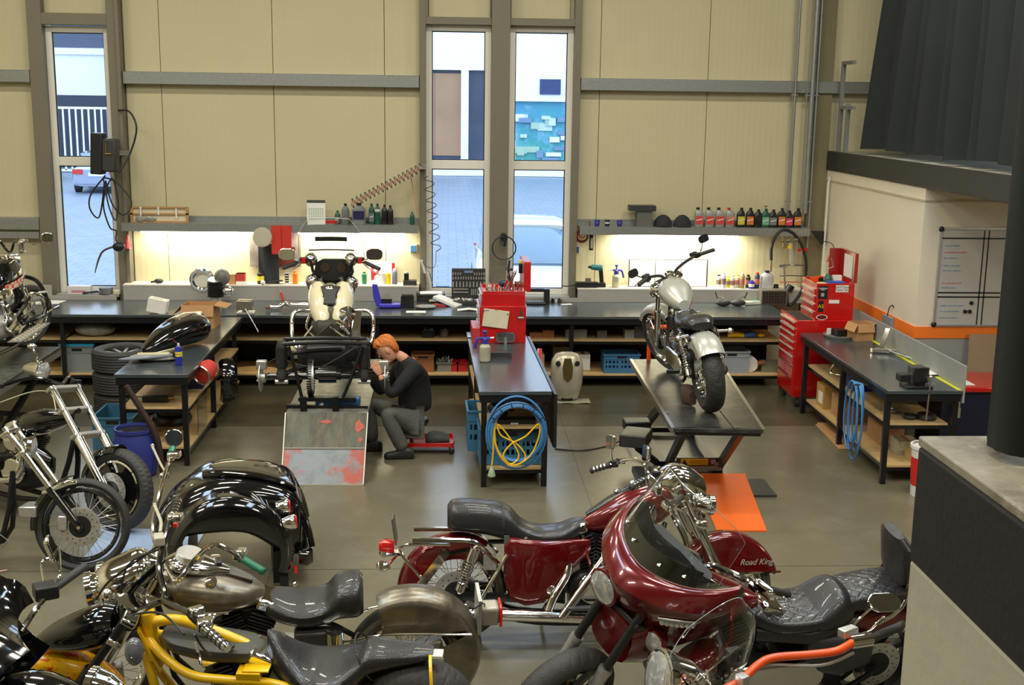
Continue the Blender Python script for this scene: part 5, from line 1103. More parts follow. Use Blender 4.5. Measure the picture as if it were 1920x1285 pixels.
MB().body(body_sm([(.2, 0, .56, .1, .04, .05, 3), (.5, 0, .54, .16, .04, .05, 3), (.78, 0, .64, .08, .05, .05, 3)], 4), 18).build('seat', leather, o)
MB().body([(1.2, -.16, .48, .02, .06, .1, 4), (1.28, -.17, .5, .06, .1, .12, 4), (1.42, -.16, .48, .03, .06, .08, 4)], 16).build('oil_tank', gloss, o)
MB().tube([(1.0, -.14, .66), (1.12, -.2, .56), (1.0, -.22, .3), (.2, -.22, .22)], .028, 12, 4).build('exhaust_pipe', chrome, o)
hp = G(80, 695, 1.16); headlight(b, tuple(hp), (.85, -.45, .0), .075, .20, Xm=b.I)
b.Wd().tube([tuple(hp+V((-.05, .05, .07))), tuple(hp+V((-.06, .03, .13))), tuple(hp+V((-.09, .04, .19)))], .010, 8, 3).ell(hp+V((-.09, .04, .2)), (.04, .03, .025)).build('mirror_stub', chrome, o)
handlebar(b, [(1.30, .03, 1.12), (1.20, .2, 1.16), (1.05, .42, 1.08), (.9, .5, 1.0)], m=gloss)
b.Wd().tube(wld((0, 755, 1.0), (60, 735, 1.06), (95, 738, 1.06), (105, 770, 1.0)), .005, 6, 5).build('cable', mat('pale_cable', srgb(180, 176, 150), .4), o)
# ================= BLACK BIKE WITH CHEQUERED TANK ON THE LEFT LIFT
b = Bike('motorcycle', 'black motorcycle with red and white chequered tank stripe on the left lift', (-4.56, 11.12, .801), R(86), 3, -24, (1.28, 0, .95), 30); o = b.o
wheel(b, 1.68, .34, .11, front=True, discs=(1,), spokes=18); wheel(b, 0, .33, .14, discs=()); fork(b, 1.68, .34, .66, .11, m=chrome)
tank(b, [(.85, 0, .74, .05, .05, .04), (1.0, 0, .78, .14, .13, .10), (1.18, 0, .82, .18, .17, .13), (1.34, 0, .85, .17, .15, .14), (1.44, 0, .86, .10, .1, .12), (1.48, 0, .86, .04, .05, .06)], gloss)
chk = mat('chequer', (1, 1, 1), .25, coat=1); nt = chk.node_tree; ck = nt.nodes.new('ShaderNodeTexChecker'); ck.inputs['Scale'].default_value = 26; ck.inputs['Color1'].default_value = srgb(232, 74, 34)+(1,); ck.inputs['Color2'].default_value = srgb(232, 226, 214)+(1,)
t2 = nt.nodes.new('ShaderNodeTexCoord'); nt.links.new(t2.outputs['Object'], ck.inputs['Vector']); nt.links.new(ck.outputs['Color'], nt.nodes['Principled BSDF'].inputs['Base Color'])
rows = [[(x, -(.13+.05*sin((x-.95)/.5*pi))*1.03-.008-.004*j, .69+.16*(x-.9)+j*.035) for j in range(3)] for x in [.95+.53*i/14 for i in range(15)]]
MB().sheet(rows, .006).build('chequer_band', chk, o)
MB().lathe([(.035, 0), (.045, .012), (.035, .024), (.001, .03)], (1.3, -.03, 1.01), (.1, -.1, 1), 18).build('fuel_cap', chrome, o)
engine(b, .98, .38, case=alu, finmat=alu); frame_tubes(b, [[(1.45, 0, .86), (.9, 0, .70), (.1, 0, .6)], [(1.47, 0, .76), (1.38, -.12, .3), (1.2, -.13, .15), (.4, -.13, .16), (0, -.1, .33)], [(1.47, 0, .76), (1.38, .12, .3), (1.2, .13, .15), (.4, .13, .16), (0, .1, .33)]], .018)
MB().tube([(1.46, -.1, .80), (1.60, -.2, .72), (1.66, -.26, .52), (1.6, -.22, .36), (1.44, -.12, .32)], .022, 12, 5).build('engine_guard', gloss, o)
MB().body([(1.5, 0, .52, .09, .16, .2, 5), (1.56, 0, .52, .09, .16, .2, 5)], 16).build('radiator', mat('radiator_grey', srgb(96, 96, 88), .4, .4), o)
brd = MB().prism([(.7, -.22), (1.25, -.20), (1.48, -.24), (1.48, -.34), (1.25, -.36), (.7, -.36)], lambda u, v, h: (u, v, .26+h+.06*(u-1)), 0, .008).build('running_board', alu, o)
for i in range(10):
    for k in range(2): MB().cyl((.78+i*.066, -.26-.055*k, .264+.06*(.78+i*.066-1)+.004), (.78+i*.066, -.26-.055*k, .274+.06*(.78+i*.066-1)+.004), .018, n=10).build('rubber_pad', mat('pale_rubber', srgb(196, 186, 160), .6), brd)
MB().tube([(1.4, -.22, .30), (1.5, -.26, .36), (1.62, -.3, .40), (1.75, -.34, .42)], .012, 8, 3).build('foot_lever', chrome, o)
for x, z in ((1.05, .45), (1.2, .5), (1.3, .42), (1.12, .3)): MB().bar((x-.14, -.2, z), (x+.14, -.2, z+.09), .05, .035).build('chrome_cover', chrome, o)
MB().cyl((1.6, -.2, .6), (1.63, -.28, .6), .015).build('reflector_bolt', chrome, o)
hb = handlebar(b, [(1.36, .03, 1.08), (1.30, .12, 1.2), (1.22, .28, 1.24), (1.10, .40, 1.18)], None, m=gloss, cm=chrome, gm=mat('ribbed_grip', srgb(120, 118, 104), .4, .3), ringed=2, levdir=(1, 0, 0))
mirror(b, (1.3, -.34, 1.22), (1.42, -.42, 1.30), (-.5, -.75, .2), .06, .05)
MB().body([(1.3, 0, 1.0, .1, .05, .04, 3), (1.45, 0, .99, .12, .05, .06, 3), (1.55, 0, .96, .08, .04, .06, 3)], 18).build('headlight_nacelle', chrome, o)
# ================= SILVER BIKE ON THE SCISSOR LIFT
sl = E('scissor_lift', (0, 0, 0), label='black scissor lift with flat platform carrying the silver bike, orange ramp at its foot', cat='lift')
pl_m = blotch('lift_platform', srgb(70, 70, 66), srgb(40, 40, 38), srgb(96, 96, 90), 1.6, .5, .15, .3, .3)
A_, B_, C_, D_ = G(1183, 674, .80), G(1345, 672, .80), G(1432, 806, .80), G(1262, 803, .80)
MB().prism([(A_.x, A_.y), (B_.x, B_.y), (C_.x, C_.y), (D_.x, D_.y)], lambda u, v, h: (u, v, h), .765, .80).build('platform', pl_m, sl, bev=.003)
MB().bar(A_-V((.0, 0, .02)), D_-V((.0, 0, .02)), .03, .05).build('edge_rail', steel, sl); MB().bar(B_-V((0, 0, .02)), C_-V((0, 0, .02)), .03, .05).build('edge_rail', steel, sl)
MB().bar(D_+V((.02, .02, -.03)), C_+V((-.02, .02, -.03)), .03, .06).build('front_edge', benchm, sl)
t1, t2 = A_.lerp(B_, .55), D_.lerp(C_, .68); MB().bar(t1+V((0, 0, .001)), t2+V((0, 0, .001)), .008, .006).build('panel_gap', black, sl)
for k in range(6):
    p = A_.lerp(D_, .05+.18*k); MB().cyl(p+V((.02, 0, 0)), p+V((.02, 0, .006)), .008, n=8).build('bolt', steel, sl)
la_ = mat('lift_arm', (.05, .05, .052), .35, .4)
for x in (2.06, 2.56):
    MB().bar((x+.03, 10.92, .06), (x-.03, 9.85, .73), .05, .08).build('scissor_arm', la_, sl); MB().bar((x, 12.2, .07), (x, 10.9, .73), .05, .08).build('scissor_arm', la_, sl)
    MB().bb(x-.05, x+.05, 10.86, 12.4, 0, .05).build('base_rail', benchm, sl)
for y, z in ((9.9, .70), (11.0, .06), (12.2, .06), (10.95, .70)): MB().bb(2.0, 2.62, y-.03, y+.03, z-.025, z+.025).build('cross_bar', benchm, sl)
MB().bb(2.16, 2.60, 10.84, 10.86, .03, .075).build('cross_plate', mat('pale_plate', srgb(170, 168, 160), .35, .5), sl)
MB().bb(2.16, 2.60, 10.84, 10.86, .075, .16).build('label_plate', mat('dark_plate', srgb(70, 66, 62), .3), sl)
wl = MB().bb(2.20, 2.46, 10.832, 10.839, .09, .15).build('warning_label', mat('label_amber', srgb(226, 168, 10), .4), sl)
MB().prism([(-.03, -.022), (.03, -.022), (0, .028)], lambda u, v, h: (2.235+u, h, .117+v), 10.828, 10.832).build('warning_triangle', black, wl); MB().bb(2.28, 2.44, 10.829, 10.832, .13, .135).bb(2.28, 2.40, 10.829, 10.832, .112, .117).build('print', mat('label_print', srgb(150, 110, 20), .5), wl)
MB().bb(2.49, 2.53, 10.832, 10.84, .10, .14).bb(2.52, 2.57, 10.832, 10.84, .085, .115).build('maker_logo', mat('logo_pink', srgb(190, 160, 170), .4), sl)
MB().bb(1.72, 1.98, 10.35, 10.75, .04, .11).build('motor_box', la_, sl, bev=.01); MB().box((1.80, 11.05, .30), (.26, .34, .12), rz=R(-20)).build('pump_box', la_, sl, bev=.012)
MB().box((1.86, 11.4, .33), (.26, .2, .1)).build('control_box', black, sl, bev=.012); MB().bar((1.80, 11.0, .22), (2.02, 11.0, .05), .06).build('pedal_arm', benchm, sl)
ra, rb_, rc_, rd_ = G(1297, 888, .03), G(1397, 888, .03), G(1438, 995, .012), G(1345, 995, .012)
MB().prism([(0, 0), (1, 0), (1, 1), (0, 1)], lambda u, v, h: tuple((ra.lerp(rb_, u)).lerp(rd_.lerp(rc_, u), v)+V((0, 0, h))), -.012, 0).build('ramp_flap', mat('ramp_orange', srgb(255, 112, 34), .4, 0, .03, 4), sl)
MB().bb(2.62, 2.94, 10.15, 10.62, 0, .02).build('foot_plate', mat('dark_foot_plate', (.04, .045, .045), .4), sl)
w_c = MB().tube([(2.10, 12.25, .80), (2.10, 12.25, 1.04), (2.12, 12.27, 1.12), (2.2, 12.3, 1.14), (2.35, 12.3, 1.14)], .022, 10, 4).build('wheel_chock', orangep, sl)
MB().tube(wld((1040, 842, .01), (1090, 845, .01), (1140, 836, .01), (1170, 822, .05), (1190, 800, .2)), .008, 7, 5).build('power_cable', rubberhose, sl)
silver = mat('silver_paint', srgb(196, 197, 186), .3, .3, .04, 30, coat=1)
b = Bike('motorcycle', 'silver motorcycle seen from behind, standing on the black scissor lift', (2.30, 10.12, .801), R(93), 8, 24, (1.22, 0, .90), 29); o = b.o
wheel(b, 0, .33, .175, spokes=18, discs=(-1,), n=200, tread=lambda u, s: .008 if .06 < abs(s) < .92 and ((u*18+abs(s)*.9+(.5 if s > 0 else 0)) % 1) < .10 else 0, rim=.21)
wheel(b, 1.55, .345, .10, spokes=18, front=True, discs=(1,)); fork(b, 1.55, .345, .66, .11)
fender(b, (0, 0, .33), .385, .23, 62, 138, silver, 'rear_fender', False, .07, n=20); fender(b, (1.55, 0, .345), .375, .14, 40, 130, silver, 'front_fender', True, .03)
MB().body(body_sm([(.02, 0, .76, .09, .035, .03, 2.8), (.10, 0, .77, .125, .065, .04, 2.8), (.22, 0, .76, .135, .075, .06, 2.8), (.30, 0, .74, .12, .045, .05, 2.6), (.42, 0, .73, .14, .045, .07, 2.8), (.55, 0, .745, .12, .045, .07, 2.6), (.70, 0, .78, .07, .04, .06, 2.4)], 5), 26).build('seat', leather, o)
MB().tube([(.24, s*.01+.0, .80) for s in (0,)]+[(.24, .13, .78), (.245, .10, .81), (.25, 0, .825), (.245, -.10, .81), (.24, -.13, .78)], .006, 6, 3).build('seat_seam', leather, o)
tank(b, [(.62, 0, .84, .05, .05, .04), (.72, 0, .86, .10, .08, .07), (.86, 0, .90, .145, .11, .10), (1.0, 0, .93, .15, .11, .11), (1.10, 0, .94, .11, .09, .1), (1.16, 0, .94, .05, .05, .06)], silver)
MB().lathe([(.03, -.01), (.034, .01), (.001, .016)], (1.0, 0, 1.04), (0, 0, 1), 16).build('fuel_cap', chrome, o)
engine(b, .70, .38); shock(b, (.05, -.15, .33), (.22, -.15, .68), .032); shock(b, (.05, .15, .33), (.22, .15, .68), .032)
frame_tubes(b, [[(1.2, 0, .86), (.7, 0, .76), (.3, .12, .68), (0, .12, .66)], [(.3, -.12, .68), (0, -.12, .66)], [(1.22, 0, .76), (1.1, .1, .3), (.9, .13, .18), (.4, .13, .2), (.2, .12, .4)], [(1.22, 0, .76), (1.1, -.1, .3), (.9, -.13, .18), (.4, -.13, .2), (.2, -.12, .4)]])
MB().cyl((.45, -.16, .30), (.12, -.17, .32), .05, n=18).build('silencer', mat('wrapped_pipe', srgb(70, 56, 50), .8), o)
MB().tube([(.62, -.12, .6), (.66, -.2, .4), (.5, -.18, .3)], .024, 10, 4).build('exhaust_pipe', chrome, o)
for s in (-1, 1):
    MB().tube([(.06, s*.11, .60), (.2, s*.12, .66), (.4, s*.12, .68)], .014, 8, 3).build('fender_strut', chrome, o)
    MB().cyl((.02, s*.13, .70), (-.02, s*.22, .70), .012).build('indicator_stalk', chrome, o); MB().ell((-.03, s*.23, .70), (.03, .025, .025)).build('indicator', chrome, o)
MB().cyl((.5, -.14, .32), (.5, -.30, .34), .016).build('foot_peg', chrome, o); MB().bar((.35, .15, .3), (.35, .28, .32), .03).build('foot_peg', black, o)
for s in (-1, 1): MB().bar((0, s*.12, .33), (.5, s*.12, .34), .03, .05).build('swingarm', bframe, o)
b.F().torus((1.12, 0, 1.06), (-.5, 0, 1), .04, .012, 20, 8).cyl((1.12, 0, 1.02), (1.12, 0, 1.06), .045).build('speedometer', chrome, o); headlight(b, (1.42, 0, .88), (1, 0, -.05), .085, .13)
handlebar(b, [(1.14, .03, 1.0), (1.12, .10, 1.08), (1.04, .28, 1.14), (.96, .44, 1.14)], m=black, gm=rubber)
mirror(b, (1.02, .32, 1.15), (1.04, .42, 1.24), (-1, -.1, .1), .055, .038, m=black, glassm=black); mirror(b, (1.02, -.32, 1.15), (1.04, -.42, 1.26), (-1, .1, .1), .055, .038, m=black, glassm=black)
MB().tube([(.10, .2, .02), (.0, .3, .02), (-.02, .40, .06)], .01, 8, 3).build('brake_line', alu, o); MB().body([(.20, .10, .08, .03, .06, .06, 3), (.28, .12, .1, .07, .09, .08, 3), (.36, .12, .1, .05, .08, .08, 3)], 14).build('rag_bundle', mat('brown_rag', srgb(86, 66, 56), .8), o)
# ================= THE THREE-WHEELER UNDER CONSTRUCTION
tb = E('lift_table', (0, 0, 0), label='lift table with a worn red and grey drop ramp under the three-wheeler', cat='lift')
Z0 = .60
n1, n2 = W(536, 774, 11.02), W(690, 774, 11.02); 
tm = blotch('worn_table_top', srgb(150, 148, 138), srgb(120, 118, 108), srgb(80, 78, 72), 2.4, .5, .1, .35, .4)
zt = n1.z; x0, x1 = n1.x, n2.x
MB().prism([(x0, 11.02), (x1, 11.02), (x1-.0, 13.4), (x0+.0, 13.4)], lambda u, v, h: (u, v, h), zt-.04, zt).build('platform', tm, tb, bev=.003)
g1, g2 = G(527, 910), G(681, 910)
rw = blotch('ramp_grey_red', srgb(128, 134, 138), srgb(170, 76, 58), srgb(112, 118, 122), 4, .70, .05, .4, .1, edge=(-1.14, .75, 0)); ru = blotch('ramp_olive_red', srgb(92, 94, 78), srgb(60, 58, 48), srgb(104, 92, 70), 3, .52, .12, .45, .2, stretch=(2, .5, .6))
def rampq(a, b_, c, d, nm, m): MB().prism([(0, 0), (1, 0), (1, 1), (0, 1)], lambda u, v, h: tuple(a.lerp(b_, u).lerp(d.lerp(c, u), v)+V((0, h, 0))), 0, .012).build(nm, m, tb)
m1, m2 = g1.lerp(V((x0, 11.01, zt-.005)), .5), g2.lerp(V((x1, 11.01, zt-.005)), .5)
rampq(g1+V((0, 0, .004)), g2+V((0, 0, .004)), m2, m1, 'ramp_lower', rw); rampq(m1, m2, V((x1, 11.01, zt-.005)), V((x0, 11.01, zt-.005)), 'ramp_upper', ru)
for u_, v_, w_, h_ in ((.50, .75, .16, .10), (.90, .62, .12, .3), (.93, .25, .06, .12)):
    a_ = m1.lerp(m2, u_); c_ = V((x0, 11.01, zt)).lerp(V((x1, 11.01, zt)), u_); p_ = a_.lerp(c_, v_); dv = (c_-a_)*h_*.5; MB().prism([(w_*.35*cos(t)*(1+.25*sin(3*t+u_*9)), sin(t)*(1+.2*cos(4*t))) for t in [2*pi*k/18 for k in range(18)]], lambda u, v, h: tuple(p_+V((u, 0, 0))+dv*v+V((0, h, 0))), -.0015, .0).build('paint_patch', mat('patch_red', srgb(176, 78, 56), .5, 0, .3, 30), tb)
ed = MB()
for p_, q_ in ((g1, m1), (m1, V((x0, 11.0, zt))), (g2, m2), (m2, V((x1, 11.0, zt))), (g1, g2), (m1, m2)): ed.bar(p_+V((0, -.004, .005)), q_+V((0, -.004, .005)), .010)
ed.build('ramp_edging', mat('pale_edging', srgb(200, 196, 180), .4, .3), tb)
for x in (x0+.1, x1-.1):
    MB().bar((x, 11.3, .06), (x, 13.1, zt-.06), .05, .08).build('scissor_arm', benchm, tb); MB().bb(x-.05, x+.05, 11.2, 13.3, 0, .05).build('base_rail', benchm, tb)
for y in (11.25, 13.2): MB().bb(x0+.03, x1-.03, y-.03, y+.03, zt-.10, zt-.04).build('cross_beam', benchm, tb)
b = Bike('three_wheeler', 'cream three-wheeler being built on the lift, seen from behind with its bare rear axle', (-1.19, 11.5, 0), R(90), 0, 0, (1.2, 0, 1.0), 28, cat='motorcycle'); o = b.o
def w3(px, py, y): return W(px, py, y)
YA = 11.35
ax0, ax1 = w3(492, 706, YA), w3(724, 703, YA)
b.Wd().cyl(w3(502, 706, YA), w3(712, 703, YA), .036, n=18).build('axle_tube', gloss, o)
b.Wd().cyl(w3(598, 702, YA), w3(632, 702, YA), .085, n=24).cyl(w3(592, 702, YA), w3(640, 702, YA), .055, n=20).build('differential', gloss, o)
sp = w3(583, 708, YA); b.Wd().lathe([(.09, -.02), (.165, -.02), (.17, -.024), (.17, .024), (.165, .02), (.09, .02)], sp, (1, .12, 0), 40).build('belt_pulley', alu, o)
tt = b.Wd()
for k in range(44): a = 2*pi*k/44; tt.box(sp+V((0, cos(a)*.172, sin(a)*.172)), (.046, .012, .012), rot=Matrix.Rotation(a, 3, 'X'))
tt.build('pulley_teeth', black, o)['kind'] = 'stuff'
for k in range(10): a = 2*pi*k/10; p = w3(628, 702, YA)+V((0, cos(a)*.07, sin(a)*.07)); b.Wd().cyl(p, p+V((.012, 0, 0)), .008, n=8).build('bolt', chrome, o)
for px, s in ((490, -1), (722, 1)):
    c = w3(px, 708, YA); h_ = b.Wd().lathe([(.03, -.05), (.05, -.04), (.055, 0), (.14, .0), (.14, .008), (.05, .010), (.04, .03), (.02, .035)], c, (s, 0, 0), 28).build('brake_hub', alu, o)
    b.Wd().box(c+V((s*-.01, -.02, .13)), (.10, .07, .09)).build('brake_caliper', alu, h_, bev=.012)
    for k in range(5): a = 2*pi*k/5; p = c+V((s*.01, cos(a)*.04, sin(a)*.04)); b.Wd().cyl(p, p+V((s*.03, 0, 0)), .007, n=6).build('wheel_stud', chrome, h_)
for px in (528, 683):
    c0_, c1_ = w3(px, 716, 11.28), w3(px, 652, 11.32)
    d_ = c1_-c0_; sh_o = b.Wd().cyl(c0_+d_*.42, c1_, .058, n=18).cyl(c0_, c0_+d_*.1, .035).build('shock_absorber', black, o)
    pf = []
    for k in range(9): pf += [(.040+.012*(k % 2), .03+.045*k)]
    b.Wd().lathe(pf, c0_, d_, 16).build('gaiter', rubber, sh_o); b.Wd().cyl(c0_-V((.06, 0, 0)), c0_+V((.06, 0, 0)), .022).build('lower_mount', alu, o)
tb_ = lambda *p, r=.018, m=bframe, nm='frame_tube': b.Wd().tube([w3(*q_) for q_ in p], r, 10, 3).build(nm, m, o)
tb_((525, 646, 11.3), (610, 642, 11.3), (692, 645, 11.3), r=.022); tb_((532, 636, 11.5), (610, 634, 11.5), (688, 636, 11.5)); tb_((525, 646, 11.3), (532, 636, 11.5)); tb_((692, 645, 11.3), (688, 636, 11.5))
tb_((541, 650, 11.25), (555, 700, 11.22), (566, 746, 11.2), r=.016); tb_((680, 650, 11.25), (662, 700, 11.22), (643, 746, 11.2), r=.016)
tb_((528, 668, 11.4), (580, 658, 11.5), (640, 655, 11.5)); tb_((535, 700, 11.4), (560, 690, 11.45), (585, 688, 11.5), r=.022); tb_((690, 700, 11.4), (672, 692, 11.45), (660, 680, 11.5), r=.022)
b.Wd().bar(w3(538, 762, 11.2), w3(690, 764, 11.2), .06, .04).build('carriage_bar', bframe, o); b.Wd().bar(w3(560, 748, 11.25), w3(668, 748, 11.25), .08, .035).build('carriage_bar', bframe, o)
for px in (568, 628): b.Wd().bar(w3(px, 745, 11.08), w3(px+2, 772, 11.08), .045, .06).build('carriage_leg', bframe, o)
b.Wd().bar(w3(570, 770, 11.09), w3(625, 772, 11.09), .02).build('link_rod', alu, o)
b.Wd().box(w3(634, 752, 11.3), (.42, .12, .08)).build('jack_body', mat('jack_blue', srgb(30, 96, 150), .4), o, bev=.01); b.Wd().cyl(w3(600, 758, 11.2), w3(606, 766, 11.2), .03).build('jack_ram', alu, o)
def blob(pts, m, nm, n=16):
    """body across world x from (px, py, Y, half depth, up, down)"""
    st = []
    for px, py, Y, hw, up, dn in pts:
        c = w3(px, py, Y); st.append((c.x, c.y, c.z, hw, up, dn, 3))
    return b.Wd().body(st, n).build(nm, m, o)
blob([(560, 670, 11.7, .10, .1, .14), (580, 665, 11.7, .2, .16, .18), (650, 662, 11.7, .2, .16, .18), (676, 668, 11.7, .1, .12, .14)], finm, 'gearbox', 20)
blob([(585, 618, 12.0, .12, .08, .14), (600, 615, 12.0, .2, .12, .2), (640, 615, 12.0, .2, .12, .2), (655, 618, 12.0, .12, .08, .14)], mat('dirty_engine', srgb(58, 54, 44), .6, .2), 'engine_block', 20)
blob([(606, 592, 12.0, .05, .05, .05), (612, 590, 12.0, .07, .08, .08), (628, 590, 12.0, .07, .08, .08), (634, 592, 12.0, .05, .05, .05)], mat('relay_box', srgb(84, 82, 66), .6), 'relay_box')
for px, py, r in ((650, 590, .085), (556, 655, .10), (645, 612, .06), (648, 660, .055)): b.Wd().lathe([(.0, 0), (r*.9, .0), (r, .02), (r*.9, .06), (r*.4, .09), (0, .09)], w3(px, py, 11.85), (.3 if px > 600 else -.6, -1, .3), 20).build('chrome_cover', chrome, o)
for pts in (((600, 640, 11.7), (575, 615, 11.9), (582, 590, 12.1)), ((590, 635, 11.6), (630, 605, 11.8), (655, 628, 11.6)), ((600, 600, 12), (640, 628, 11.6), (668, 640, 11.5)), ((640, 600, 12.1), (645, 620, 11.9), (640, 640, 11.7)), ((565, 640, 11.5), (580, 620, 11.8), (596, 600, 12))): b.Wd().tube([w3(*p) for p in pts], .012, 8, 4).build('support_strut', chrome, o)
b.Wd().bar(w3(668, 628, 12.0), w3(670, 592, 12.2), .09, .14).build('side_cover', chrome, o)
# chrome guard hoops
for pts in (((600, 584, 12.2), (565, 582, 12.2), (550, 590, 12.15), (547, 615, 12.1), (549, 645, 12.0)), ((650, 584, 12.2), (683, 582, 12.2), (698, 592, 12.15), (700, 620, 12.1), (696, 640, 12.0), (682, 655, 11.9))):
    b.Wd().tube([w3(*p) for p in pts], .020, 12, 5).build('guard_hoop', chrome, o)
creamp = mat('cream_paint', srgb(232, 222, 184), .2, 0, .02, 4, coat=1)
for s, px in ((-1, 597), (1, 644)):
    st = []
    for t, py, Y, r in ((0, 610, 11.85, .02), (.1, 602, 11.88, .07), (.35, 585, 12.0, .125), (.6, 566, 12.15, .145), (.85, 552, 12.3, .135), (.97, 546, 12.4, .08), (1, 545, 12.42, .02)):
        c = w3(px+(s*(-8+8*t)), py, Y); st.append([c+V((r*.85*cos(a), 0, r*sin(a))) for a in [2*pi*k/20 for k in range(20)]])
    b.Wd().loft(st).build('fuel_tank', creamp, o)
b.Wd().prism([(-.085, -.16), (-.07, .0), (-.1, .13), (0, .15), (.1, .13), (.07, 0), (.085, -.16)], lambda u, v, h: tuple(w3(619, 572, 12.05)+V((u, v*.5, v*.62+h))), .03, .10).build('console_rim', chrome, o)
b.Wd().prism([(-.06, -.14), (-.055, .0), (-.075, .07), (.075, .07), (.055, 0), (.06, -.14)], lambda u, v, h: tuple(w3(619, 572, 12.03)+V((u, v*.5, v*.62+h))), .10, .115).build('console_panel', darkg, o)
b.Wd().ell(w3(619, 541, 12.2), (.085, .12, .06)).build('console_dome', chrome, o)
# dash, lamps, bars and screen
c = w3(626, 508, 12.75); b.Wd().prism([(-.21, -.02), (-.19, .08), (-.12, .12), (.12, .12), (.19, .08), (.21, -.02), (.17, -.1), (-.17, -.1)], lambda u, v, h: tuple(c+V((u, h, v))), 0, .08).build('dash_panel', black, o)
for px in (609, 640): b.Wd().lathe([(.045, 0), (.045, .01), (.001, .012)], w3(px, 502, 12.74), (0, -1, .1), 20).torus(w3(px, 502, 12.735), (0, -1, .1), .046, .005, 20, 6).build('gauge', mat('gauge_face', srgb(60, 44, 34), .2), o)
b.Wd().prism([(-.26, .0), (-.2, .14), (.2, .14), (.26, 0), (.2, -.22), (-.2, -.22)], lambda u, v, h: tuple(w3(622, 535, 12.8)+V((u, h, v))), 0, .2).build('inner_fairing', gloss, o)
for px, py, Y in ((585, 527, 12.6), (660, 530, 12.6), (583, 487, 12.7), (658, 487, 12.7)): b.Wd().ell(w3(px, py, Y), (.07, .09, .075)).build('chrome_lamp', chrome, o)
for s, pts in ((-1, [(600, 520, 12.7), (588, 512, 12.6), (582, 490, 12.5), (570, 488, 12.4), (530, 503, 12.3)]), (1, [(646, 520, 12.7), (656, 512, 12.6), (662, 490, 12.5), (675, 488, 12.4), (712, 505, 12.3)])):
    P_ = [w3(*p) for p in pts]; hb = b.Wd().tube(P_, .015, 10, 4).build('handlebar', black, o); b.Wd().cyl(P_[3].lerp(P_[4], .35), P_[4], .021, n=14).build('grip', rubber, hb); b.Wd().box(P_[3], (.09, .06, .06)).build('switch_housing', black, hb, bev=.01); b.Wd().bb(P_[3].x-.02, P_[3].x+.02, P_[3].y-.045, P_[3].y-.03, P_[3].z-.03, P_[3].z+.03).build('red_switch', red, hb)
    b.Wd().tube([P_[3], P_[3].lerp(P_[4], .4)+V((0, .06, -.05)), P_[4]+V((0, .06, -.07))], .007, 7, 3).build('lever', alu, hb)
for px, py, s, gm_ in ((538, 477, -1, mat('mirror_bright', (0, 0, 0))), (702, 477, 1, mat('dark_mirror_back', srgb(56, 48, 44), .3))):
    mirror(b, tuple(w3(570 if s < 0 else 672, 492, 12.4)), tuple(w3(px, py, 12.3)), (0, -1, .1), .085, .058, Xm=b.I, rd=.05, glassm=gm_)
    b.Wd().tube([w3(570 if s < 0 else 672, 494, 12.4), w3(px+(-s)*14, py+10, 12.32)], .008, 7).build('mirror_stem', chrome, o)
rows = []
for i in range(21):
    u = -1+2*i/20; row = []
    for j in range(11):
        v = j/10; hw = .36*(1-.12*v)*(1-max(0, v-.55)**2*1.6); p = w3(621, 498, 12.95)+V((u*hw, .22*(1-u*u)*.5+.10-.30*v, v*.52)); row.append(p)
    rows.append(row)
ws = b.Wd().sheet(rows, .004).build('windscreen', MT['clear_screen'], o)
b.Wd().tube([r[3] for r in rows[3:-3]], .009, 6).build('screen_trim', black, ws)
vt = b.Wd(); vt.sheet([[r[5]+V((0, -.012, 0)), r[5]+V((0, -.016, .045))] for r in rows[5:-5]], .02); vt.build('screen_vent', black, ws)
b.Wd().tube([r[-1] for r in rows], .003, 6).tube(rows[0], .003, 6).tube(rows[-1], .003, 6).build('screen_edge', white, ws)
b.Wd().bar(w3(611, 416, 13.0), w3(632, 416, 13.0), .03, .03).build('red_clip', red, ws)
# front wheel standing on the table
b.Wd().torus((-1.13, 13.15, zt+.31), (1, 0, 0), .26, .055, 40, 10).build('front_tyre', rubber, o); b.Wd().lathe([(.03, -.05), (.21, -.02), (.21, .02), (.03, .05)], (-1.13, 13.15, zt+.31), (1, 0, 0), 24).build('wheel_disc', gloss, o)
for x in (-1.24, -1.02): b.Wd().cyl((x, 13.15, zt+.31), w3(600 if x < -1.1 else 640, 520, 12.75), .028, n=12).build('fork_tube', chrome, o)
tb_((596, 600, 12.1), (596, 625, 12.3), (600, 640, 12.6), (600, 650, 12.9), r=.02)
b.Wd().tube([w3(493, 690, YA), w3(520, 672, 11.3), (w3(560, 684, 11.3)), w3(600, 688, 11.35), w3(640, 668, 11.4), w3(668, 650, 11.5)], .006, 6, 5).build('brake_line', rubberhose, o)
# ================= BLACK THREE-WHEELER REAR BODY ON THE FLOOR
kb = E('trike_body', (-1.62, 8.52, 0), R(192), label='gloss black rear body of a three-wheeler with twin wheel arches standing on the floor', cat='vehicle body')
kb.matrix_world = Matrix.Translation((-1.62, 8.52, 0)) @ Matrix.Rotation(R(190), 4, 'Z')
def ksh(s):
    mb = MB(); rows = []
    for i in range(33):
        t = i/32; a = R(8+(198-8)*t); e = V((cos(a), 0, sin(a)*1.0)); row = []
        for j in range(9):
            u = j/8; y = s*(.32+.20*u); r = .43+.015*sin(t*pi)-(.0 if u < .7 else .05*((u-.7)/.3)**2)
            row.append(V((-.02, y, .28))+e*r)
        row.append(row[-1]-e*.035+V((0, 0, 0))); rows.append(row)
    return mb.sheet(rows, .006).build('wheel_arch', gloss, kb)
for s in (-1, 1): ksh(s)
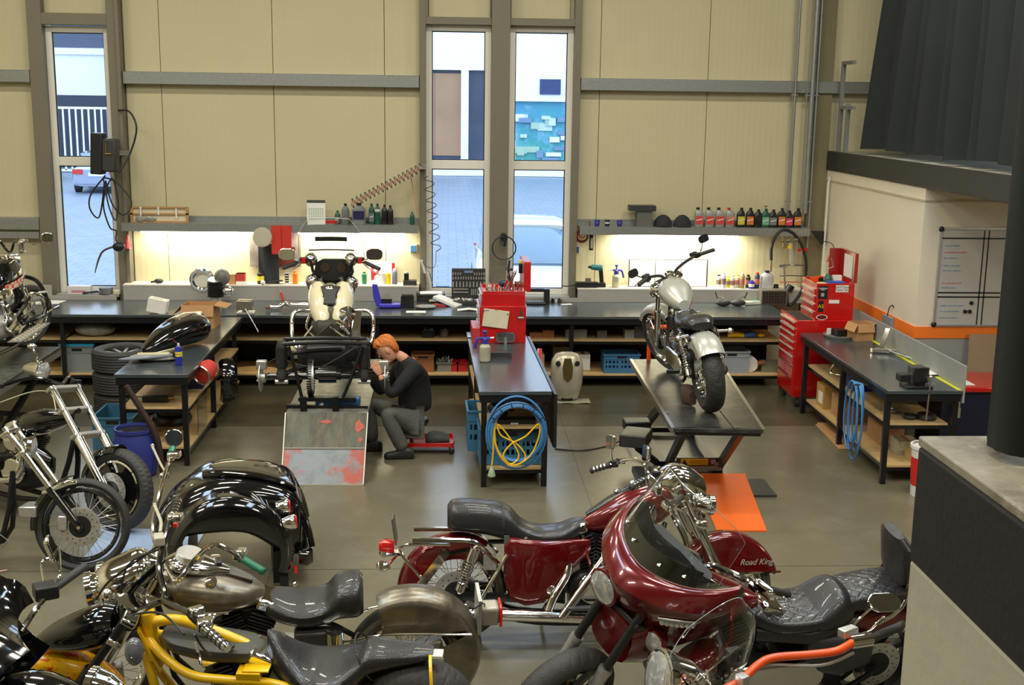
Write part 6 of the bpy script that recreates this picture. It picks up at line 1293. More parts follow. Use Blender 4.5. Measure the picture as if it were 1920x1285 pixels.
# bulging centre body and boot with a tail panel
MB().body(body_sm([(.50, 0, .34, .24, .10, .10, 2.6), (.36, 0, .44, .31, .20, .1, 3), (.12, 0, .50, .34, .26, .12, 3.4), (-.15, 0, .50, .34, .27, .14, 3.8), (-.40, 0, .48, .335, .23, .3, 4.5), (-.50, 0, .44, .32, .19, .26, 5), (-.53, 0, .42, .29, .14, .2, 5)], 5), 40).build('boot_body', gloss, kb)
MB().body(body_sm([(.16, 0, .765, .06, .02, .03, 3), (.05, 0, .785, .14, .03, .03, 3), (-.2, 0, .775, .2, .03, .03, 3), (-.42, 0, .715, .22, .03, .03, 3), (-.5, 0, .66, .2, .02, .03, 3)], 4), 20).build('boot_lid', gloss, kb)
MB().prism([(-.22, .0), (.22, .0), (.17, .26), (-.17, .26)], lambda u, v, h: (-.57+v*.16+h, u, .30+v), -.016, .004).build('plate_recess', mat('recess_grey', srgb(60, 54, 50), .15), kb)
MB().body([(-.50, 0, .22, .40, .05, .08, 5), (-.56, 0, .22, .42, .05, .09, 5), (-.60, 0, .22, .38, .04, .08, 5)], 28).build('rear_bumper', gloss, kb)
for s in (-1, 1):
    MB().tube([(-.47, s*.24, .66), (-.56, s*.28, .45), (-.60, s*.33, .27)], .022, 10, 3).build('body_rib', gloss, kb)
    for k in (0, 1): 
        l_ = MB().lathe([(.01, -.09), (.04, -.08), (.055, -.03), (.057, .0), (.05, .01)], (-.43-.04*k, s*(.37+.08*k), .60-.09*k), (-1, 0, .1), 20).build('tail_lamp', chrome, kb); MB().lathe([(.05, 0), (.045, .012), (.001, .014)], (-.438-.04*k, s*(.37+.08*k), .60-.09*k), (-1, 0, .1), 18).build('lens', redlens, l_)
    MB().box((-.47, s*.47, .16), (.02, .05, .04)).build('reflector', redlens, kb); MB().ell((-.46, s*.49, .06), (.022, .022, .022)).build('bolt_cap', chrome, kb)
    MB().bb(-.42, -.36, s*.42, s*.48, 0, .12).build('stand_block', black, kb); MB().bb(.34, .42, s*.42, s*.48, 0, .3).build('stand_block', black, kb)
for x in (-.35, .25): MB().bb(x-.03, x+.03, -.3, .3, .0, .24).build('transport_leg', black, kb)
# ================= THE MECHANIC
pm = E('person', (-.42, 11.5, 0), label='ginger-haired mechanic in black sweater and grey work trousers crouching on a low stool', cat='person')
def skinned(name, pts, edges, m, par, root=0, sub=2):
    me = bpy.data.meshes.new(name); me.from_pydata([tuple(V(p[0])-V(par.location)) for p in pts], edges, []); me.materials.append(m)
    o = bpy.data.objects.new(name, me); COL.objects.link(o); o.parent = par
    sk = o.modifiers.new('skin', 'SKIN'); sk.use_smooth_shade = True
    for i, p in enumerate(pts):
        r = p[1] if isinstance(p[1], tuple) else (p[1], p[1]); me.skin_vertices[0].data[i].radius = r; me.skin_vertices[0].data[i].use_root = (i == root)
    sb = o.modifiers.new('sub', 'SUBSURF'); sb.levels = sub; sb.render_levels = sub
    return o
skin = mat('skin', srgb(222, 158, 126), .5, 0, .04, 12); swe = mat('black_sweater', (.012, .012, .013), .9, 0, .2, 30, .4, 120); tro = mat('grey_work_trousers', srgb(90, 90, 82), .85, 0, .12, 10, .5, 30); hairm = mat('ginger_hair', srgb(206, 116, 46), .6, 0, .22, 60, .5, 150)
pel = W(772, 783, 11.62); ch = W(772, 715, 11.6); sh0 = W(770, 690, 11.58); nk = W(752, 668, 11.56); hd_ = W(726, 655, 11.54)
shn, shf = W(778, 692, 11.40), W(758, 682, 11.76); eln, elf = W(733, 742, 11.28), W(712, 735, 11.85); wrn, wrf = W(712, 702, 11.30), W(692, 700, 11.72)
hn, hf = W(766, 790, 11.48), W(764, 782, 11.76); knn, knf = W(722, 772, 11.30), W(691, 757, 11.72); ann, anf = W(757, 848, 11.36), W(698, 836, 11.62)
# body core (one continuous figure, skin)
core = [(pel, .12), (ch, .13), (sh0, .10), (nk, .052), (nk.lerp(hd_, .45), .05), (shn, .06), (eln, .042), (wrn, .028), (shf, .06), (elf, .042), (wrf, .028), (hn, .09), (knn, .06), (ann, .04), (hf, .09), (knf, .06), (anf, .04)]
body_o = skinned('body', core, [(0, 1), (1, 2), (2, 3), (3, 4), (2, 5), (5, 6), (6, 7), (2, 8), (8, 9), (9, 10), (0, 11), (11, 12), (12, 13), (0, 14), (14, 15), (15, 16)], skin, pm)
mid = ch.lerp(pel, .5)
skinned('sweater', [(pel+V((.03, 0, .05)), .185), (mid+V((.035, 0, 0)), .18), (ch+V((.02, 0, 0)), .175), (sh0, .125), (sh0.lerp(nk, .7), .066), (shn, .085), (shn.lerp(eln, .5), .072), (eln, .062), (eln.lerp(wrn, .85), .046), (shf, .085), (shf.lerp(elf, .5), .072), (elf, .062), (elf.lerp(wrf, .85), .046)], [(0, 1), (1, 2), (2, 3), (3, 4), (3, 5), (5, 6), (6, 7), (7, 8), (3, 9), (9, 10), (10, 11), (11, 12)], swe, pm)
skinned('trousers', [(pel, .165), (hn, .125), (hn.lerp(knn, .5), .10), (knn, .082), (knn.lerp(ann, .3), .078), (ann+V((0, 0, .02)), .072), (hf, .125), (hf.lerp(knf, .5), .10), (knf, .082), (knf.lerp(anf, .3), .078), (anf+V((0, 0, .02)), .072)], [(0, 1), (1, 2), (2, 3), (3, 4), (4, 5), (0, 6), (6, 7), (7, 8), (8, 9), (9, 10)], tro, pm)
for k_, (a_, s) in enumerate(((ann, 0), (anf, 0))):
    bs = V((a_.x, a_.y, 0))-V(pm.location)
    MB().body(body_sm([(bs.x+.10, bs.y, .045, .03, .04, .04, 3), (bs.x+.06, bs.y, .05, .042, .06, .05, 3), (bs.x, bs.y, .05, .045, .065, .05, 3), (bs.x-.08, bs.y, .045, .05, .035, .045, 3), (bs.x-.16, bs.y-.01, .04, .045, .025, .04, 2.6), (bs.x-.19, bs.y-.01, .035, .02, .015, .03, 2.4)], 4), 18).build('shoe', mat('black_shoe', (.02, .02, .018), .5), pm)
# head: looks down-left
H = E('head', hd_-V(pm.location)); H.parent = pm; bpy.data.objects.remove(H)
hl = hd_-V(pm.location); RM = Matrix.Rotation(R(-38), 3, 'Y') @ Matrix.Rotation(R(180), 3, 'Z')   # face towards -x, chin tipped down
def HP(x, y, z): return hl+RM @ V((x, y, z))
hm = MB(); secs = []
for z, xf, xb, w_ in ((-.125, .055, -.01, .02), (-.115, .075, -.03, .038), (-.09, .085, -.05, .055), (-.05, .09, -.075, .066), (0, .092, -.10, .074), (.04, .095, -.108, .077), (.08, .08, -.10, .07), (.11, .045, -.07, .05), (.122, .01, -.03, .02)):
    cxm = (xf+xb)/2; rx = (xf-xb)/2; secs.append([HP(cxm+rx*cos(a), w_*sin(a), z) for a in [2*pi*k/20 for k in range(20)]])
hd_o = hm.loft(secs).build('head', skin, pm)
MB().loft([[HP(*p) for p in q_] for q_ in ([(.088, -.008, .022), (.094, 0, .026), (.088, .008, .022), (.086, 0, .018)], [(.098, -.014, -.02), (.12, 0, -.018), (.098, .014, -.02), (.09, 0, -.03)], [(.088, -.008, -.032), (.092, 0, -.03), (.088, .008, -.032), (.086, 0, -.034)])]).build('nose', skin, hd_o)
for s in (-1, 1):
    MB().ell(HP(.078, s*.03, .012), (.013, .013, .012)).build('eye', mat('eye_white', (.7, .7, .68), .2), hd_o)
    MB().ell(HP(-.005, s*.076, -.005), (.022, .012, .034), rot=RM).build('ear', skin, hd_o)
    MB().box(HP(.088, s*.032, .034), (.012, .034, .008), rot=RM).build('eyebrow', hairm, hd_o)
MB().ell(HP(.084, 0, -.058), (.01, .025, .007), rot=RM).build('mouth', mat('lips', srgb(190, 110, 96), .5), hd_o)
hh = MB(); secs = []
for z, xf, xb, w_ in ((-.07, -.045, -.085, .045), (-.04, -.03, -.104, .068), (0, -.025, -.112, .078), (.04, .0, -.118, .082), (.07, .085, -.116, .081), (.095, .094, -.108, .076), (.122, .072, -.085, .058), (.14, .03, -.035, .025)):
    cxm = (xf+xb)/2; rx = (xf-xb)/2; secs.append([HP(cxm+rx*cos(a)*(1+.05*sin(a*7+z*60)), w_*sin(a)*(1+.05*sin(a*9+z*40)), z+.008*sin(a*13)) for a in [2*pi*k/60 for k in range(40)]])
hh.loft(secs).build('hair', hairm, hd_o)
MB().ell(HP(.055, 0, -.10), (.045, .05, .03), rot=RM).build('beard', mat('light_ginger_beard', srgb(206, 130, 84), .7), hd_o)
# hands: palm and five bent fingers closed on a tool
def hand(wr, dirv, side, up):
    d = V(dirv).normalized(); u_ = V(up).normalized(); s_ = d.cross(u_).normalized()*side; L_ = V(pm.location)
    c = wr+d*.045; MB().body([(0, 0, 0, .001, .001, .001, 2)]*0 or [(-.045, 0, 0, .022, .014, .014, 2.4), (-.02, 0, 0, .032, .016, .016, 2.6), (.02, 0, 0, .040, .015, .015, 2.8), (.045, 0, 0, .036, .012, .012, 2.6)], 14)
    m_ = MB(); Mx = Matrix((d, s_, u_)).transposed().to_4x4(); Mx.translation = c-L_; m_.X = Mx
    m_.body([(-.045, 0, 0, .024, .016, .016, 2.4), (-.02, 0, 0, .034, .018, .018, 2.6), (.02, 0, 0, .042, .016, .016, 2.8), (.042, 0, 0, .038, .012, .012, 2.6)], 14)
    ho = m_.build('hand', skin, pm)
    for i, (y, l) in enumerate(((.031, .07), (.011, .08), (-.010, .075), (-.030, .058))):
        p0 = V((.035, y, 0)); pts = [p0, p0+V((l*.45, 0, -.004)), p0+V((l*.62, 0, -.032)), p0+V((l*.35, 0, -.052))]
        f_m = MB(); f_m.X = Mx; f_m.tube(pts, [.0095, .009, .0085, .007], 8, 3).build('finger', skin, ho)
    t_m = MB(); t_m.X = Mx; t_m.tube([V((-.02, .028, -.004)), V((.01, .05, -.014)), V((.035, .045, -.034)), V((.045, .03, -.046))], [.012, .011, .010, .008], 8, 3).build('thumb', skin, ho)
    return ho
hand(wrn, (-.35, -.05, .75), 1, (.2, -1, .1)); hand(wrf, (-.3, -.1, .8), -1, (.2, -1, .1))
tool('torch', 'small red and black hand torch held by the mechanic', 'torch', [('body', MB().cyl((0, 0, 0), (.13, 0, .03), .016), black), ('head', MB().cyl((.13, 0, .03), (.16, 0, .037), .022), red)], tuple(W(700, 694, 11.42)), R(180))
st_ = E('creeper_stool', (-.36, 11.68, 0), label='low red mechanic stool on castors with a grey cloth on its tray', cat='stool')
MB().lathe([(.02, -.03), (.16, -.03), (.175, 0), (.16, .03), (.001, .035)], (.0, -.02, .30), (0, 0, 1), 24).build('seat', black, st_); MB().cyl((0, 0, .06), (0, -.02, .27), .02).build('column', steel, st_)
MB().bb(-.08, .42, -.20, .16, .075, .085).bb(-.08, .42, -.20, -.19, .085, .12).bb(-.08, .42, .15, .16, .085, .12).bb(.41, .42, -.2, .16, .085, .12).build('tray', red, st_, bev=.003)
MB().body(body_sm([(.14, -.03, .12, .08, .03, .03, 3), (.2, -.04, .13, .12, .06, .03, 3), (.3, -.02, .13, .12, .04, .03, 3), (.38, -.03, .12, .08, .02, .02, 3)], 3), 16).build('cloth', mat('dark_grey_cloth', srgb(70, 72, 68), .9, 0, .2, 20, .6, 40), st_)
for x, y in ((-.06, -.18), (.4, -.18), (.4, .14), (-.06, .14)): MB().cyl((x, y-.012, .03), (x, y+.012, .03), .03, n=14).build('castor', black, st_); MB().bb(x-.01, x+.01, y-.018, y+.018, .05, .075).build('castor_fork', steel, st_)
# ================= SMALL THINGS
def at(px, py, z): return tuple(G(px, py, z+.0005))
def label_mat(n, c): return mat('label_'+n, c, .5, 0, .03, 20)
def bottle(name, lab, loc, h=.24, w=.10, d=.06, m=black, cap=black, lm=None, group=None, rz=0, lt=None, nk=0, cat='bottle'):
    o = E(name, loc, rz, lab, cat, group)
    def sec(k, z, f=1): return [V((u*k+nk*(1-k), v*k*f, z)) for u, v in rrect(w/2, d/2, d*.35, 3)]
    MB().loft([sec(.94, 0), sec(1, .006), sec(1, h*.66), sec(.8, h*.78), sec(.38, h*.88), sec(.36, h*.9)]).build('body', m, o)
    MB().cyl((nk*.64, 0, h*.89), (nk*.64, 0, h), w*.19, n=12).build('cap', cap, o)
    if lm:
        MB().bb(-w*.42, w*.42, -d/2-.001, -d/2+.002, h*.14, h*.56).build('label', lm, o)
        MB().box((0, -d/2-.0015, h*.38), (w*.7, .001, h*.05), rot=Matrix.Rotation(R(-14), 3, 'Y')).build('print', lt or white, o)
    return o
def can(name, lab, loc, r=.033, h=.2, m=white, cap=white, band=None, group=None, cat='can'):
    o = E(name, loc, 0, lab, cat, group)
    MB().lathe([(r*.9, 0), (r, .004), (r, h*.8), (r*.75, h*.86), (r*.45, h*.88)], n=16).build('body', m, o)
    MB().lathe([(r*.62, h*.87), (r*.62, h*.98), (r*.5, h)], n=14).build('cap', cap, o)
    if band: MB().lathe([(r+.0012, h*.25), (r+.0012, h*.6)], n=16, cap=False).build('label', band, o)
    return o
def crate(name, lab, loc, L, W_, H, m, rz=0, cat='crate', slots=True, group=None, t=.008):
    o = E(name, loc, rz, lab, cat, group); b = MB(); b.bb(-L/2+.01, L/2-.01, -W_/2+.01, W_/2-.01, 0, .008)
    def side(fn, Ls):
        n = int(Ls/.045)
        if slots:
            for z0, z1 in ((.0, .28), (.42, .52), (.66, 1)): fn(b, -Ls/2, Ls/2, z0*H, z1*H)
            for i in range(n+1):
                x = -Ls/2+i*Ls/n; k = .018 if i % 4 else .04; fn(b, max(-Ls/2, x-k/2), min(Ls/2, x+k/2), .28*H, .42*H); fn(b, max(-Ls/2, x-k/2), min(Ls/2, x+k/2), .52*H, .66*H)
        else: fn(b, -Ls/2, Ls/2, 0, H)
    for s in (-1, 1):
        side(lambda q_, a, c, z0, z1: q_.bb(a, c, s*W_/2-s*t, s*W_/2, z0, z1), L)
        side(lambda q_, a, c, z0, z1: q_.bb(s*L/2-s*t, s*L/2, a, c, z0, z1), W_-2*t)
    b.build('box', m, o)
    r = MB()
    for s in (-1, 1):
        r.bb(-L/2-.012, L/2+.012, s*(W_/2+.012), s*(W_/2-.003), H-.018, H); r.bb(s*(L/2+.012), s*(L/2-.003), -W_/2+.003, W_/2-.003, H-.018, H)
        r.bb(-L/2, L/2, s*(W_/2+.006), s*(W_/2-.001), H*.74, H*.77)
    r.build('rim', m, o); MB().bb(-.06, .06, -W_/2-.004, -W_/2+.001, H*.80, H*.90).build('hand_hole', black, o)
    return o
def carton(name, lab, loc, L, W_, H, rz=0, m=card, open_=False, lab2=None, group=None, cat='box'):
    o = E(name, loc, rz, lab, cat, group)
    if not open_: MB().bb(-L/2, L/2, -W_/2, W_/2, 0, H).build('box', m, o, bev=.002); MB().bb(-.02, .02, -W_/2-.001, W_/2+.001, H, H+.001).build('tape', mat('brown_tape', srgb(160, 120, 76), .4), o)
    else:
        t = .004; b = MB().bb(-L/2, L/2, -W_/2, -W_/2+t, 0, H).bb(-L/2, L/2, W_/2-t, W_/2, 0, H).bb(-L/2, -L/2+t, -W_/2+t, W_/2-t, 0, H).bb(L/2-t, L/2, -W_/2+t, W_/2-t, 0, H).bb(-L/2+t, L/2-t, -W_/2+t, W_/2-t, 0, .004)
        b.build('box', m, o); 
        for nm, a, c_, dirv, ln in (('flap', (L/2, -W_/2, H), (L/2, W_/2, H), V((.75, -.1, -.12)), W_*.5), ('flap', (-L/2, -W_/2, H), (-L/2, W_/2, H), V((-.5, -.35, -.6)), W_*.5), ('flap', (-L/2, -W_/2, H), (L/2, -W_/2, H), V((0, -.25, -1)), W_*.42)):
            a, c_ = V(a), V(c_); d = dirv.normalized()*ln; MB().sheet([[a, c_], [a+d, c_+d]], .004).build(nm, m, o)
    if lab2: MB().bb(-L*.3, L*.3, -W_/2-.0015, -W_/2, H*.35, H*.7).build('label', lab2, o)
    return o
silv = mat('silver_bottle', srgb(150, 150, 146), .35, .2, .04, 10); redl = label_mat('red', srgb(206, 70, 58)); ylab = label_mat('yellow', srgb(206, 190, 60)); oranl = label_mat('orange', srgb(206, 120, 50)); grnb = mat('green_bottle', srgb(30, 84, 66), .35); blkb = mat('black_bottle', srgb(30, 28, 30), .3); greyb = mat('grey_bottle', srgb(110, 118, 116), .4)
ZS = 1.8755
def sx_(px): return W(px, 424, 15.42).x
# right wall shelf
ords = ['leftmost', 'second from left', 'third from left', 'red-capped']
for i, px in enumerate((1310, 1330, 1349, 1368)):
    ob_ = bottle('oil_bottle', 'grey oil bottle with red label on right wall shelf, %s' % (ords[i] if i < 3 else 'the one with a red cap'), (sx_(px), 15.42, ZS), .25, .118, .07, silv, red if i == 3 else black, redl, 'grey oil bottles on the right shelf', nk=-.03)
    if i == 3: text('LUCAS', .034, white, 'lettering', ob_, (0, -.038, .125), (R(90), 0, 0), .0004)
dk_ = [(1388, blkb, ylab, .25, 'black oil bottle with yellow-green label, right of the red-capped grey bottle'), (1405, blkb, oranl, .25, 'black oil bottle with orange label, second of the dark bottles'), (1420, blkb, None, .23, 'plain black oil bottle left of the green one'), (1434, grnb, label_mat('pale', srgb(120, 170, 130)), .24, 'dark green oil bottle on the right wall shelf'), (1448, blkb, label_mat('grey', srgb(120, 120, 120)), .23, 'black oil bottle with grey label, right of the green one'), (1464, blkb, oranl, .25, 'black oil bottle with orange mark, beside the thin pipe'), (1478, blkb, label_mat('pink', srgb(210, 60, 90)), .22, 'black oil bottle with pink label behind the slim wall pipe'), (1494, blkb, oranl, .25, 'last black oil bottle at the right end of the shelf')]
for px, m, l, h, t in dk_: bottle('oil_bottle', t, (sx_(px), 15.42, ZS), h, .105, .07, m, m, l, 'dark oil bottles on the right shelf', nk=.012)
tool('drip_tap', 'small brass tap standing on the green oil bottle', 'tap', [('tap', MB().cyl((0, 0, 0), (0, 0, .03), .006).cyl((-.025, 0, .032), (.025, 0, .032), .006), mat('brass', srgb(160, 130, 70), .3, .8))], (sx_(1434), 15.42, ZS+.241))
can('tin', 'small steel tin at the left end of the right wall shelf', (sx_(1102), 15.40, ZS), .033, .09, steel, steel)
for i, (px, c, t) in enumerate([(1119, srgb(52, 52, 130), 'small blue cup beside the steel tin on the right shelf'), (1138, srgb(40, 40, 44), 'small black and white cup between the blue ones'), (1161, srgb(52, 52, 130), 'small blue cup right of the black one on the right shelf')]):
    tool('cup', t, 'cup', [('cup', MB().lathe([(.026, 0), (.034, .03), (.036, .065), (.03, .085), (.001, .086)], n=16), mat('cup_%d' % (i % 2), c, .35)), ('band', MB().lathe([(.0355, .035), (.0368, .055)], n=16, cap=False), white if i == 1 else mat('cup_band', srgb(90, 90, 170), .3))], (sx_(px), 15.40, ZS))
tool('stand', 'grey box stand with dark flat top on the right wall shelf', 'stand', [('base', MB().bb(-.10, .10, -.06, .1, 0, .20), mat('stand_grey', srgb(98, 98, 94), .6)), ('top', MB().bb(-.20, .14, -.08, .1, .20, .27), darkg)], (sx_(1207), 15.42, ZS))
for px, t in ((1244, 'left one'), (1280, 'right one')):
    MBc = MB().ell((0, 0, .0), (.12, .09, .15), z0=0, n=20); tool('cap', 'black peaked cap on the right wall shelf, %s of the two' % t, 'cap', [('crown', MBc, mat('cap_black', srgb(44, 44, 46), .85)), ('peak', MB().sheet([[V((x, -.085-.05*cos(x*9), .012)) for x in (-.1, -.05, 0, .05, .1)], [V((x, -.05, .02)) for x in (-.1, -.05, 0, .05, .1)]], .006), mat('cap_black', (0, 0, 0)))], (sx_(px), 15.46, ZS))
# left wall shelf
for px, m, cp, h, w_, t, lm in [(633, grnb, grnb, .17, .07, 'short dark green bottle left of the tall grey one', greyb), (648, greyb, black, .26, .095, 'tall grey bottle with black cap on the left wall shelf', None), (697, grnb, grnb, .26, .075, 'green oil bottle with black-and-grey mark, right of the grey canister', greyb), (708, grnb, grnb, .26, .075, 'green oil bottle with a white collar label', None), (721, blkb, blkb, .25, .075, 'dark oil bottle, left of the pair of dark ones on the left shelf', None), (732, blkb, blkb, .24, .075, 'dark oil bottle, right of the pair of dark ones on the left shelf', None), (773, grnb, grnb, .16, .06, 'short green bottle alone at the right end of the left shelf', None)]:
    o_ = bottle('oil_bottle', t, (W(px, 415, 15.42).x, 15.42, ZS), h, w_, .06, m, cp, lm)
    if px == 708: MB().bb(-.032, .032, -.032, -.03, .16, .195).build('collar_label', white, o_)
o_ = bottle('canister', 'grey oil canister with dark space-picture label on the left wall shelf', (W(673, 415, 15.42).x, 15.42, ZS), .27, .17, .1, mat('canister_grey', srgb(136, 142, 142), .4), mat('navy_cap', srgb(30, 34, 70), .4), None, cat='canister')
MB().bb(-.07, .07, -.053, -.05, .06, .17).build('label', mat('navy_label', srgb(50, 46, 90), .3, 0, .4, 60), o_)
wf = tool('display_frame', 'shallow wooden framed tray with plastic-wrapped parts at the left shelf end', 'tray', [('frame', MB().bb(-.36, .36, 0, .03, 0, .02).bb(-.36, .36, 0, .03, .18, .20).bb(-.36, .36, 0, .03, .10, .12).bb(-.36, -.33, 0, .03, .02, .18).bb(.33, .36, 0, .03, .02, .18), mat('pine_frame', srgb(176, 136, 86), .6)), ('back', MB().bb(-.33, .33, .02, .028, .02, .18), mat('pale_tray', srgb(214, 200, 170), .6)), ('tape_strip', MB().bb(-.24, -.22, -.002, 0, .02, .2).bb(-.02, .0, -.002, 0, .1, .2).bb(.2, .22, -.002, 0, .06, .18), paper), ('wrapped_parts', MB().ell((-.24, .0, .05), (.06, .02, .045)).ell((-.12, .0, .05), (.08, .015, .04)), mat('crumpled_plastic', srgb(150, 146, 136), .2, .1, .3, 30, .8, 60))], (W(300, 415, 15.4).x, 15.38, ZS))
cl_ = tool('calendar', 'paper calendar leaning on the left wall shelf', 'calendar', [('sheet', MB().box((0, 0, .15), (.23, .006, .30), rot=Matrix.Rotation(R(-8), 3, 'X')), paper), ('heading', MB().box((0, .018, .285), (.23, .008, .035), rot=Matrix.Rotation(R(-8), 3, 'X')), darkg)], (W(593, 417, 15.36).x, 15.36, ZS))
mb = MB()
for i in range(7):
    for k in range(6): mb.box((-.085+.028*i, -.003+.0032*k-.011, .075+.024*k), (.02, .003, .014), rot=Matrix.Rotation(R(-8), 3, 'X'))
mb.build('date_grid', mat('date_green', srgb(168, 190, 160), .6), cl_)['kind'] = 'stuff'
# spiral air hoses
def helix(a, b_, r, turns, per=10, sag=0):
    a, b_ = V(a), V(b_); p, q_, ax = frame_of(b_-a); out = []
    for i in range(int(turns*per)+1):
        t = i/(turns*per); k = 2*pi*turns*t; out.append(a.lerp(b_, t)+V((0, 0, -sag*sin(pi*t)))+p*(r*cos(k))+q_*(r*sin(k)))
    return out
a_, b_2 = W(658, 383, 15.2), W(792, 313, 15.3)
tool('spiral_hose', 'black spiral air hose wound along a pinkish wooden batten above the left shelf', 'hose', [('hose', MB().tube(helix(a_, b_2, .055, 17), .005, 6), rubberhose), ('batten', MB().bar(a_, b_2, .04, .03), mat('pink_batten', srgb(196, 150, 126), .6)), ('mount', MB().bb(b_2.x-.05, b_2.x+.04, b_2.y-.02, YB-.14, b_2.z-.03, b_2.z+.03), galv)], (0, 0, 0))
tool('spiral_hose', 'thin dark spiral hose hanging down beside the middle window', 'hose', [('hose', MB().tube(helix(W(803, 330, 15.3), W(818, 470, 15.3), .065, 7), .005, 6), rubberhose), ('tail', MB().tube([W(818, 470, 15.3), W(815, 500, 15.25), W(800, 500, 15.25), W(790, 488, 15.3)], .004, 6, 4), rubberhose), ('blow_gun', MB().bar(W(790, 488, 15.3), W(797, 512, 15.3), .03, .03), white)], (0, 0, 0))
tool('wooden_stick', 'slim wooden stick leaning by the window column at the left shelf', 'stick', [('stick', MB().bar(W(770, 330, 15.4), W(782, 398, 15.4), .025, .012), mat('stick_wood', srgb(190, 140, 90), .6))], (0, 0, 0))
# things hung on the wall under the left shelf
o_ = tool('air_filter_plate', 'round cream air-cleaner plate hanging under the left wall shelf', 'plate', [('disc', MB().lathe([(.06, 0), (.115, .0), (.125, .012), (.115, .03), (.06, .035)], (0, 0, 0), (0, -1, 0), 32), mat('cream_disc', srgb(196, 188, 166), .35)), ('centre', MB().lathe([(.062, .0), (.062, .028), (.001, .03)], (0, 0, 0), (0, -1, 0), 28), mat('grey_core', srgb(84, 86, 82), .6))], tuple(W(492, 445, 15.27)))
tool('folder', 'bright red folder hanging under the left wall shelf', 'folder', [('cover', MB().bb(-.125, .125, -.012, 0, -.18, .18), mat('folder_red', srgb(206, 52, 40), .5)), ('spine_line', MB().bb(0, .004, -.014, -.012, -.18, .17), black)], tuple(W(528, 450, 15.29)))
tool('poster', 'motorcycle poster hanging behind the red folder', 'poster', [('sheet', MB().bb(-.32, .33, -.003, 0, -.28, .28), mat('poster_print', srgb(128, 118, 110), .4, 0, .5, 6)), ('dark_scene', MB().bb(-.18, .26, -.005, -.003, -.28, -.02), mat('poster_dark', srgb(96, 44, 32), .4, 0, .5, 4))], tuple(W(515, 460, 15.56)))
tool('apron', 'black apron hanging from a hook under the left wall shelf', 'apron', [('cloth', MB().sheet([[V((x, -.02+.012*sin(x*40+z*6), z)) for z in (-.36, -.2, 0, .18)] for x in [-.13+.26*i/12+.0 for i in range(13)]], .005), mat('apron_black', srgb(48, 52, 54), .9)), ('hook', MB().cyl((-.14, -.02, .18), (-.10, -.02, .22), .012), black)], tuple(W(504, 484, 15.44)))
tool('cone_light', 'small red cone hanging at the left end of the left wall shelf', 'cone', [('cone', MB().lathe([(.05, 0), (.045, .01), (.008, .17), (.001, .175)], n=18), red)], tuple(W(240, 466, 15.4)))
tool('socket_box', 'blue and white wall socket below the left shelf', 'socket', [('plate', MB().bb(-.045, .045, -.04, 0, -.05, .05), white), ('lid', MB().bb(-.035, .035, -.055, -.04, -.045, .035), mat('socket_blue', srgb(70, 120, 160), .4))], tuple(W(775, 465, 15.59)))
tool('socket_box', 'blue and grey wall socket below the right shelf under the red cable', 'socket', [('plate', MB().bb(-.045, .045, -.04, 0, -.05, .05), white), ('lid', MB().bb(-.035, .035, -.055, -.04, -.045, .035), mat('socket_slate', srgb(66, 92, 112), .4))], tuple(W(1080, 467, 15.59)))
hk = MB()
for i in range(5): hk.torus((0, -.01*i, 0), (0, 1, .1*i), .085-.006*i, .005, 24, 6)
tool('cable_coil', 'red and black cable coil hanging under the right shelf end', 'cable', [('coil', hk, mat('dark_red_cable', srgb(120, 44, 40), .5)), ('inner_coil', MB().torus((0, -.03, .02), (0, 1, 0), .04, .006, 20, 6), red)], tuple(W(1091, 443, 15.5)))
tool('inspection_lamp', 'black slim torch hanging under the right wall shelf', 'torch', [('body', MB().cyl((0, 0, -.12), (0, 0, .1), .03), black), ('window', MB().bb(-.014, .014, -.034, -.025, -.09, .04), mat('pale_lens', srgb(180, 176, 150), .3)), ('hook', MB().cyl((0, 0, .1), (0, 0, .16), .008), black)], tuple(W(1109, 452, 15.45)))
tool('rubber_hose', 'coiled black hose hung on the column between the two middle windows', 'hose', [('hose', MB().torus((0, 0, 0), (.1, 1, 0), .15, .009, 40, 8), rubberhose), ('hook', MB().cyl((0, .0, .13), (0, .118, .13), .05), black), ('end', MB().cyl((.0, -.03, .02), (.02, -.03, .16), .022), black)], tuple(W(945, 465, 15.30)))
# welding unit hanging at the left window
ts_ = E('extraction_unit', tuple(W(192, 288, 15.2)), label='black hanging cable unit with coiled cables in front of the left window', cat='cable unit')
MB().box((-.05, 0, 0), (.14, .2, .50), rot=Matrix.Rotation(R(3), 3, 'Y')).build('housing', black, ts_, bev=.01); MB().box((.09, .02, -.02), (.18, .2, .40), rot=Matrix.Rotation(R(3), 3, 'Y')).build('drum_cover', darkg, ts_, bev=.02)
MB().cyl((.07, -.09, .0), (.07, -.09, .14), .008).cyl((.05, -.09, .0), (.13, -.09, .0), .008).build('valve', mat('brass', (0, 0, 0)), ts_)
MB().bar((.1, .12, 0), (.25, .28, 0), .04, .06).build('arm', galv, ts_)
MB().tube([(.02, 0, -.27), (-.16, -.02, -.5), (-.18, -.02, -.68), (-.08, 0, -.78), (-.0, 0, -.4), (.0, 0, -.3), (.15, 0, -.35), (.31, 0, -.55), (.30, 0, -.68), (.2, 0, -.75), (.08, 0, -.6), (.02, 0, -.33), (.04, -.02, -.6), (.12, -.02, -.82), (.16, 0, -.6), (.1, 0, -.3), (-.02, 0, -.6), (.04, 0, -.9), (.12, 0, -.95), (.11, 0, -1.05), (.14, 0, -1.12)], .010, 7, 6).build('cable_loops', rubberhose, ts_)
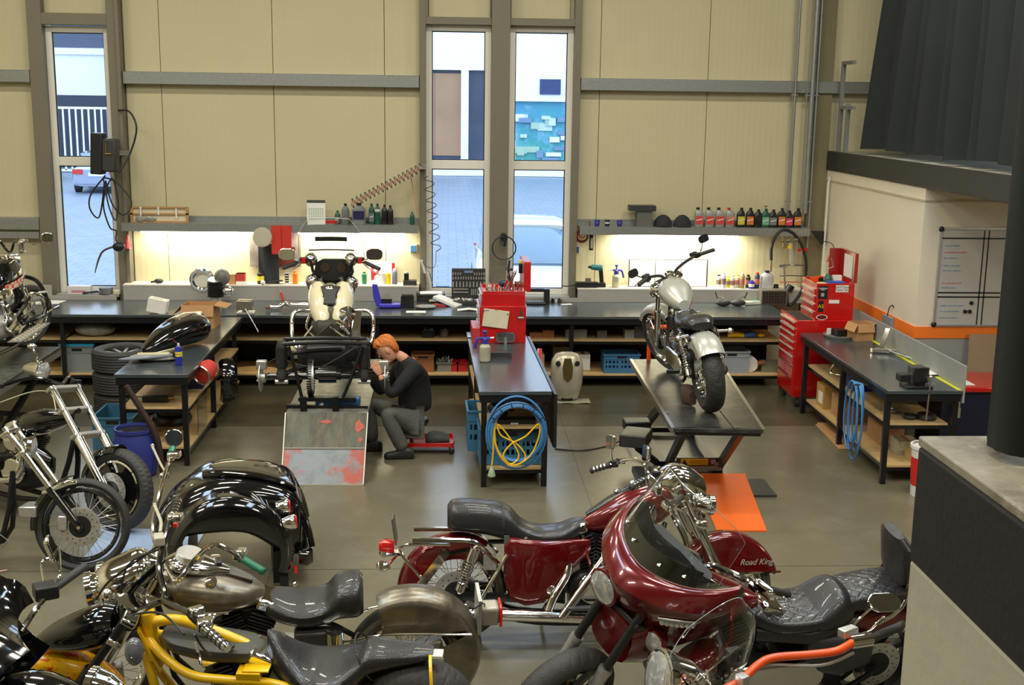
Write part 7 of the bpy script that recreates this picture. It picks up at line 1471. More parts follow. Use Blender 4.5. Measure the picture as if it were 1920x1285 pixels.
MB().tube([W(222, 207, 15.4)-V(ts_.location), W(243, 210, 15.3)-V(ts_.location), W(256, 240, 15.25)-V(ts_.location), W(245, 285, 15.25)-V(ts_.location), W(225, 320, 15.2)-V(ts_.location), V((.15, 0, -.18))], .012, 8, 5).build('feed_hose', rubberhose, ts_)
MB().ell((.14, 0, -1.15), (.08, .05, .06)).build('torch_body', black, ts_); MB().tube([(.10, 0, -1.14), (-.05, 0, -1.2), (-.12, 0, -1.32), (-.17, 0, -1.48)], [.014, .013, .012, .006], 8, 4).build('torch_neck', mat('dull_neck', srgb(90, 80, 74), .5, .4), ts_)
# air line station right of the shelf
at_ = E('air_station', tuple(W(1490, 500, 15.45)), label='wall air-line station with regulator, filter tube and looped thick hose', cat='air line')
L0 = V(at_.location)
def wl_(px, py, y=15.3): return W(px, py, y)-L0
MB().tube([wl_(1446, 488), wl_(1447, 462), wl_(1458, 438), wl_(1472, 431), wl_(1490, 440), wl_(1505, 465), wl_(1512, 500), wl_(1505, 540), wl_(1490, 565), wl_(1478, 572), wl_(1475, 550)], .020, 10, 6).build('thick_hose', rubberhose, at_)
MB().cyl(wl_(1446, 488), wl_(1445, 510), .016).build('hose_end', steel, at_); MB().cyl(wl_(1482, 455), wl_(1486, 500), .028).build('filter_tube', mat('pale_tube', srgb(176, 172, 156), .3), at_)
MB().cyl(wl_(1464, 452), wl_(1496, 450), .02).cyl(wl_(1471, 445), wl_(1471, 465), .028).cyl(wl_(1484, 442), wl_(1484, 456), .03).build('regulator', mat('brass_grey', srgb(150, 142, 110), .35, .7), at_); MB().cyl(wl_(1481, 460), wl_(1481, 466), .03).build('yellow_gauge', yellow, at_)
for py in (498, 518, 530): MB().tube([wl_(1462, py), wl_(1480, py-1), wl_(1508, py)], .006, 6, 3).build('rack_rod', black if py != 530 else red, at_)
MB().cyl(wl_(1460, 500), wl_(1475, 500), .012).cyl(wl_(1470, 495), wl_(1472, 545), .012).build('pipe_fitting', steel, at_); MB().bar(wl_(1495, 470), wl_(1514, 467), .03, .03).build('red_handle', red, at_); MB().cyl(wl_(1478, 545), wl_(1484, 535), .05).build('pump', black, at_)
tool('bracket', 'black triangular bracket on the wall above the red tool chest', 'bracket', [('plate', MB().prism([(-.09, .08), (.09, .08), (.09, -.09), (.05, -.09)], lambda u, v, h: (u, h, v), -.02, .02), black)], tuple(W(1533, 445, 15.35)))
tool('red_lamp_cone', 'small red cone lamp on the cream office wall above the chest', 'cone', [('cone', MB().lathe([(.07, 0), (.03, .13), (.001, .135)], n=18), mat('cone_red', srgb(196, 50, 36), .5)), ('cord', MB().tube([(0, 0, .13), (.0, 0, .2), (-.05, .02, .24), (-.15, .1, .25)], .005, 6, 3), rubberhose)], tuple(V((4.80, 14.75, 1.52))))
tool('downpipe', 'thin white cable conduit on the cream office wall edge', 'pipe', [('pipe', MB().tube([(0, 0, -1.1), (0, 0, .0), (.03, 0, .04), (.06, 0, .04)], .012, 8, 2), white)], (4.86, 15.3, 2.45))
# ---- ledge, left part
def L_(px, dy=0, z=1.10): return (W(px, 530, 15.42+dy).x, 15.42+dy, z+.0005)
tool('spare_part', 'small black mechanical part on the ledge left of the chrome cover', 'part', [('block', MB().ell((0, 0, .03), (.06, .04, .03)), black), ('arm', MB().bar((-.1, 0, .015), (.02, 0, .03), .03, .02), black)], L_(298))
tool('chrome_cover', 'large oval chrome engine cover leaning behind the black cylinder', 'cover', [('rim', MB().torus((0, 0, .14), (0, 1, .25), .13, .035, 36, 10), chrome), ('plate', MB().lathe([(.10, 0), (.10, .01), (.001, .012)], (0, .01, .14), (0, -1, .25), 24, sx=1.0), mat('machined_plate', srgb(190, 186, 170), .4, .4)), ('tail', MB().ell((.18, 0, .10), (.12, .03, .07)), chrome)], (W(380, 530, 15.3).x, 15.28, 1.03))
cyb = E('engine_cylinder', (W(408, 572, 15.1).x, 15.0, .9005), label='black finned engine cylinder barrel standing on the back workbench', cat='engine part')
MB().cyl((0, 0, 0), (0, 0, .1), .07).build('spigot', alu, cyb)
mb = MB()
for i in range(9): mb.cyl((0, 0, .10+.022*i), (0, 0, .112+.022*i), .10, n=20)
mb.cyl((0, 0, .1), (0, 0, .3), .075); mb.build('barrel_fins', finm, cyb)
MB().lathe([(.045, 0), (.085, 0), (.085, .02), (.045, .02)], (0, 0, .30), (0, -.3, 1), 24).build('gasket_face', alu, cyb); MB().ell((.08, .03, .34), (.10, .09, .11)).build('cylinder_head', mat('grey_head', srgb(112, 110, 104), .5, .3), cyb); MB().ell((.16, -.05, .18), (.08, .06, .06)).build('chrome_bit', chrome, cyb)
def redbox(px, lab, w_=.11, h=.14, m=None, z=1.10):
    o = E('parts_box', L_(px, -.03, z), 0, lab, 'box'); MB().bb(-w_/2, w_/2, -.05, .05, 0, h).build('box', m or paper, o); MB().bb(-w_/2-.001, w_/2+.001, -.051, .051, h*.3, h).build('red_band', redl, o) if m is None else None; return o
redbox(452, 'small white and red parts box on the ledge'); redbox(436, 'plain brown carton on the ledge beside the red and white one', .09, .13, card)
o_ = can('oil_tin', 'dark tin with yellow label on the ledge under the apron', L_(489), .045, .17, mat('dark_tin', srgb(44, 40, 24), .35), mat('dark_tin', (0, 0, 0)), mat('yellow_band', srgb(220, 200, 40), .4))
tool('clamp', 'flat grey metal bracket lying on the ledge', 'bracket', [('plate', MB().bb(-.1, .1, -.04, .04, 0, .012), steel), ('edge', MB().bar((-.08, 0, .03), (.1, .02, .045), .015, .02), darkg)], L_(515, -.04))
tool('brush', 'white pot with hanging brush at the ledge edge', 'brush', [('pot', MB().ell((0, 0, .03), (.03, .03, .03)), white), ('handle', MB().bar((0, 0, .04), (.01, 0, .1), .012), white)], L_(493, -.10))
o_ = E('ring_stack', L_(538), 0, 'clear tube of black rings standing on the ledge', 'tube'); MB().cyl((0, 0, 0), (0, 0, .15), .022).build('tube', white, o_)
for i in range(4): MB().cyl((0, 0, .02+.032*i), (0, 0, .038+.032*i), .026).build('ring', black, o_)
can('spray_bottle', 'bright orange bottle on the ledge left of the cream three-wheeler', L_(554), .035, .17, mat('orange_bottle', srgb(250, 120, 30), .3), mat('orange_bottle', (0, 0, 0)))
for px, c1, c2, h, t in [(683, srgb(40, 120, 90), srgb(30, 90, 70), .16, 'green bottle on the ledge right of the cream three-wheeler'), (718, srgb(210, 206, 196), srgb(230, 226, 216), .18, 'pale bottle left of the yellow spray can on the ledge'), (728, srgb(220, 200, 40), srgb(240, 240, 230), .17, 'yellow spray can with white cap on the ledge'), (740, srgb(110, 110, 130), srgb(230, 230, 226), .2, 'grey-blue spray can with white nozzle on the ledge')]:
    can('spray_can', t, L_(px, .03), .033, h, mat('canc_'+str(px), c1, .35), mat('cancap_'+str(px), c2, .35))
o_ = tool('decal_sheet', 'white sheet with a red angular decal standing on the ledge', 'sheet', [('sheet', MB().bb(-.17, .18, 0, .004, 0, .28), paper), ('decal', MB().prism([(-.14, .2), (-.10, .2), (-.11, .13), (-.04, .16), (-.04, .13), (-.09, .09), (-.10, .04), (-.14, .03)], lambda u, v, h: (u, h, v), -.002, 0), mat('decal_red', srgb(224, 40, 30), .4)), ('red_corner', MB().bb(.13, .17, -.002, 0, .14, .26), mat('decal_red', (0, 0, 0)))], (W(716, 530, 15.56).x, 15.56, 1.101))
tool('battery_charger', 'dark grey tool battery charger on the ledge by the window column', 'charger', [('base', MB().bb(-.08, .09, -.07, .07, 0, .06), darkg), ('battery', MB().box((-.04, 0, .10), (.06, .06, .10)), black), ('top', MB().cyl((-.04, 0, .15), (-.04, 0, .17), .025), white)], L_(768, -.02))
for i in range(4): tool('leaflet', 'thin dark booklet standing between ledge and window column', 'booklet', [('cover', MB().box((0, 0, .08), (.006, .08, .16), rot=Matrix.Rotation(R(-14), 3, 'Y')), [darkg, card, paper, darkg][i])], (W(797+4*i, 540, 15.4).x, 15.38, .951+.15), group='booklets beside the window column')
# ---- sills
tool('tissue_box', 'white box with a pink strip on the left window sill', 'box', [('box', MB().bb(-.14, .14, -.06, .06, 0, .10), white), ('pink_strip', MB().bb(-.09, .09, -.062, -.058, .02, .05), mat('pink', srgb(206, 130, 160), .5))], (W(150, 549, 15.46).x, 15.47, .956))
tool('hammer', 'black-handled hammer lying on the left window sill', 'hammer', [('handle', MB().bar((-.12, -.03, .015), (.07, .02, .03), .025), darkg), ('head', MB().bar((.06, .05, .03), (.10, -.04, .03), .03), steel)], (W(175, 552, 15.44).x, 15.43, .956))
tool('tape_roll', 'grey roll of tape on the left window sill', 'tape', [('roll', MB().lathe([(.045, 0), (.085, 0), (.085, .08), (.045, .08)], n=24), mat('grey_tape', srgb(100, 102, 104), .5))], (W(199, 550, 15.46).x, 15.46, .956))
tool('tape_roll', 'narrow cream tape roll right of the grey one on the sill', 'tape', [('roll', MB().lathe([(.03, 0), (.05, 0), (.05, .05), (.03, .05)], n=20), mat('cream_tape', (0, 0, 0)))], (W(222, 550, 15.44).x-.02, 15.44, .956))
# ---- back bench top
tool('paper_sheet', 'white paper sheets at the far left of the back workbench', 'paper', [('sheet', MB().box((0, 0, .001), (.30, .21, .002), rz=.2), paper), ('sheet', MB().box((.06, .08, .0035), (.25, .18, .002), rz=-.1), paper)], at(88, 568, .9))
tool('white_carton', 'small white carton tipped beside the open cardboard box', 'box', [('box', MB().box((0, 0, .09), (.22, .16, .16), rot=Matrix.Rotation(R(12), 3, 'Y')), paper), ('print', MB().box((.0, 0, .172), (.12, .07, .003), rot=Matrix.Rotation(R(12), 3, 'Y')), mat('faint_print', srgb(190, 186, 150), .6))], tuple(V(at(295, 588, .9))+V((0, .05, 0))))
vs = E('vise', at(459, 590, .9), label='small bench vise with a hanging lever on the back workbench front edge', cat='vise')
MB().bb(-.09, .11, -.05, .12, 0, .03).bb(-.03, .03, 0, .1, .03, .09).build('base', alu, vs, bev=.004); MB().bb(-.09, .09, .05, .12, .09, .17).bb(-.09, .09, -.06, -.02, .06, .17).build('jaw', mat('vise_steel', srgb(150, 146, 130), .35, .7), vs, bev=.006); MB().cyl((.02, -.07, .08), (.18, -.16, -.18), .008).build('lever', steel, vs)
tool('exhaust_pipe_part', 'bent chrome exhaust pipe lying on the back workbench', 'pipe', [('pipe', MB().tube([(-.24, 0, .04), (-.14, 0, .04), (-.08, .04, .07), (.0, .06, .06), (.45, .05, .04)], .032, 12, 4), chrome), ('flange', MB().cyl((-.30, 0, .035), (-.22, 0, .035), .02), mat('rusty', srgb(130, 90, 70), .7))], at(545, 582, .9))
tool('screwdriver', 'red-handled screwdriver leaning on the grey ledge front', 'screwdriver', [('handle', MB().cyl((0, 0, 0), (-.035, .02, .10), .014), red), ('shaft', MB().cyl((-.035, .02, .10), (-.07, .04, .2), .004), steel)], (W(531, 565, 15.2).x, 15.235, .915))
tool('drill_bit_case', 'open blue drill-bit case on the back workbench', 'case', [('lid', MB().prism([(-.06, .0), (.03, 0), (.0, .06), (-.05, .28), (-.11, .28), (-.1, .12)], lambda u, v, h: (u, h, v+.01), -.0, .05), mat('case_blue', srgb(66, 62, 190), .4)), ('tray', MB().body([(-.02, 0, .03, .08, .03, .03, 3), (.1, 0, .03, .09, .03, .03, 3), (.24, 0, .03, .06, .03, .03, 3)], 16), mat('case_blue', (0, 0, 0))), ('bit_block', MB().bb(.0, .13, -.02, .06, .05, .11), black)], at(715, 577, .9))
o_ = tool('drill_bits', 'drill bits standing in the open blue case', 'drill bits', [('bits', (lambda m_: [m_.cyl((.01+.022*(i % 6), .0+.03*(i//6), .11), (.01+.022*(i % 6), .0+.03*(i//6), .15+.01*(i % 5)), .005, n=6) for i in range(12)][-1])(MB()), alu)], at(715, 577, .9)); o_['kind'] = 'stuff'
tool('battery', 'black motorcycle battery on the back workbench', 'battery', [('case', MB().bb(-.08, .08, -.05, .05, 0, .15), black), ('cap_strip', MB().bb(-.07, .07, -.03, .03, .15, .17), darkg)], at(764, 577, .9))
tr = tool('letter_tray', 'black stacked letter trays with papers on the back workbench', 'tray', [('tray', MB().bb(-.18, .18, -.1, .12, 0, .02).bb(-.18, .18, -.1, .12, .09, .11).bb(-.18, -.17, -.1, .12, .02, .13).bb(.17, .18, -.1, .12, .02, .13), darkg), ('papers', MB().box((0, -.01, .12), (.28, .18, .012), rz=.1), paper), ('folder', MB().bb(-.02, .16, -.12, .1, .022, .04), mat('cream_folder', srgb(214, 206, 170), .6))], at(808, 566, .9))
tool('plastic_bag', 'crumpled clear plastic bag with parts on the back workbench', 'bag', [('bag', MB().ell((0, 0, .02), (.14, .10, .025)), MT['crumpled_plastic'])], tuple(V(at(797, 578, .9))+V((0, 0, .001))))
tool('paper_sheet', 'white paper sheet on the front edge of the back workbench', 'paper', [('sheet', MB().box((0, 0, .001), (.24, .14, .002)), paper)], at(780, 585, .9))
tool('marker_pen', 'green and white marker pen lying on the workbench', 'pen', [('pen', MB().cyl((-.06, 0, .008), (.06, 0, .008), .007), white), ('cap', MB().cyl((-.07, 0, .008), (-.03, 0, .008), .008), mat('green_cap', srgb(40, 120, 90), .4))], at(737, 577, .9))
tool('blue_bracket', 'small blue metal frame left of the open socket set', 'part', [('frame', MB().bb(-.09, .09, -.03, -.01, 0, .02).bb(-.09, .09, -.03, -.01, .12, .14).bb(-.09, -.07, -.03, -.01, .02, .12).bb(.07, .09, -.03, -.01, .02, .12).bb(-.03, .03, -.03, .04, .03, .09), mat('frame_blue', srgb(50, 80, 170), .4))], tuple(V(at(830, 556, .9))))
bk_ = E('binder', at(838, 573, .9), R(-25), label='open white binder with blue cover and red edge by the socket set', cat='binder'); MB().box((0, .03, .05), (.34, .20, .03), rot=Matrix.Rotation(R(18), 3, 'Y')).build('pages', paper, bk_); MB().box((.0, .03, .03), (.36, .21, .008), rot=Matrix.Rotation(R(18), 3, 'Y')).build('cover', mat('binder_blue', srgb(70, 80, 160), .4), bk_); MB().bb(-.17, .02, -.1, .05, 0, .012).build('red_book', red, bk_)
ss = E('socket_set', at(878, 572, .9), label='open black socket set case standing on the back workbench', cat='tool case')
MB().bb(-.22, .22, -.02, .20, 0, .05).build('tray', darkg, ss, bev=.006); lid_ = MB().bb(-.21, .22, .17, .22, .05, .44).build('lid', mat('case_dark', srgb(52, 52, 48), .5), ss, bev=.01)
MB().bb(-.05, .06, .163, .17, .385, .415).build('badge', mat('badge_blue', srgb(110, 140, 180), .4), lid_)
for r_, (z, n_, l, s_) in enumerate(((.375, 14, .035, .010), (.32, 13, .035, .011), (.24, 10, .07, .013))):
    for i in range(n_):
        x = -.19+.39*i/(n_-1)
        if r_ == 0 and abs(x) < .07: continue
        MB().cyl((x, .160, z-l/2), (x, .160, z+l/2), s_, s_*.75, 8).build('socket', alu, lid_)
for z in (.17, .13): MB().bb(-.19, -.0, .155, .168, z, z+.014).build('ratchet_bar', alu, lid_)
for i in range(6): MB().bb(.04+.024*i, .052+.024*i, .155, .168, .10, .18).build('hex_key', alu, lid_)
q = random.Random(8); mb = MB()
for i in range(26): x, y = q.uniform(-.19, .19), q.uniform(.0, .15); mb.cyl((x, y, .05), (x+q.uniform(-.03, .03), y+q.uniform(-.02, .02), .062), .012, n=8)
mb.build('loose_sockets', alu, ss)['kind'] = 'stuff'
tool('notebook', 'open white notebook in front of the socket set', 'notebook', [('page', MB().box((-.06, 0, .012), (.15, .14, .004), rot=Matrix.Rotation(R(-7), 3, 'Y')), paper), ('page', MB().box((.08, 0, .012), (.15, .14, .004), rot=Matrix.Rotation(R(7), 3, 'Y')), paper)], at(878, 582, .9))
# right of the middle chest on the back bench
cp = tool('charging_stand', 'black upright device and lamp on the bench right of the middle tool chest', 'device', [('body', MB().bb(.08, .15, -.03, .08, 0, .20), black), ('arm', MB().bb(-.14, .08, .0, .06, .16, .20), black), ('base', MB().body([(-.14, 0, .02, .05, .02, .02, 3), (0, 0, .02, .07, .025, .02, 3), (.1, 0, .02, .05, .02, .02, 3)], 14), darkg)], at(1008, 571, .9))
tool('note', 'small white note lying on the bench by the right window', 'paper', [('sheet', MB().box((0, 0, .001), (.14, .07, .002), rz=.3), paper)], at(1062, 571, .9))
q = random.Random(4)
for i in range(5): tool('small_jar', 'tiny jar or cap on the sill of the right window', 'jar', [('jar', MB().cyl((0, 0, 0), (0, 0, .04+.02*(i % 2)), .018), [steel, black, white, darkg, steel][i])], (W(1030+6*i, 558, 15.3).x, 15.25, .9005), group='tiny jars by the right window')
# ---- ledge, right part
ZR = 1.0805
def K_(px, dy=0): return (W(px, 538, 15.42+dy).x, 15.42+dy, ZR)
dr = E('cordless_drill', K_(1125), label='teal cordless drill standing on the right ledge', cat='drill'); MB().cyl((-.12, 0, .26), (.02, 0, .25), .035, .04).build('body', mat('teal', srgb(30, 110, 110), .4), dr); MB().cyl((-.16, 0, .262), (-.12, 0, .26), .018).build('chuck', black, dr); MB().bar((.0, 0, .25), (.02, 0, .06), .045, .05).build('grip', black, dr); MB().bb(-.05, .07, -.04, .04, 0, .06).build('battery', black, dr, bev=.006)
tool('charger', 'black flat battery charger with cable left of the drill', 'charger', [('base', MB().bb(-.14, .14, -.05, .05, 0, .07), black), ('light', MB().bb(-.02, .05, -.03, .03, .07, .12), steel), ('cable', MB().tube([(-.14, 0, .03), (-.25, -.05, .02), (-.32, -.02, .02)], .008, 6, 3), rubberhose)], K_(1100, -.02))
def pump_sprayer(name, lab, loc, rz=0, s=1., m=None):
    o = E(name, loc, rz, lab, 'sprayer'); bm_ = mat('sprayer_blue', srgb(54, 56, 150), .4)
    MB().lathe([(.045*s, 0), (.055*s, .01*s), (.056*s, .15*s), (.035*s, .18*s)], n=20).build('bottle', m or mat('dirty_bottle', srgb(176, 172, 146), .5, 0, .25, 14), o); MB().lathe([(.036*s, .175*s), (.032*s, .23*s), (.02*s, .24*s)], n=16).build('collar', bm_, o)
    MB().cyl((0, 0, .24*s), (0, 0, .30*s), .010*s).cyl((-.02*s, 0, .30*s), (.02*s, 0, .30*s), .014*s).build('plunger', bm_, o); MB().tube([(.05*s, 0, .235*s), (-.05*s, 0, .235*s), (-.08*s, 0, .21*s), (-.10*s, 0, .13*s)], .014*s, 8, 3).build('handle', bm_, o); MB().cyl((.03*s, 0, .235*s), (.09*s, 0, .24*s), .010*s).build('nozzle', white, o)
    return o
pump_sprayer('pump_sprayer', 'blue-topped pump sprayer on the right ledge beside the drill', K_(1155), R(180), .95)
pump_sprayer('pump_sprayer', 'blue-topped pump sprayer with stained bottle on the middle workbench', at(909, 678, .9), 0, 1.0)
bd = E('ring_binder', K_(1252, .05), label='wide open white ring binder leaning behind the silver motorcycle', cat='binder'); MB().bb(-.52, .52, .0, .02, 0, .36).build('cover', darkg, bd)
for a, c_ in ((-.51, -.18), (-.17, .16), (.17, .50)): MB().bb(a, c_, -.012, 0, .01, .35).build('page', paper, bd)
MB().bb(-.32, -.24, -.016, -.012, .06, .14).build('picture', darkg, bd)
cols = [(1347, .17, srgb(210, 206, 196), srgb(60, 60, 60), 'grey spray can with black nozzle, left end of the can cluster'), (1356, .21, srgb(180, 176, 190), srgb(220, 216, 206), 'tall pale purple spray can in the cluster on the right ledge'), (1366, .15, srgb(196, 200, 60), srgb(220, 190, 40), 'yellow-green can near the left of the cluster'), (1373, .17, srgb(220, 216, 200), srgb(230, 200, 120), 'cream spray can with yellow cap'), (1382, .17, srgb(200, 196, 170), srgb(214, 170, 60), 'cream can with orange label in the cluster'), (1391, .20, srgb(150, 130, 80), srgb(210, 206, 196), 'brown can with pale cap in the cluster'), (1402, .17, srgb(60, 54, 24), srgb(30, 30, 30), 'dark can with yellow mark in the cluster'), (1419, .21, srgb(40, 50, 90), srgb(190, 60, 30), 'dark blue tube with red and green top by the white canister')]
for i, (px, h, c1, c2, t) in enumerate(cols): can('spray_can', t, K_(px, .03*(-1)**i), .033, h, mat('rc%d' % i, c1, .35), mat('rcc%d' % i, c2, .35), mat('rcl%d' % i, srgb(120+10*i, 110, 100), .4))
can('plastic_bottle', 'short bright blue bottle in front of the can cluster', K_(1409, -.06), .04, .11, mat('bb', srgb(50, 60, 160), .35), mat('bb', (0, 0, 0)), white)
o_ = bottle('canister', 'pale grey plastic canister with a blue cap on the right ledge', K_(1437), .23, .17, .12, mat('pale_canister', srgb(182, 184, 184), .4), mat('navy_cap', (0, 0, 0)), cat='canister')
tool('bottle_top', 'small black cap on the ledge right of the canister', 'cap', [('cap', MB().lathe([(.035, 0), (.03, .05), (.001, .055)]), black)], K_(1455))
# bench right: indicators, bag, drawer cabinet
for px, s, t in ((1356, -1, 'left one of the pair of black mirrors lying on the back workbench'), (1384, 1, 'right one of the pair of black mirrors lying on the back workbench')):
    tool('spare_mirror', t, 'mirror', [('head', MB().ell((0, 0, .04), (.10, .05, .04)), darkg), ('stem', MB().tube([(0, 0, .06), (0, 0, .1), (s*.08, .0, .12)], .009, 8, 3), chrome), ('arm', MB().bar((s*.08, 0, .1), (s*.11, 0, .18), .012), black)], at(px, 574, .9))
tool('parts_bag', 'clear zip bag with a green card on the back workbench', 'bag', [('bag', MB().box((0, 0, .02), (.32, .16, .03), rz=.2), mat('bag_white', srgb(206, 206, 196), .2, 0, .2, 30, .6, 50)), ('card', MB().box((.02, 0, .038), (.12, .08, .004), rz=.2), mat('card_green', srgb(150, 190, 160), .5))], at(1414, 570, .9))
dc = E('drawer_cabinet', (W(1453, 570, 15.1).x, 15.2, .9005), label='small grey cabinet of tiny dark drawers on the back workbench', cat='cabinet'); MB().bb(-.17, .17, -.06, .08, 0, .19).build('case', mat('cabinet_taupe', srgb(110, 104, 92), .5), dc, bev=.003)
for i in range(4):
    for k in range(5): d_ = MB().bb(-.155+.078*i, -.085+.078*i, -.068, -.06, .015+.034*k, .043+.034*k).build('drawer', mat('smoked_drawer', srgb(52, 48, 40), .3), dc); MB().bb(-.13+.078*i, -.11+.078*i, -.074, -.068, .022+.034*k, .03+.034*k).build('knob', mat('smoked_knob', srgb(96, 92, 70), .4), d_)
# ---- shelves under the back bench
z1, z2 = .5905, .1605
def S1(px, dy=0, z=z1): p = G(px, 634, z); return (p.x, 14.55+dy, z)
def S2(px, dy=0): p = G(px, 700, z2); return (p.x, 14.58+dy, z2)
tool('plastic_lump', 'crumpled translucent plastic sheet under the left end of the back workbench', 'plastic', [('sheet', MB().ell((0, 0, .08), (.24, .16, .085), n=18, m=9), mat('milky_plastic', srgb(150, 150, 142), .25, 0, .25, 14, 1, 12))], S1(172))
o_ = crate('storage_box', 'translucent grey storage box with turquoise lid on the lower shelf', S2(145), .38, .34, .33, mat('milky_grey', srgb(128, 134, 134), .35), slots=False, cat='box'); MB().bb(-.21, .21, -.19, .19, .33, .36).build('lid', mat('turquoise_lid', srgb(36, 150, 190), .4), o_)
o_ = carton('carton', 'white carton with dark red lid and script lettering on the lower shelf', S2(212), .38, .34, .30, 0, paper); MB().bb(-.20, .20, -.18, .18, .24, .31).build('lid', mat('dark_red_lid', srgb(104, 26, 40), .5), o_); MB().prism(rrect(.05, .012, .01), lambda u, v, h: (u, h, .26+v), -.19, -.178).build('hand_hole', black, o_); text('Indian', .13, mat('script_red', srgb(110, 30, 40), .5), 'lettering', o_, (-.02, -.172, .13), (R(90), 0, 0), shear=.35)
ob = crate('wooden_crate', 'orange-brown wooden crate on the lower shelf behind the mechanic', S2(793), .26, .24, .22, mat('crate_wood', srgb(150, 96, 52), .6, 0, .2, 6), slots=False)
crate('parts_bin', 'grey bin heaped with metal parts on the lower shelf', S2(833), .17, .2, .12, mat('bin_grey', srgb(130, 130, 120), .5), slots=False, cat='bin')
mb = MB(); q = random.Random(1)
for i in range(22): x, y = q.uniform(-.07, .07), q.uniform(-.08, .08); mb.cyl((x, y, .03+.08*q.random()), (x+q.uniform(-.05, .05), y+q.uniform(-.05, .05), .12+.05*q.random()), .009, n=6)
p = S2(833); tag(mb.build('metal_parts', alu, loc=p), 'heap of small metal parts in the grey bin', 'metal parts', kind='stuff')
for px, w_, t in ((852, .09, 'small red plastic bin beside the grey one'), (866, .12, 'larger red plastic bin on the lower shelf')): crate('parts_bin', t, S2(px), w_, .18, .12, mat('bin_red', srgb(186, 36, 34), .4), slots=False, cat='bin')
crate('parts_bin', 'black bin of fasteners on the upper shelf behind the mechanic', S1(803), .14, .2, .10, black, slots=False, cat='bin'); can('tin', 'grey and red tin right of the black bin on the upper shelf', S1(833), .05, .10, mat('tin_grey', srgb(120, 110, 104), .4), steel)
mb = MB()
for i in range(22): x, y = q.uniform(-.06, .06), q.uniform(-.08, .08); mb.ell((x, y, .06+.05*q.random()), (.014, .014, .014), n=6, m=4)
tag(mb.build('fasteners', alu, loc=S1(803)), 'shiny fasteners heaped in the black bin', 'fasteners', kind='stuff')
for px, w_, h, m, t in ((1005, .16, .07, mat('orange_box', srgb(150, 92, 48), .6), 'low orange-brown carton left on the upper shelf right of the middle bench'), (1028, .14, .10, mat('orange_box', (0, 0, 0)), 'taller orange carton on the upper shelf right of the middle bench'), (1080, .26, .11, mat('grey_carton', srgb(126, 124, 112), .6), 'wide grey parts carton on the upper shelf'), (1128, .12, .10, mat('clear_tub', srgb(96, 94, 88), .3), 'small translucent tub on the upper shelf'), (1180, .13, .11, mat('bin_pale', srgb(140, 140, 128), .5), 'pale parts bin on the upper shelf left of the silver bike'), (1200, .16, .16, mat('bin_dark', srgb(80, 80, 78), .5), 'dark grey bin on the upper shelf behind the silver bike')): carton('carton', t, S1(px), w_, .2, h, 0, m)
crate('parts_bin', 'dark red bin on the upper shelf at the silver bike wheel', S1(1218, -.05), .12, .2, .08, mat('bin_red', (0, 0, 0)), slots=False, cat='bin')
tool('strap_bundle', 'yellow and blue ratchet strap bundle on the upper shelf', 'strap', [('yellow_strap', MB().body([(-.2, 0, .03, .03, .03, .03, 3), (-.1, 0, .04, .06, .04, .03, 3), (.0, 0, .03, .04, .03, .03, 3)], 12), yellow), ('blue_strap', MB().body([(0, 0, .03, .04, .03, .03, 3), (.1, 0, .05, .07, .04, .04, 3), (.16, 0, .03, .04, .03, .03, 3)], 12), mat('strap_blue', srgb(56, 100, 160), .6)), ('yellow_end', MB().ell((.22, 0, .03), (.05, .03, .025)), yellow)], S1(1395))
crate('plastic_crate', 'blue slotted plastic crate on the lower shelf right of the bare tank', S2(1165), .44, .34, .24, mat('crate_deep_blue', srgb(58, 112, 150), .5))
crate('plastic_crate', 'plain light grey plastic crate on the lower shelf behind the silver bike', S2(1370), .44, .34, .28, mat('crate_grey', srgb(150, 156, 162), .45), slots=False)
carton('carton', 'white carton on the lower shelf right of the bare tank', S2(1096, .1), .17, .2, .20, 0, paper); carton('carton', 'grey-brown translucent box behind the bare tank', S2(1058, .2), .24, .24, .28, 0, mat('tub_brown', srgb(110, 104, 84), .4)); carton('carton', 'small brown carton between workbench and bare tank', S2(1012), .12, .2, .22, 0, card)
o_ = tool('paper_roll', 'white roll and grey bins at the right end of the lower shelf', 'roll', [('roll', MB().cyl((-.05, .1, .10), (-.05, -.1, .10), .10), paper), ('tray', MB().bb(.1, .34, -.1, .1, 0, .12), mat('bin_taupe', srgb(124, 122, 100), .5)), ('arm', MB().bar((.04, -.1, .12), (.12, -.12, .14), .04), mat('orange_box', (0, 0, 0)))], S2(1415))
tool('plywood_offcut', 'half-round plywood offcut on the lower shelf left of the three-wheeler', 'plywood', [('board', MB().prism([(.32*cos(t*pi/10), .07*sin(t*pi/10)) for t in range(11)], lambda u, v, h: (u, h, v), -.01, .01), plywood)], tuple(V(S2(478))+V((0, -.1, 0))))
# bare tank leaning upright by the bench
bt_ = E('fuel_tank', at(1062, 752, 0), label='bare steel fuel tank stood upright on a cloth beside the middle workbench', cat='fuel tank')
raw = mat('raw_steel', srgb(196, 188, 164), .3, .35, .12, 6)
secs = []
for z, hx, hy, oy in ((.03, .13, .06, 0), (.10, .155, .09, .0), (.22, .185, .11, .02), (.36, .195, .12, .04), (.48, .18, .11, .06), (.55, .13, .08, .08), (.57, .06, .04, .09)):
    secs.append([V((hx*(abs(cos(a))**.8)*(1 if cos(a) > 0 else -1), oy-hy*max(-.3, sin(a)), z)) for a in [2*pi*k/28 for k in range(28)]])
MB().loft(secs).build('shell', raw, bt_); MB().prism([(-.05, .0), (-.06, .12), (-.04, .22), (.04, .22), (.06, .12), (.05, 0), (0, -.05)], lambda u, v, h: (u, -.085+.10*(v+.0)+h, .30+v), -.015, .012).build('console_rim', mat('brassy_rim', srgb(130, 112, 70), .3, .8), bt_)
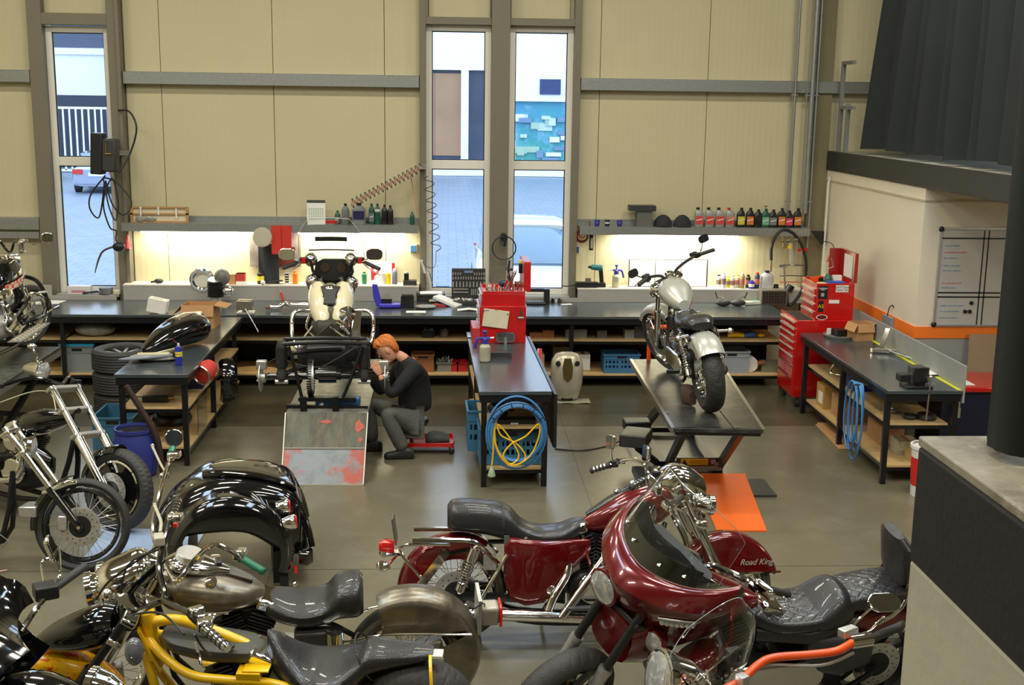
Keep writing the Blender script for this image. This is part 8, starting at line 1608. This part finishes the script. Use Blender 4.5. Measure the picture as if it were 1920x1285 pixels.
for i in range(3): MB().bb(-.03, .03, -.085+.02*i, -.07+.02*i, .33+.055*i, .365+.055*i).build('console_plate', alu, bt_)
for s in (-1, 1): MB().lathe([(.028, 0), (.03, .01), (.012, .012)], (s*.11, -.055, .46), (s*.15, -1, .15), 16).build('filler_neck', black, bt_)
MB().prism([(.07*cos(t*pi/8), .05*sin(t*pi/8)) for t in range(9)], lambda u, v, h: (u, h, .03+v), -.066, -.05).build('tunnel_opening', black, bt_)
tool('rag', 'pale spotted cloth under the bare steel fuel tank', 'cloth', [('cloth', MB().sheet([[V((x, y, .008+.004*sin(x*30)*cos(y*26))) for y in (-.14, -.07, 0, .07)] for x in [-.2+.42*i/10 for i in range(11)]], .004), mat('spotted_cloth', srgb(156, 156, 128), .9, 0, .4, 40))], tuple(V(at(1070, 752, 0))))
# ---- middle bench
gcv = tool('engine_cover', 'grey curved cover standing behind the sprayer on the middle workbench', 'cover', [('shell', MB().torus((0, 0, -.01), (0, 1, .2), .11, .03, 24, 8, a0=.2, a1=pi-.2, rz=.05), mat('cover_grey', srgb(150, 146, 128), .4, .2)), ('dark_box', MB().bb(-.12, .12, -.02, .04, 0, .05), darkg)], tuple(V(at(937, 672, .9))+V((0, 0, .01))))  # plain dark grey box at the foot of the arched shell
tool('tape_roll', 'metal ring clamp at the far left corner of the middle workbench', 'clamp', [('ring', MB().torus((0, 0, .04), (1, 0, 0), .035, .012, 20, 8), steel), ('foot', MB().bb(-.06, .06, -.03, .03, 0, .012), steel)], at(887, 633, .9))
tool('red_level', 'red and grey bar leaning on the right side of the middle workbench', 'level', [('bar', MB().bar((0, 0, 0), (.02, .12, .30), .04, .03), red), ('edge', MB().bar((-.022, 0, 0), (-.002, .12, .30), .008, .03), steel)], tuple(CBp(.74, 2.0, .55)))
hr = E('hose_reel', CBp(.33, -.055, .56), R(1.5), label='black wire hose rack with coiled blue hose on the near end of the middle workbench', cat='hose')
rk = MB()
for k, dy in ((0, 0), (1, -.16)): rk.torus((0, dy+.05, 0), (0, 1, 0), .245 if k else .27, .006, 30, 6, a0=R(25), a1=R(155))
hr_a = [R(35+22*i) for i in range(6)]
rk = MB(); prk = []
for rr, yy in ((.235, -.12), (.275, -.12), (.255, .02)):
    rk.tube([(rr*cos(a), yy, rr*sin(a)) for a in [R(25+130*i/16) for i in range(17)]], .005, 6)
for i in range(6): a = R(32+23*i); rk.tube([(.275*cos(a), -.12, .275*sin(a)), (.235*cos(a), -.12, .235*sin(a)), (.255*cos(a), .02, .255*sin(a))], .004, 6)
rk.build('wire_rack', bframe, hr)
bh = mat('blue_hose', srgb(70, 132, 190), .35, 0, .04, 8)
for i in range(6):
    rr = .222+.009*i; dz = -.004*i-.01; ry = (.238+.006*i)+(.05 if i == 5 else 0)
    MB().tube([(rr*cos(a)*(1.0), -.10+.028*(i//2)+.01*sin(a*2+i), dz*(1-sin(a))*.5+ry*sin(a) ) for a in [2*pi*k/36 for k in range(36)]], .0095, 8, 0, True).build('hose_turn', bh, hr)
yc = tool('extension_cable', 'yellow extension cable looped inside the blue hose coil', 'cable', [('cable', MB().tube([(-.19, -.10, .10), (-.20, -.10, -.05), (-.14, -.11, -.22), (-.02, -.12, -.30), (.08, -.11, -.22), (.0, -.10, -.10), (-.14, -.10, -.02), (-.17, -.1, .08), (-.08, -.10, -.02), (.02, -.11, -.20), (-.05, -.12, -.28), (-.12, -.12, -.20), (-.05, -.11, -.10), (.08, -.1, -.03), (.19, -.10, .08), (.20, -.10, -.02), (.14, -.11, -.18), (.04, -.12, -.27), (-.08, -.12, -.28), (-.18, -.11, -.12), (-.20, -.1, .05), (-.21, -.1, -.2), (-.22, -.1, -.30)], .0075, 7, 7), yellow), ('plug', MB().lathe([(.012, .07), (.022, .04), (.03, .02), (.03, 0), (.035, 0), (.035, -.015)], (-.22, -.1, -.38), (0, 0, 1), 14), mat('plug_green', srgb(170, 190, 160), .5))], CBp(.33, -.055, .56), R(1.5))
cr1 = crate('plastic_crate', 'blue slotted crate, upper one of two at the near end of the middle workbench', CBp(.30, .35, .17), .56, .38, .34, bluep, R(1.5)); crate('plastic_crate', 'blue slotted crate behind the hose coil, sticking out on the left', CBp(.10, .80, .17), .34, .40, .40, bluep, R(1.5))
tool('power_tools', 'dark tools and a stained cloth heaped on the upper shelf of the middle workbench', 'tools', [('lump', MB().ell((-.1, 0, .08), (.12, .1, .08)), black), ('cloth', MB().box((.08, 0, .06), (.22, .2, .12)), mat('stained_board', srgb(170, 136, 96), .7, 0, .2, 8)), ('cylinder', MB().cyl((.0, -.1, .1), (.0, .0, .1), .03), black)], CBp(.32, .45, .551), R(1.5))
tool('black_case', 'black flat case with white lettering in the blue crate', 'case', [('case', MB().bb(-.15, .2, -.05, .08, 0, .07), black), ('lettering', MB().bb(-.03, .04, -.052, -.05, .03, .045), paper)], CBp(.33, .22, .52), R(1.5))
tool('bent_pipe', 'black bent part and fittings on the floor beneath the middle workbench', 'part', [('body', MB().tube([(-.15, 0, .08), (0, .05, .12), (.1, -.05, .06), (.15, -.1, .02)], .05, 10, 4), black), ('tap', MB().cyl((.15, -.1, .05), (.24, -.12, .06), .012), steel)], CBp(.42, .5, .0))
# ---- left bench
carton('cardboard_box', 'open cardboard box with flaps spread on the left workbench', (-2.78, 13.55, .9005), .36, .30, .26, R(-3), card, True)
bt2 = E('fuel_tank', (-2.78, 12.35, .9005), label='gloss black long motorcycle fuel tank lying on the left workbench', cat='fuel tank', rz=R(62))
tank_b = MB().body(body_sm([(-.50, 0, .06, .03, .02, .03, 2.4), (-.40, 0, .09, .09, .05, .07, 2.4), (-.2, 0, .14, .15, .10, .12, 2.5), (.05, 0, .17, .20, .14, .15, 2.5), (.25, 0, .18, .20, .14, .16, 2.5), (.36, 0, .17, .14, .10, .12, 2.4), (.42, 0, .16, .05, .04, .05, 2.2)], 5), 24).build('shell', gloss, bt2); MB().body([(.0, 0, .295, .03, .02, .02, 3), (.15, 0, .32, .06, .02, .02, 3), (.36, 0, .29, .05, .03, .02, 3), (.44, 0, .20, .04, .05, .05, 3)], 14).build('console', chrome, bt2)
wd_ = E('spray_can', at(336, 685, .9), label='blue and yellow spray can with red straw on the left workbench', cat='can'); MB().lathe([(.030, 0), (.033, .004), (.033, .17), (.026, .185), (.014, .188)], n=20).build('body', mat('wd_blue', srgb(36, 46, 150), .3), wd_); MB().lathe([(.0335, .09), (.0335, .135)], n=20, cap=False).build('yellow_band', mat('wd_yellow', srgb(250, 220, 40), .35), wd_); MB().lathe([(.012, .186), (.011, .215), (.003, .218)], n=12).build('nozzle', white, wd_); MB().cyl((0, 0, .205), (-.06, 0, .26), .002).build('straw', red, wd_); text('WD-40', .022, mat('wd_blue', (0, 0, 0)), 'lettering', wd_, (0, -.0345, .112), (R(90), 0, 0), .0004)
tool('wrapped_part', 'grey angled bracket on plastic wrapping at the near end of the left workbench', 'part', [('wrapping', MB().ell((-.02, .12, .03), (.26, .12, .035)), mat('crumpled_plastic', (0, 0, 0))), ('foam', MB().box((-.05, .12, .055), (.30, .10, .02), rz=.1), mat('foam', srgb(196, 188, 150), .8)), ('bracket', MB().prism([(-.32, -.12), (-.20, -.12), (.18, .06), (.2, .12), (-.18, .06)], lambda u, v, h: (u, v, .05+h), 0, .012), mat('bracket_grey', srgb(150, 160, 170), .3, .3)), ('clamp', MB().cyl((.18, .06, .05), (.18, .06, .09), .03), black)], at(292, 680, .9))
tool('red_lamp', 'red lamp shade lying on the upper shelf edge of the left workbench', 'lamp', [('shade', MB().lathe([(.03, .20), (.075, .18), (.11, .08), (.105, 0)], (0, 0, 0), (.3, .7, .25), 20), mat('lamp_red', srgb(196, 60, 52), .5)), ('cage', MB().torus((0, 0, 0), (.3, .7, .25), .10, .012, 20, 6), steel)], (-2.42, 11.68, .76))
tool('blue_box', 'small blue box on the upper shelf of the left workbench', 'box', [('box', MB().bb(-.1, .1, -.08, .08, 0, .15), mat('dull_blue', srgb(44, 52, 110), .5))], (-2.56, 12.0, .5605))
tool('clamp', 'black and brass clamp on the near plywood shelf of the left workbench', 'clamp', [('rod', MB().cyl((-.26, 0, .05), (.30, 0, .05), .008), steel), ('body', MB().bb(-.14, .1, -.03, .03, .0, .06), black), ('jaw', MB().cyl((.08, 0, .04), (.16, 0, .04), .022), mat('brass', (0, 0, 0)))], (-2.78, 11.40, .5605))
tool('black_drum', 'black coiled cable drum on the lower shelf of the left workbench', 'cable', [('drum', MB().torus((0, 0, .08), (0, 0, 1), .15, .05, 24, 8).torus((0, 0, .17), (0, 0, 1), .13, .04, 24, 8), rubberhose), ('box', MB().bb(-.16, .16, -.16, .16, 0, .035), mat('wood_box', srgb(150, 130, 100), .6))], (-2.78, 11.95, .1705))
tool('clear_sheet', 'clear plastic sheet leaning on the left workbench side', 'sheet', [('sheet', MB().box((0, 0, .2), (.004, .45, .38)), MT['clear_screen'])], (-2.445, 11.8, .1705))
tool('black_fairing_part', 'gloss black fender part hanging on the right side of the left workbench', 'part', [('shell', MB().torus((0, 0, 0), (1, .3, 0), .22, .05, 24, 8, a0=-1.2, a1=1.3, rz=.09), gloss)], (-2.39, 12.85, .45))
for z, t in ((0, 'bottom black car tyre of a stack beside the left workbench'), (.245, 'middle black car tyre of the stack'), (.49, 'top black car tyre with spoked wheel, beside the left workbench')):
    ty = E('tyre', (-3.56, 13.15, z), label=t, cat='tyre', group='stacked tyres')
    pr_ = [(.20, .02), (.24, .0), (.30, .0), (.335, .03)]+[(.335-(.006 if k % 2 else 0), .03+.18*k/12) for k in range(1, 12)]+[(.335, .21), (.30, .24), (.24, .24), (.20, .22)]
    MB().lathe(pr_+[pr_[0]], n=40, cap=False).build('casing', rubber, ty)
    if z > .4:
        w_ = MB().lathe([(.19, .06), (.20, .06), (.205, .20), (.195, .20)], n=32, cap=False).build('rim', alu, ty)
        for k in range(8): a = 2*pi*k/8; MB().bar((.03*cos(a), .03*sin(a), .17), (.2*cos(a), .2*sin(a), .19), .03, .02).build('spoke', alu, w_)
crate('plastic_crate', 'blue crate on the floor behind the blue barrel', (-3.30, 11.95, 0), .40, .55, .33, mat('crate_teal', srgb(60, 112, 138), .5), 0, slots=False)
br_ = E('barrel', at(255, 845, 0), label='open dark blue plastic barrel on the floor by the left workbench', cat='barrel'); bm_ = mat('barrel_blue', srgb(46, 54, 128), .4, 0, .1, 5)
br_.location = (G(256, 795, .46).x, 10.88, 0)
MB().lathe([(.15, 0), (.185, .02), (.205, .18), (.20, .30), (.165, .40), (.160, .42)], n=32).build('body', bm_, br_, bev=0); MB().lathe([(.160, .41), (.178, .42), (.178, .45), (.165, .45), (.16, .425)], n=32, cap=False).build('rim', bm_, br_); MB().cyl((0, 0, .421), (0, 0, .4215), .155, n=28).build('dark_inside', black, br_)
tool('tailpipe', 'brown bent steel tube leaning upright against the left workbench', 'tube', [('tube', MB().tube([(0, 0, 0), (-.03, 0, .3), (-.10, 0, .5), (-.30, .0, .86)], .028, 12, 5), mat('brown_tube', srgb(66, 50, 44), .45, .3))], (-2.62, 10.82, 0))
# ---- right bench
tool('pan_lid', 'round grey tray with a black sponge and white tag on the right workbench', 'tray', [('tray', MB().lathe([(.01, .0), (.17, 0), (.19, .03), (.18, .032), (.165, .012), (.01, .01)], n=32), mat('tray_grey', srgb(130, 134, 124), .5)), ('sponge', MB().box((.03, .03, .05), (.22, .15, .07), rz=.2), black), ('tag', MB().box((-.13, .02, .06), (.05, .01, .07), rz=.3), paper)], at(1576, 632, .9))
carton('cardboard_box', 'open cardboard box leaning at the far end of the right workbench', (4.56, 12.88, .9005), .20, .22, .19, R(10), card, True, None)
tool('chrome_stand', 'chrome foot control parts lying on the right workbench', 'parts', [('plate', MB().bar((-.04, .0, .03), (.06, .1, .24), .05, .02), chrome), ('foot', MB().body([(-.14, 0, .03, .03, .02, .02, 3), (0, 0, .03, .05, .03, .03, 3), (.1, -.05, .03, .03, .02, .02, 3)], 14), chrome), ('rod', MB().cyl((.02, 0, .03), (.14, -.42, .03), .010), chrome), ('link', MB().bar((.1, -.15, .03), (.3, -.45, .025), .03, .02), chrome)], at(1658, 662, .9))
cb2 = tool('clipboard', 'white paper on a dark clipboard near the right workbench back edge', 'clipboard', [('board', MB().box((0, 0, .006), (.24, .30, .012), rz=.2), mat('navy_board', srgb(20, 24, 44), .4)), ('paper', MB().box((-.01, .01, .014), (.2, .26, .003), rz=.2), paper)], at(1742, 700, .9))
vz = E('vise', (4.30, 10.62, .9), label='large black bench vise bolted to the near end of the right workbench', cat='vise')
MB().bb(-.10, .14, -.10, .12, 0, .03).bb(-.03, .08, -.06, .1, .03, .10).build('base', black, vz, bev=.006); MB().bb(-.03, .10, -.04, .12, .10, .19).build('body', mat('vise_grey', srgb(70, 70, 64), .4, .4), vz, bev=.008); MB().bb(-.04, .10, -.08, -.045, .06, .20).bb(-.16, -.06, -.06, .06, .06, .13).build('jaw', black, vz, bev=.006); MB().cyl((.09, -.12, .10), (.09, -.04, .10), .022).build('screw', steel, vz); MB().cyl((.08, -.14, -.28), (.10, -.12, .12), .009).build('tommy_bar', steel, vz); MB().ell((.10, -.12, .12), (.022, .022, .022)).build('bar_knob', steel, vz)
tool('socket_strip', 'grey double socket box with cable on the orange band', 'socket', [('box', MB().bb(-.04, 0, -.13, .13, -.06, .06), mat('socket_grey', srgb(140, 144, 150), .4)), ('cable', MB().tube([(-.03, 0, .06), (-.02, -.02, .16), (.0, -.05, .19), (0, -.08, .17)], .006, 6, 3), rubberhose)], (4.885, 12.9, 1.10))
hl_ = E('air_hose', (3.975, 11.0, .84), label='coiled light blue air hose hanging from the front of the right workbench', cat='hose'); MB().cyl((-.10, 0, -.01), (.036, 0, -.01), .008).build('hook', black, hl_)
for i in range(5):
    a0 = .16+.025*i; MB().tube([(-.03-.012*i, a0*cos(t)*(.5+.22*(i % 3))+.03*i, -.30-.04*(i % 3)+(.30+.04*(i % 3))*sin(t)) for t in [2*pi*k/30 for k in range(30)]], .010, 8, 0, True).build('hose_loop', bh, hl_)
MB().cyl((-.05, -.02, -.72), (-.05, -.02, -.60), .010).build('coupling', mat('brass', (0, 0, 0)), hl_)
for (x, y, L_x, W_y, h, m, t) in ((4.22, 12.75, .22, .26, .26, mat('printed_card', srgb(190, 150, 84), .7), 'large brown printed carton at the far end of the right lower shelf'), (4.25, 12.36, .20, .22, .23, card, 'medium cardboard carton beside the large printed one'), (4.20, 12.08, .18, .18, .16, mat('pinkish_card', srgb(176, 124, 92), .7), 'small pinkish carton in front of the medium one'), (4.36, 11.4, .22, .42, .20, card, 'long brown carton behind the blue hose on the lower shelf'), (4.40, 10.98, .20, .22, .14, mat('printed_white', srgb(186, 180, 150), .7, 0, .3, 20), 'white printed box on the near part of the right lower shelf'), (4.46, 10.72, .24, .20, .12, mat('green_dot_card', srgb(196, 168, 100), .7), 'brown box with yellow-green labels at the near end')):
    o_ = carton('carton', t, (x, y, .1655), L_x, W_y, h, 0, m)
    if 'labels' in t:
        for dx in (-.05, .06): MB().bb(dx-.03, dx+.03, -W_y/2-.002, -W_y/2, .03, .09).build('label', mat('lime_label', srgb(206, 214, 50), .5), o_)
    if 'printed one' not in t and 'printed carton' in t: MB().bb(-L_x/2-.002, -L_x/2, -.09, .05, .05, .18).build('label', paper, o_)
tool('chrome_levers', 'bent chrome lever on the upper shelf of the right workbench', 'lever', [('lever', MB().tube([(0, 0, .12), (-.04, -.02, .02), (.04, -.2, .03), (.12, -.32, .04)], .012, 8, 4), chrome)], (4.2, 12.6, .5715)); tool('blue_bin', 'dark blue bin on the upper shelf of the right workbench', 'bin', [('bin', MB().bb(-.1, .12, -.16, .16, 0, .16), mat('bin_blue', srgb(30, 40, 110), .5))], (4.25, 11.95, .5715))
for i, (y, m, t) in enumerate(((10.95, alu, 'silver metal part'), (10.72, darkg, 'grey bearing ring'))): tool('spare_part', t+' on the near end of the right upper shelf', 'part', [('ring', MB().torus((0, 0, .025), (0, 0, 1), .045, .022, 20, 8), m)], (4.22+.1*i, y, .5715))
tool('black_disc', 'round black weight on the near upper shelf of the right workbench', 'weight', [('disc', MB().lathe([(.09, 0), (.095, .02), (.08, .05), (.001, .052)], n=24), rubber)], (4.48, 10.72, .5715))
tool('flat_cardboard', 'flattened cardboard sheets on the floor beneath the right workbench', 'cardboard', [('sheet', MB().box((0, 0, .008), (.30, .95, .010), rz=-.05), card), ('sheet', MB().box((.05, .05, .02), (.28, .9, .010), rz=.03), mat('cardboard', (0, 0, 0)))], (4.15, 12.1, 0))
# bucket, drum, red-topped table and board at the right
bu = E('bucket', (4.31, 10.20, 0), label='tall red and white plastic bucket right of the right workbench, half hidden', cat='bucket'); MB().lathe([(.13, 0), (.15, .45)], n=28).build('body', white, bu); MB().lathe([(.1365, .10), (.1475, .36)], n=28, cap=False).build('red_label', mat('bucket_red', srgb(204, 34, 30), .4), bu); MB().lathe([(.15, .44), (.16, .44), (.16, .47), (.14, .47)], n=28, cap=False).build('rim', white, bu)
tr2 = E('service_trolley', (5.12, 11.35, 0), label='red-topped trolley with dark blue body behind the right workbench', cat='trolley'); MB().bb(-.34, .4, -.25, .35, .10, .74).build('body', mat('navy_body', srgb(24, 28, 52), .4), tr2, bev=.006); MB().bb(-.38, .44, -.29, .39, .74, .79).build('top', red, tr2, bev=.01); MB().bb(-.34, .0, -.2, .2, .791, .794).build('paper', paper, tr2); MB().cyl((-.12, .02, .794), (-.12, .02, .81), .035).build('lid', darkg, tr2)
MB().cyl((-.2, -.31, .60), (-.2, -.31, .70), .02).cyl((-.2, -.31, .5), (-.2, -.31, .60), .03).build('gas_valve', chrome, tr2)
for x in (-.28, .34):
    for y in (-.2, .3): MB().cyl((x-.015, y, .05), (x+.015, y, .05), .05).build('castor', rubber, tr2)
tool('board', 'plain brown board leaning on the grey office wall', 'board', [('board', MB().box((0, 0, .55), (.30, .018, 1.1), rot=Matrix.Rotation(R(-4), 3, 'X')), mat('brown_board', srgb(168, 142, 112), .6))], (5.62, 12.12, .005))
# papers on the floor near the long-forked bikes
tool('blue_sheet', 'pale blue cloth on the floor between the two long-forked bikes', 'cloth', [('sheet', MB().sheet([[V((x, y, .006+.003*sin(x*14+y*9))) for y in (-.35, -.1, .15, .4)] for x in (-.4, -.15, .1, .4)], .003), mat('blue_cloth', srgb(150, 170, 200), .7))], (-2.35, 9.0, 0))
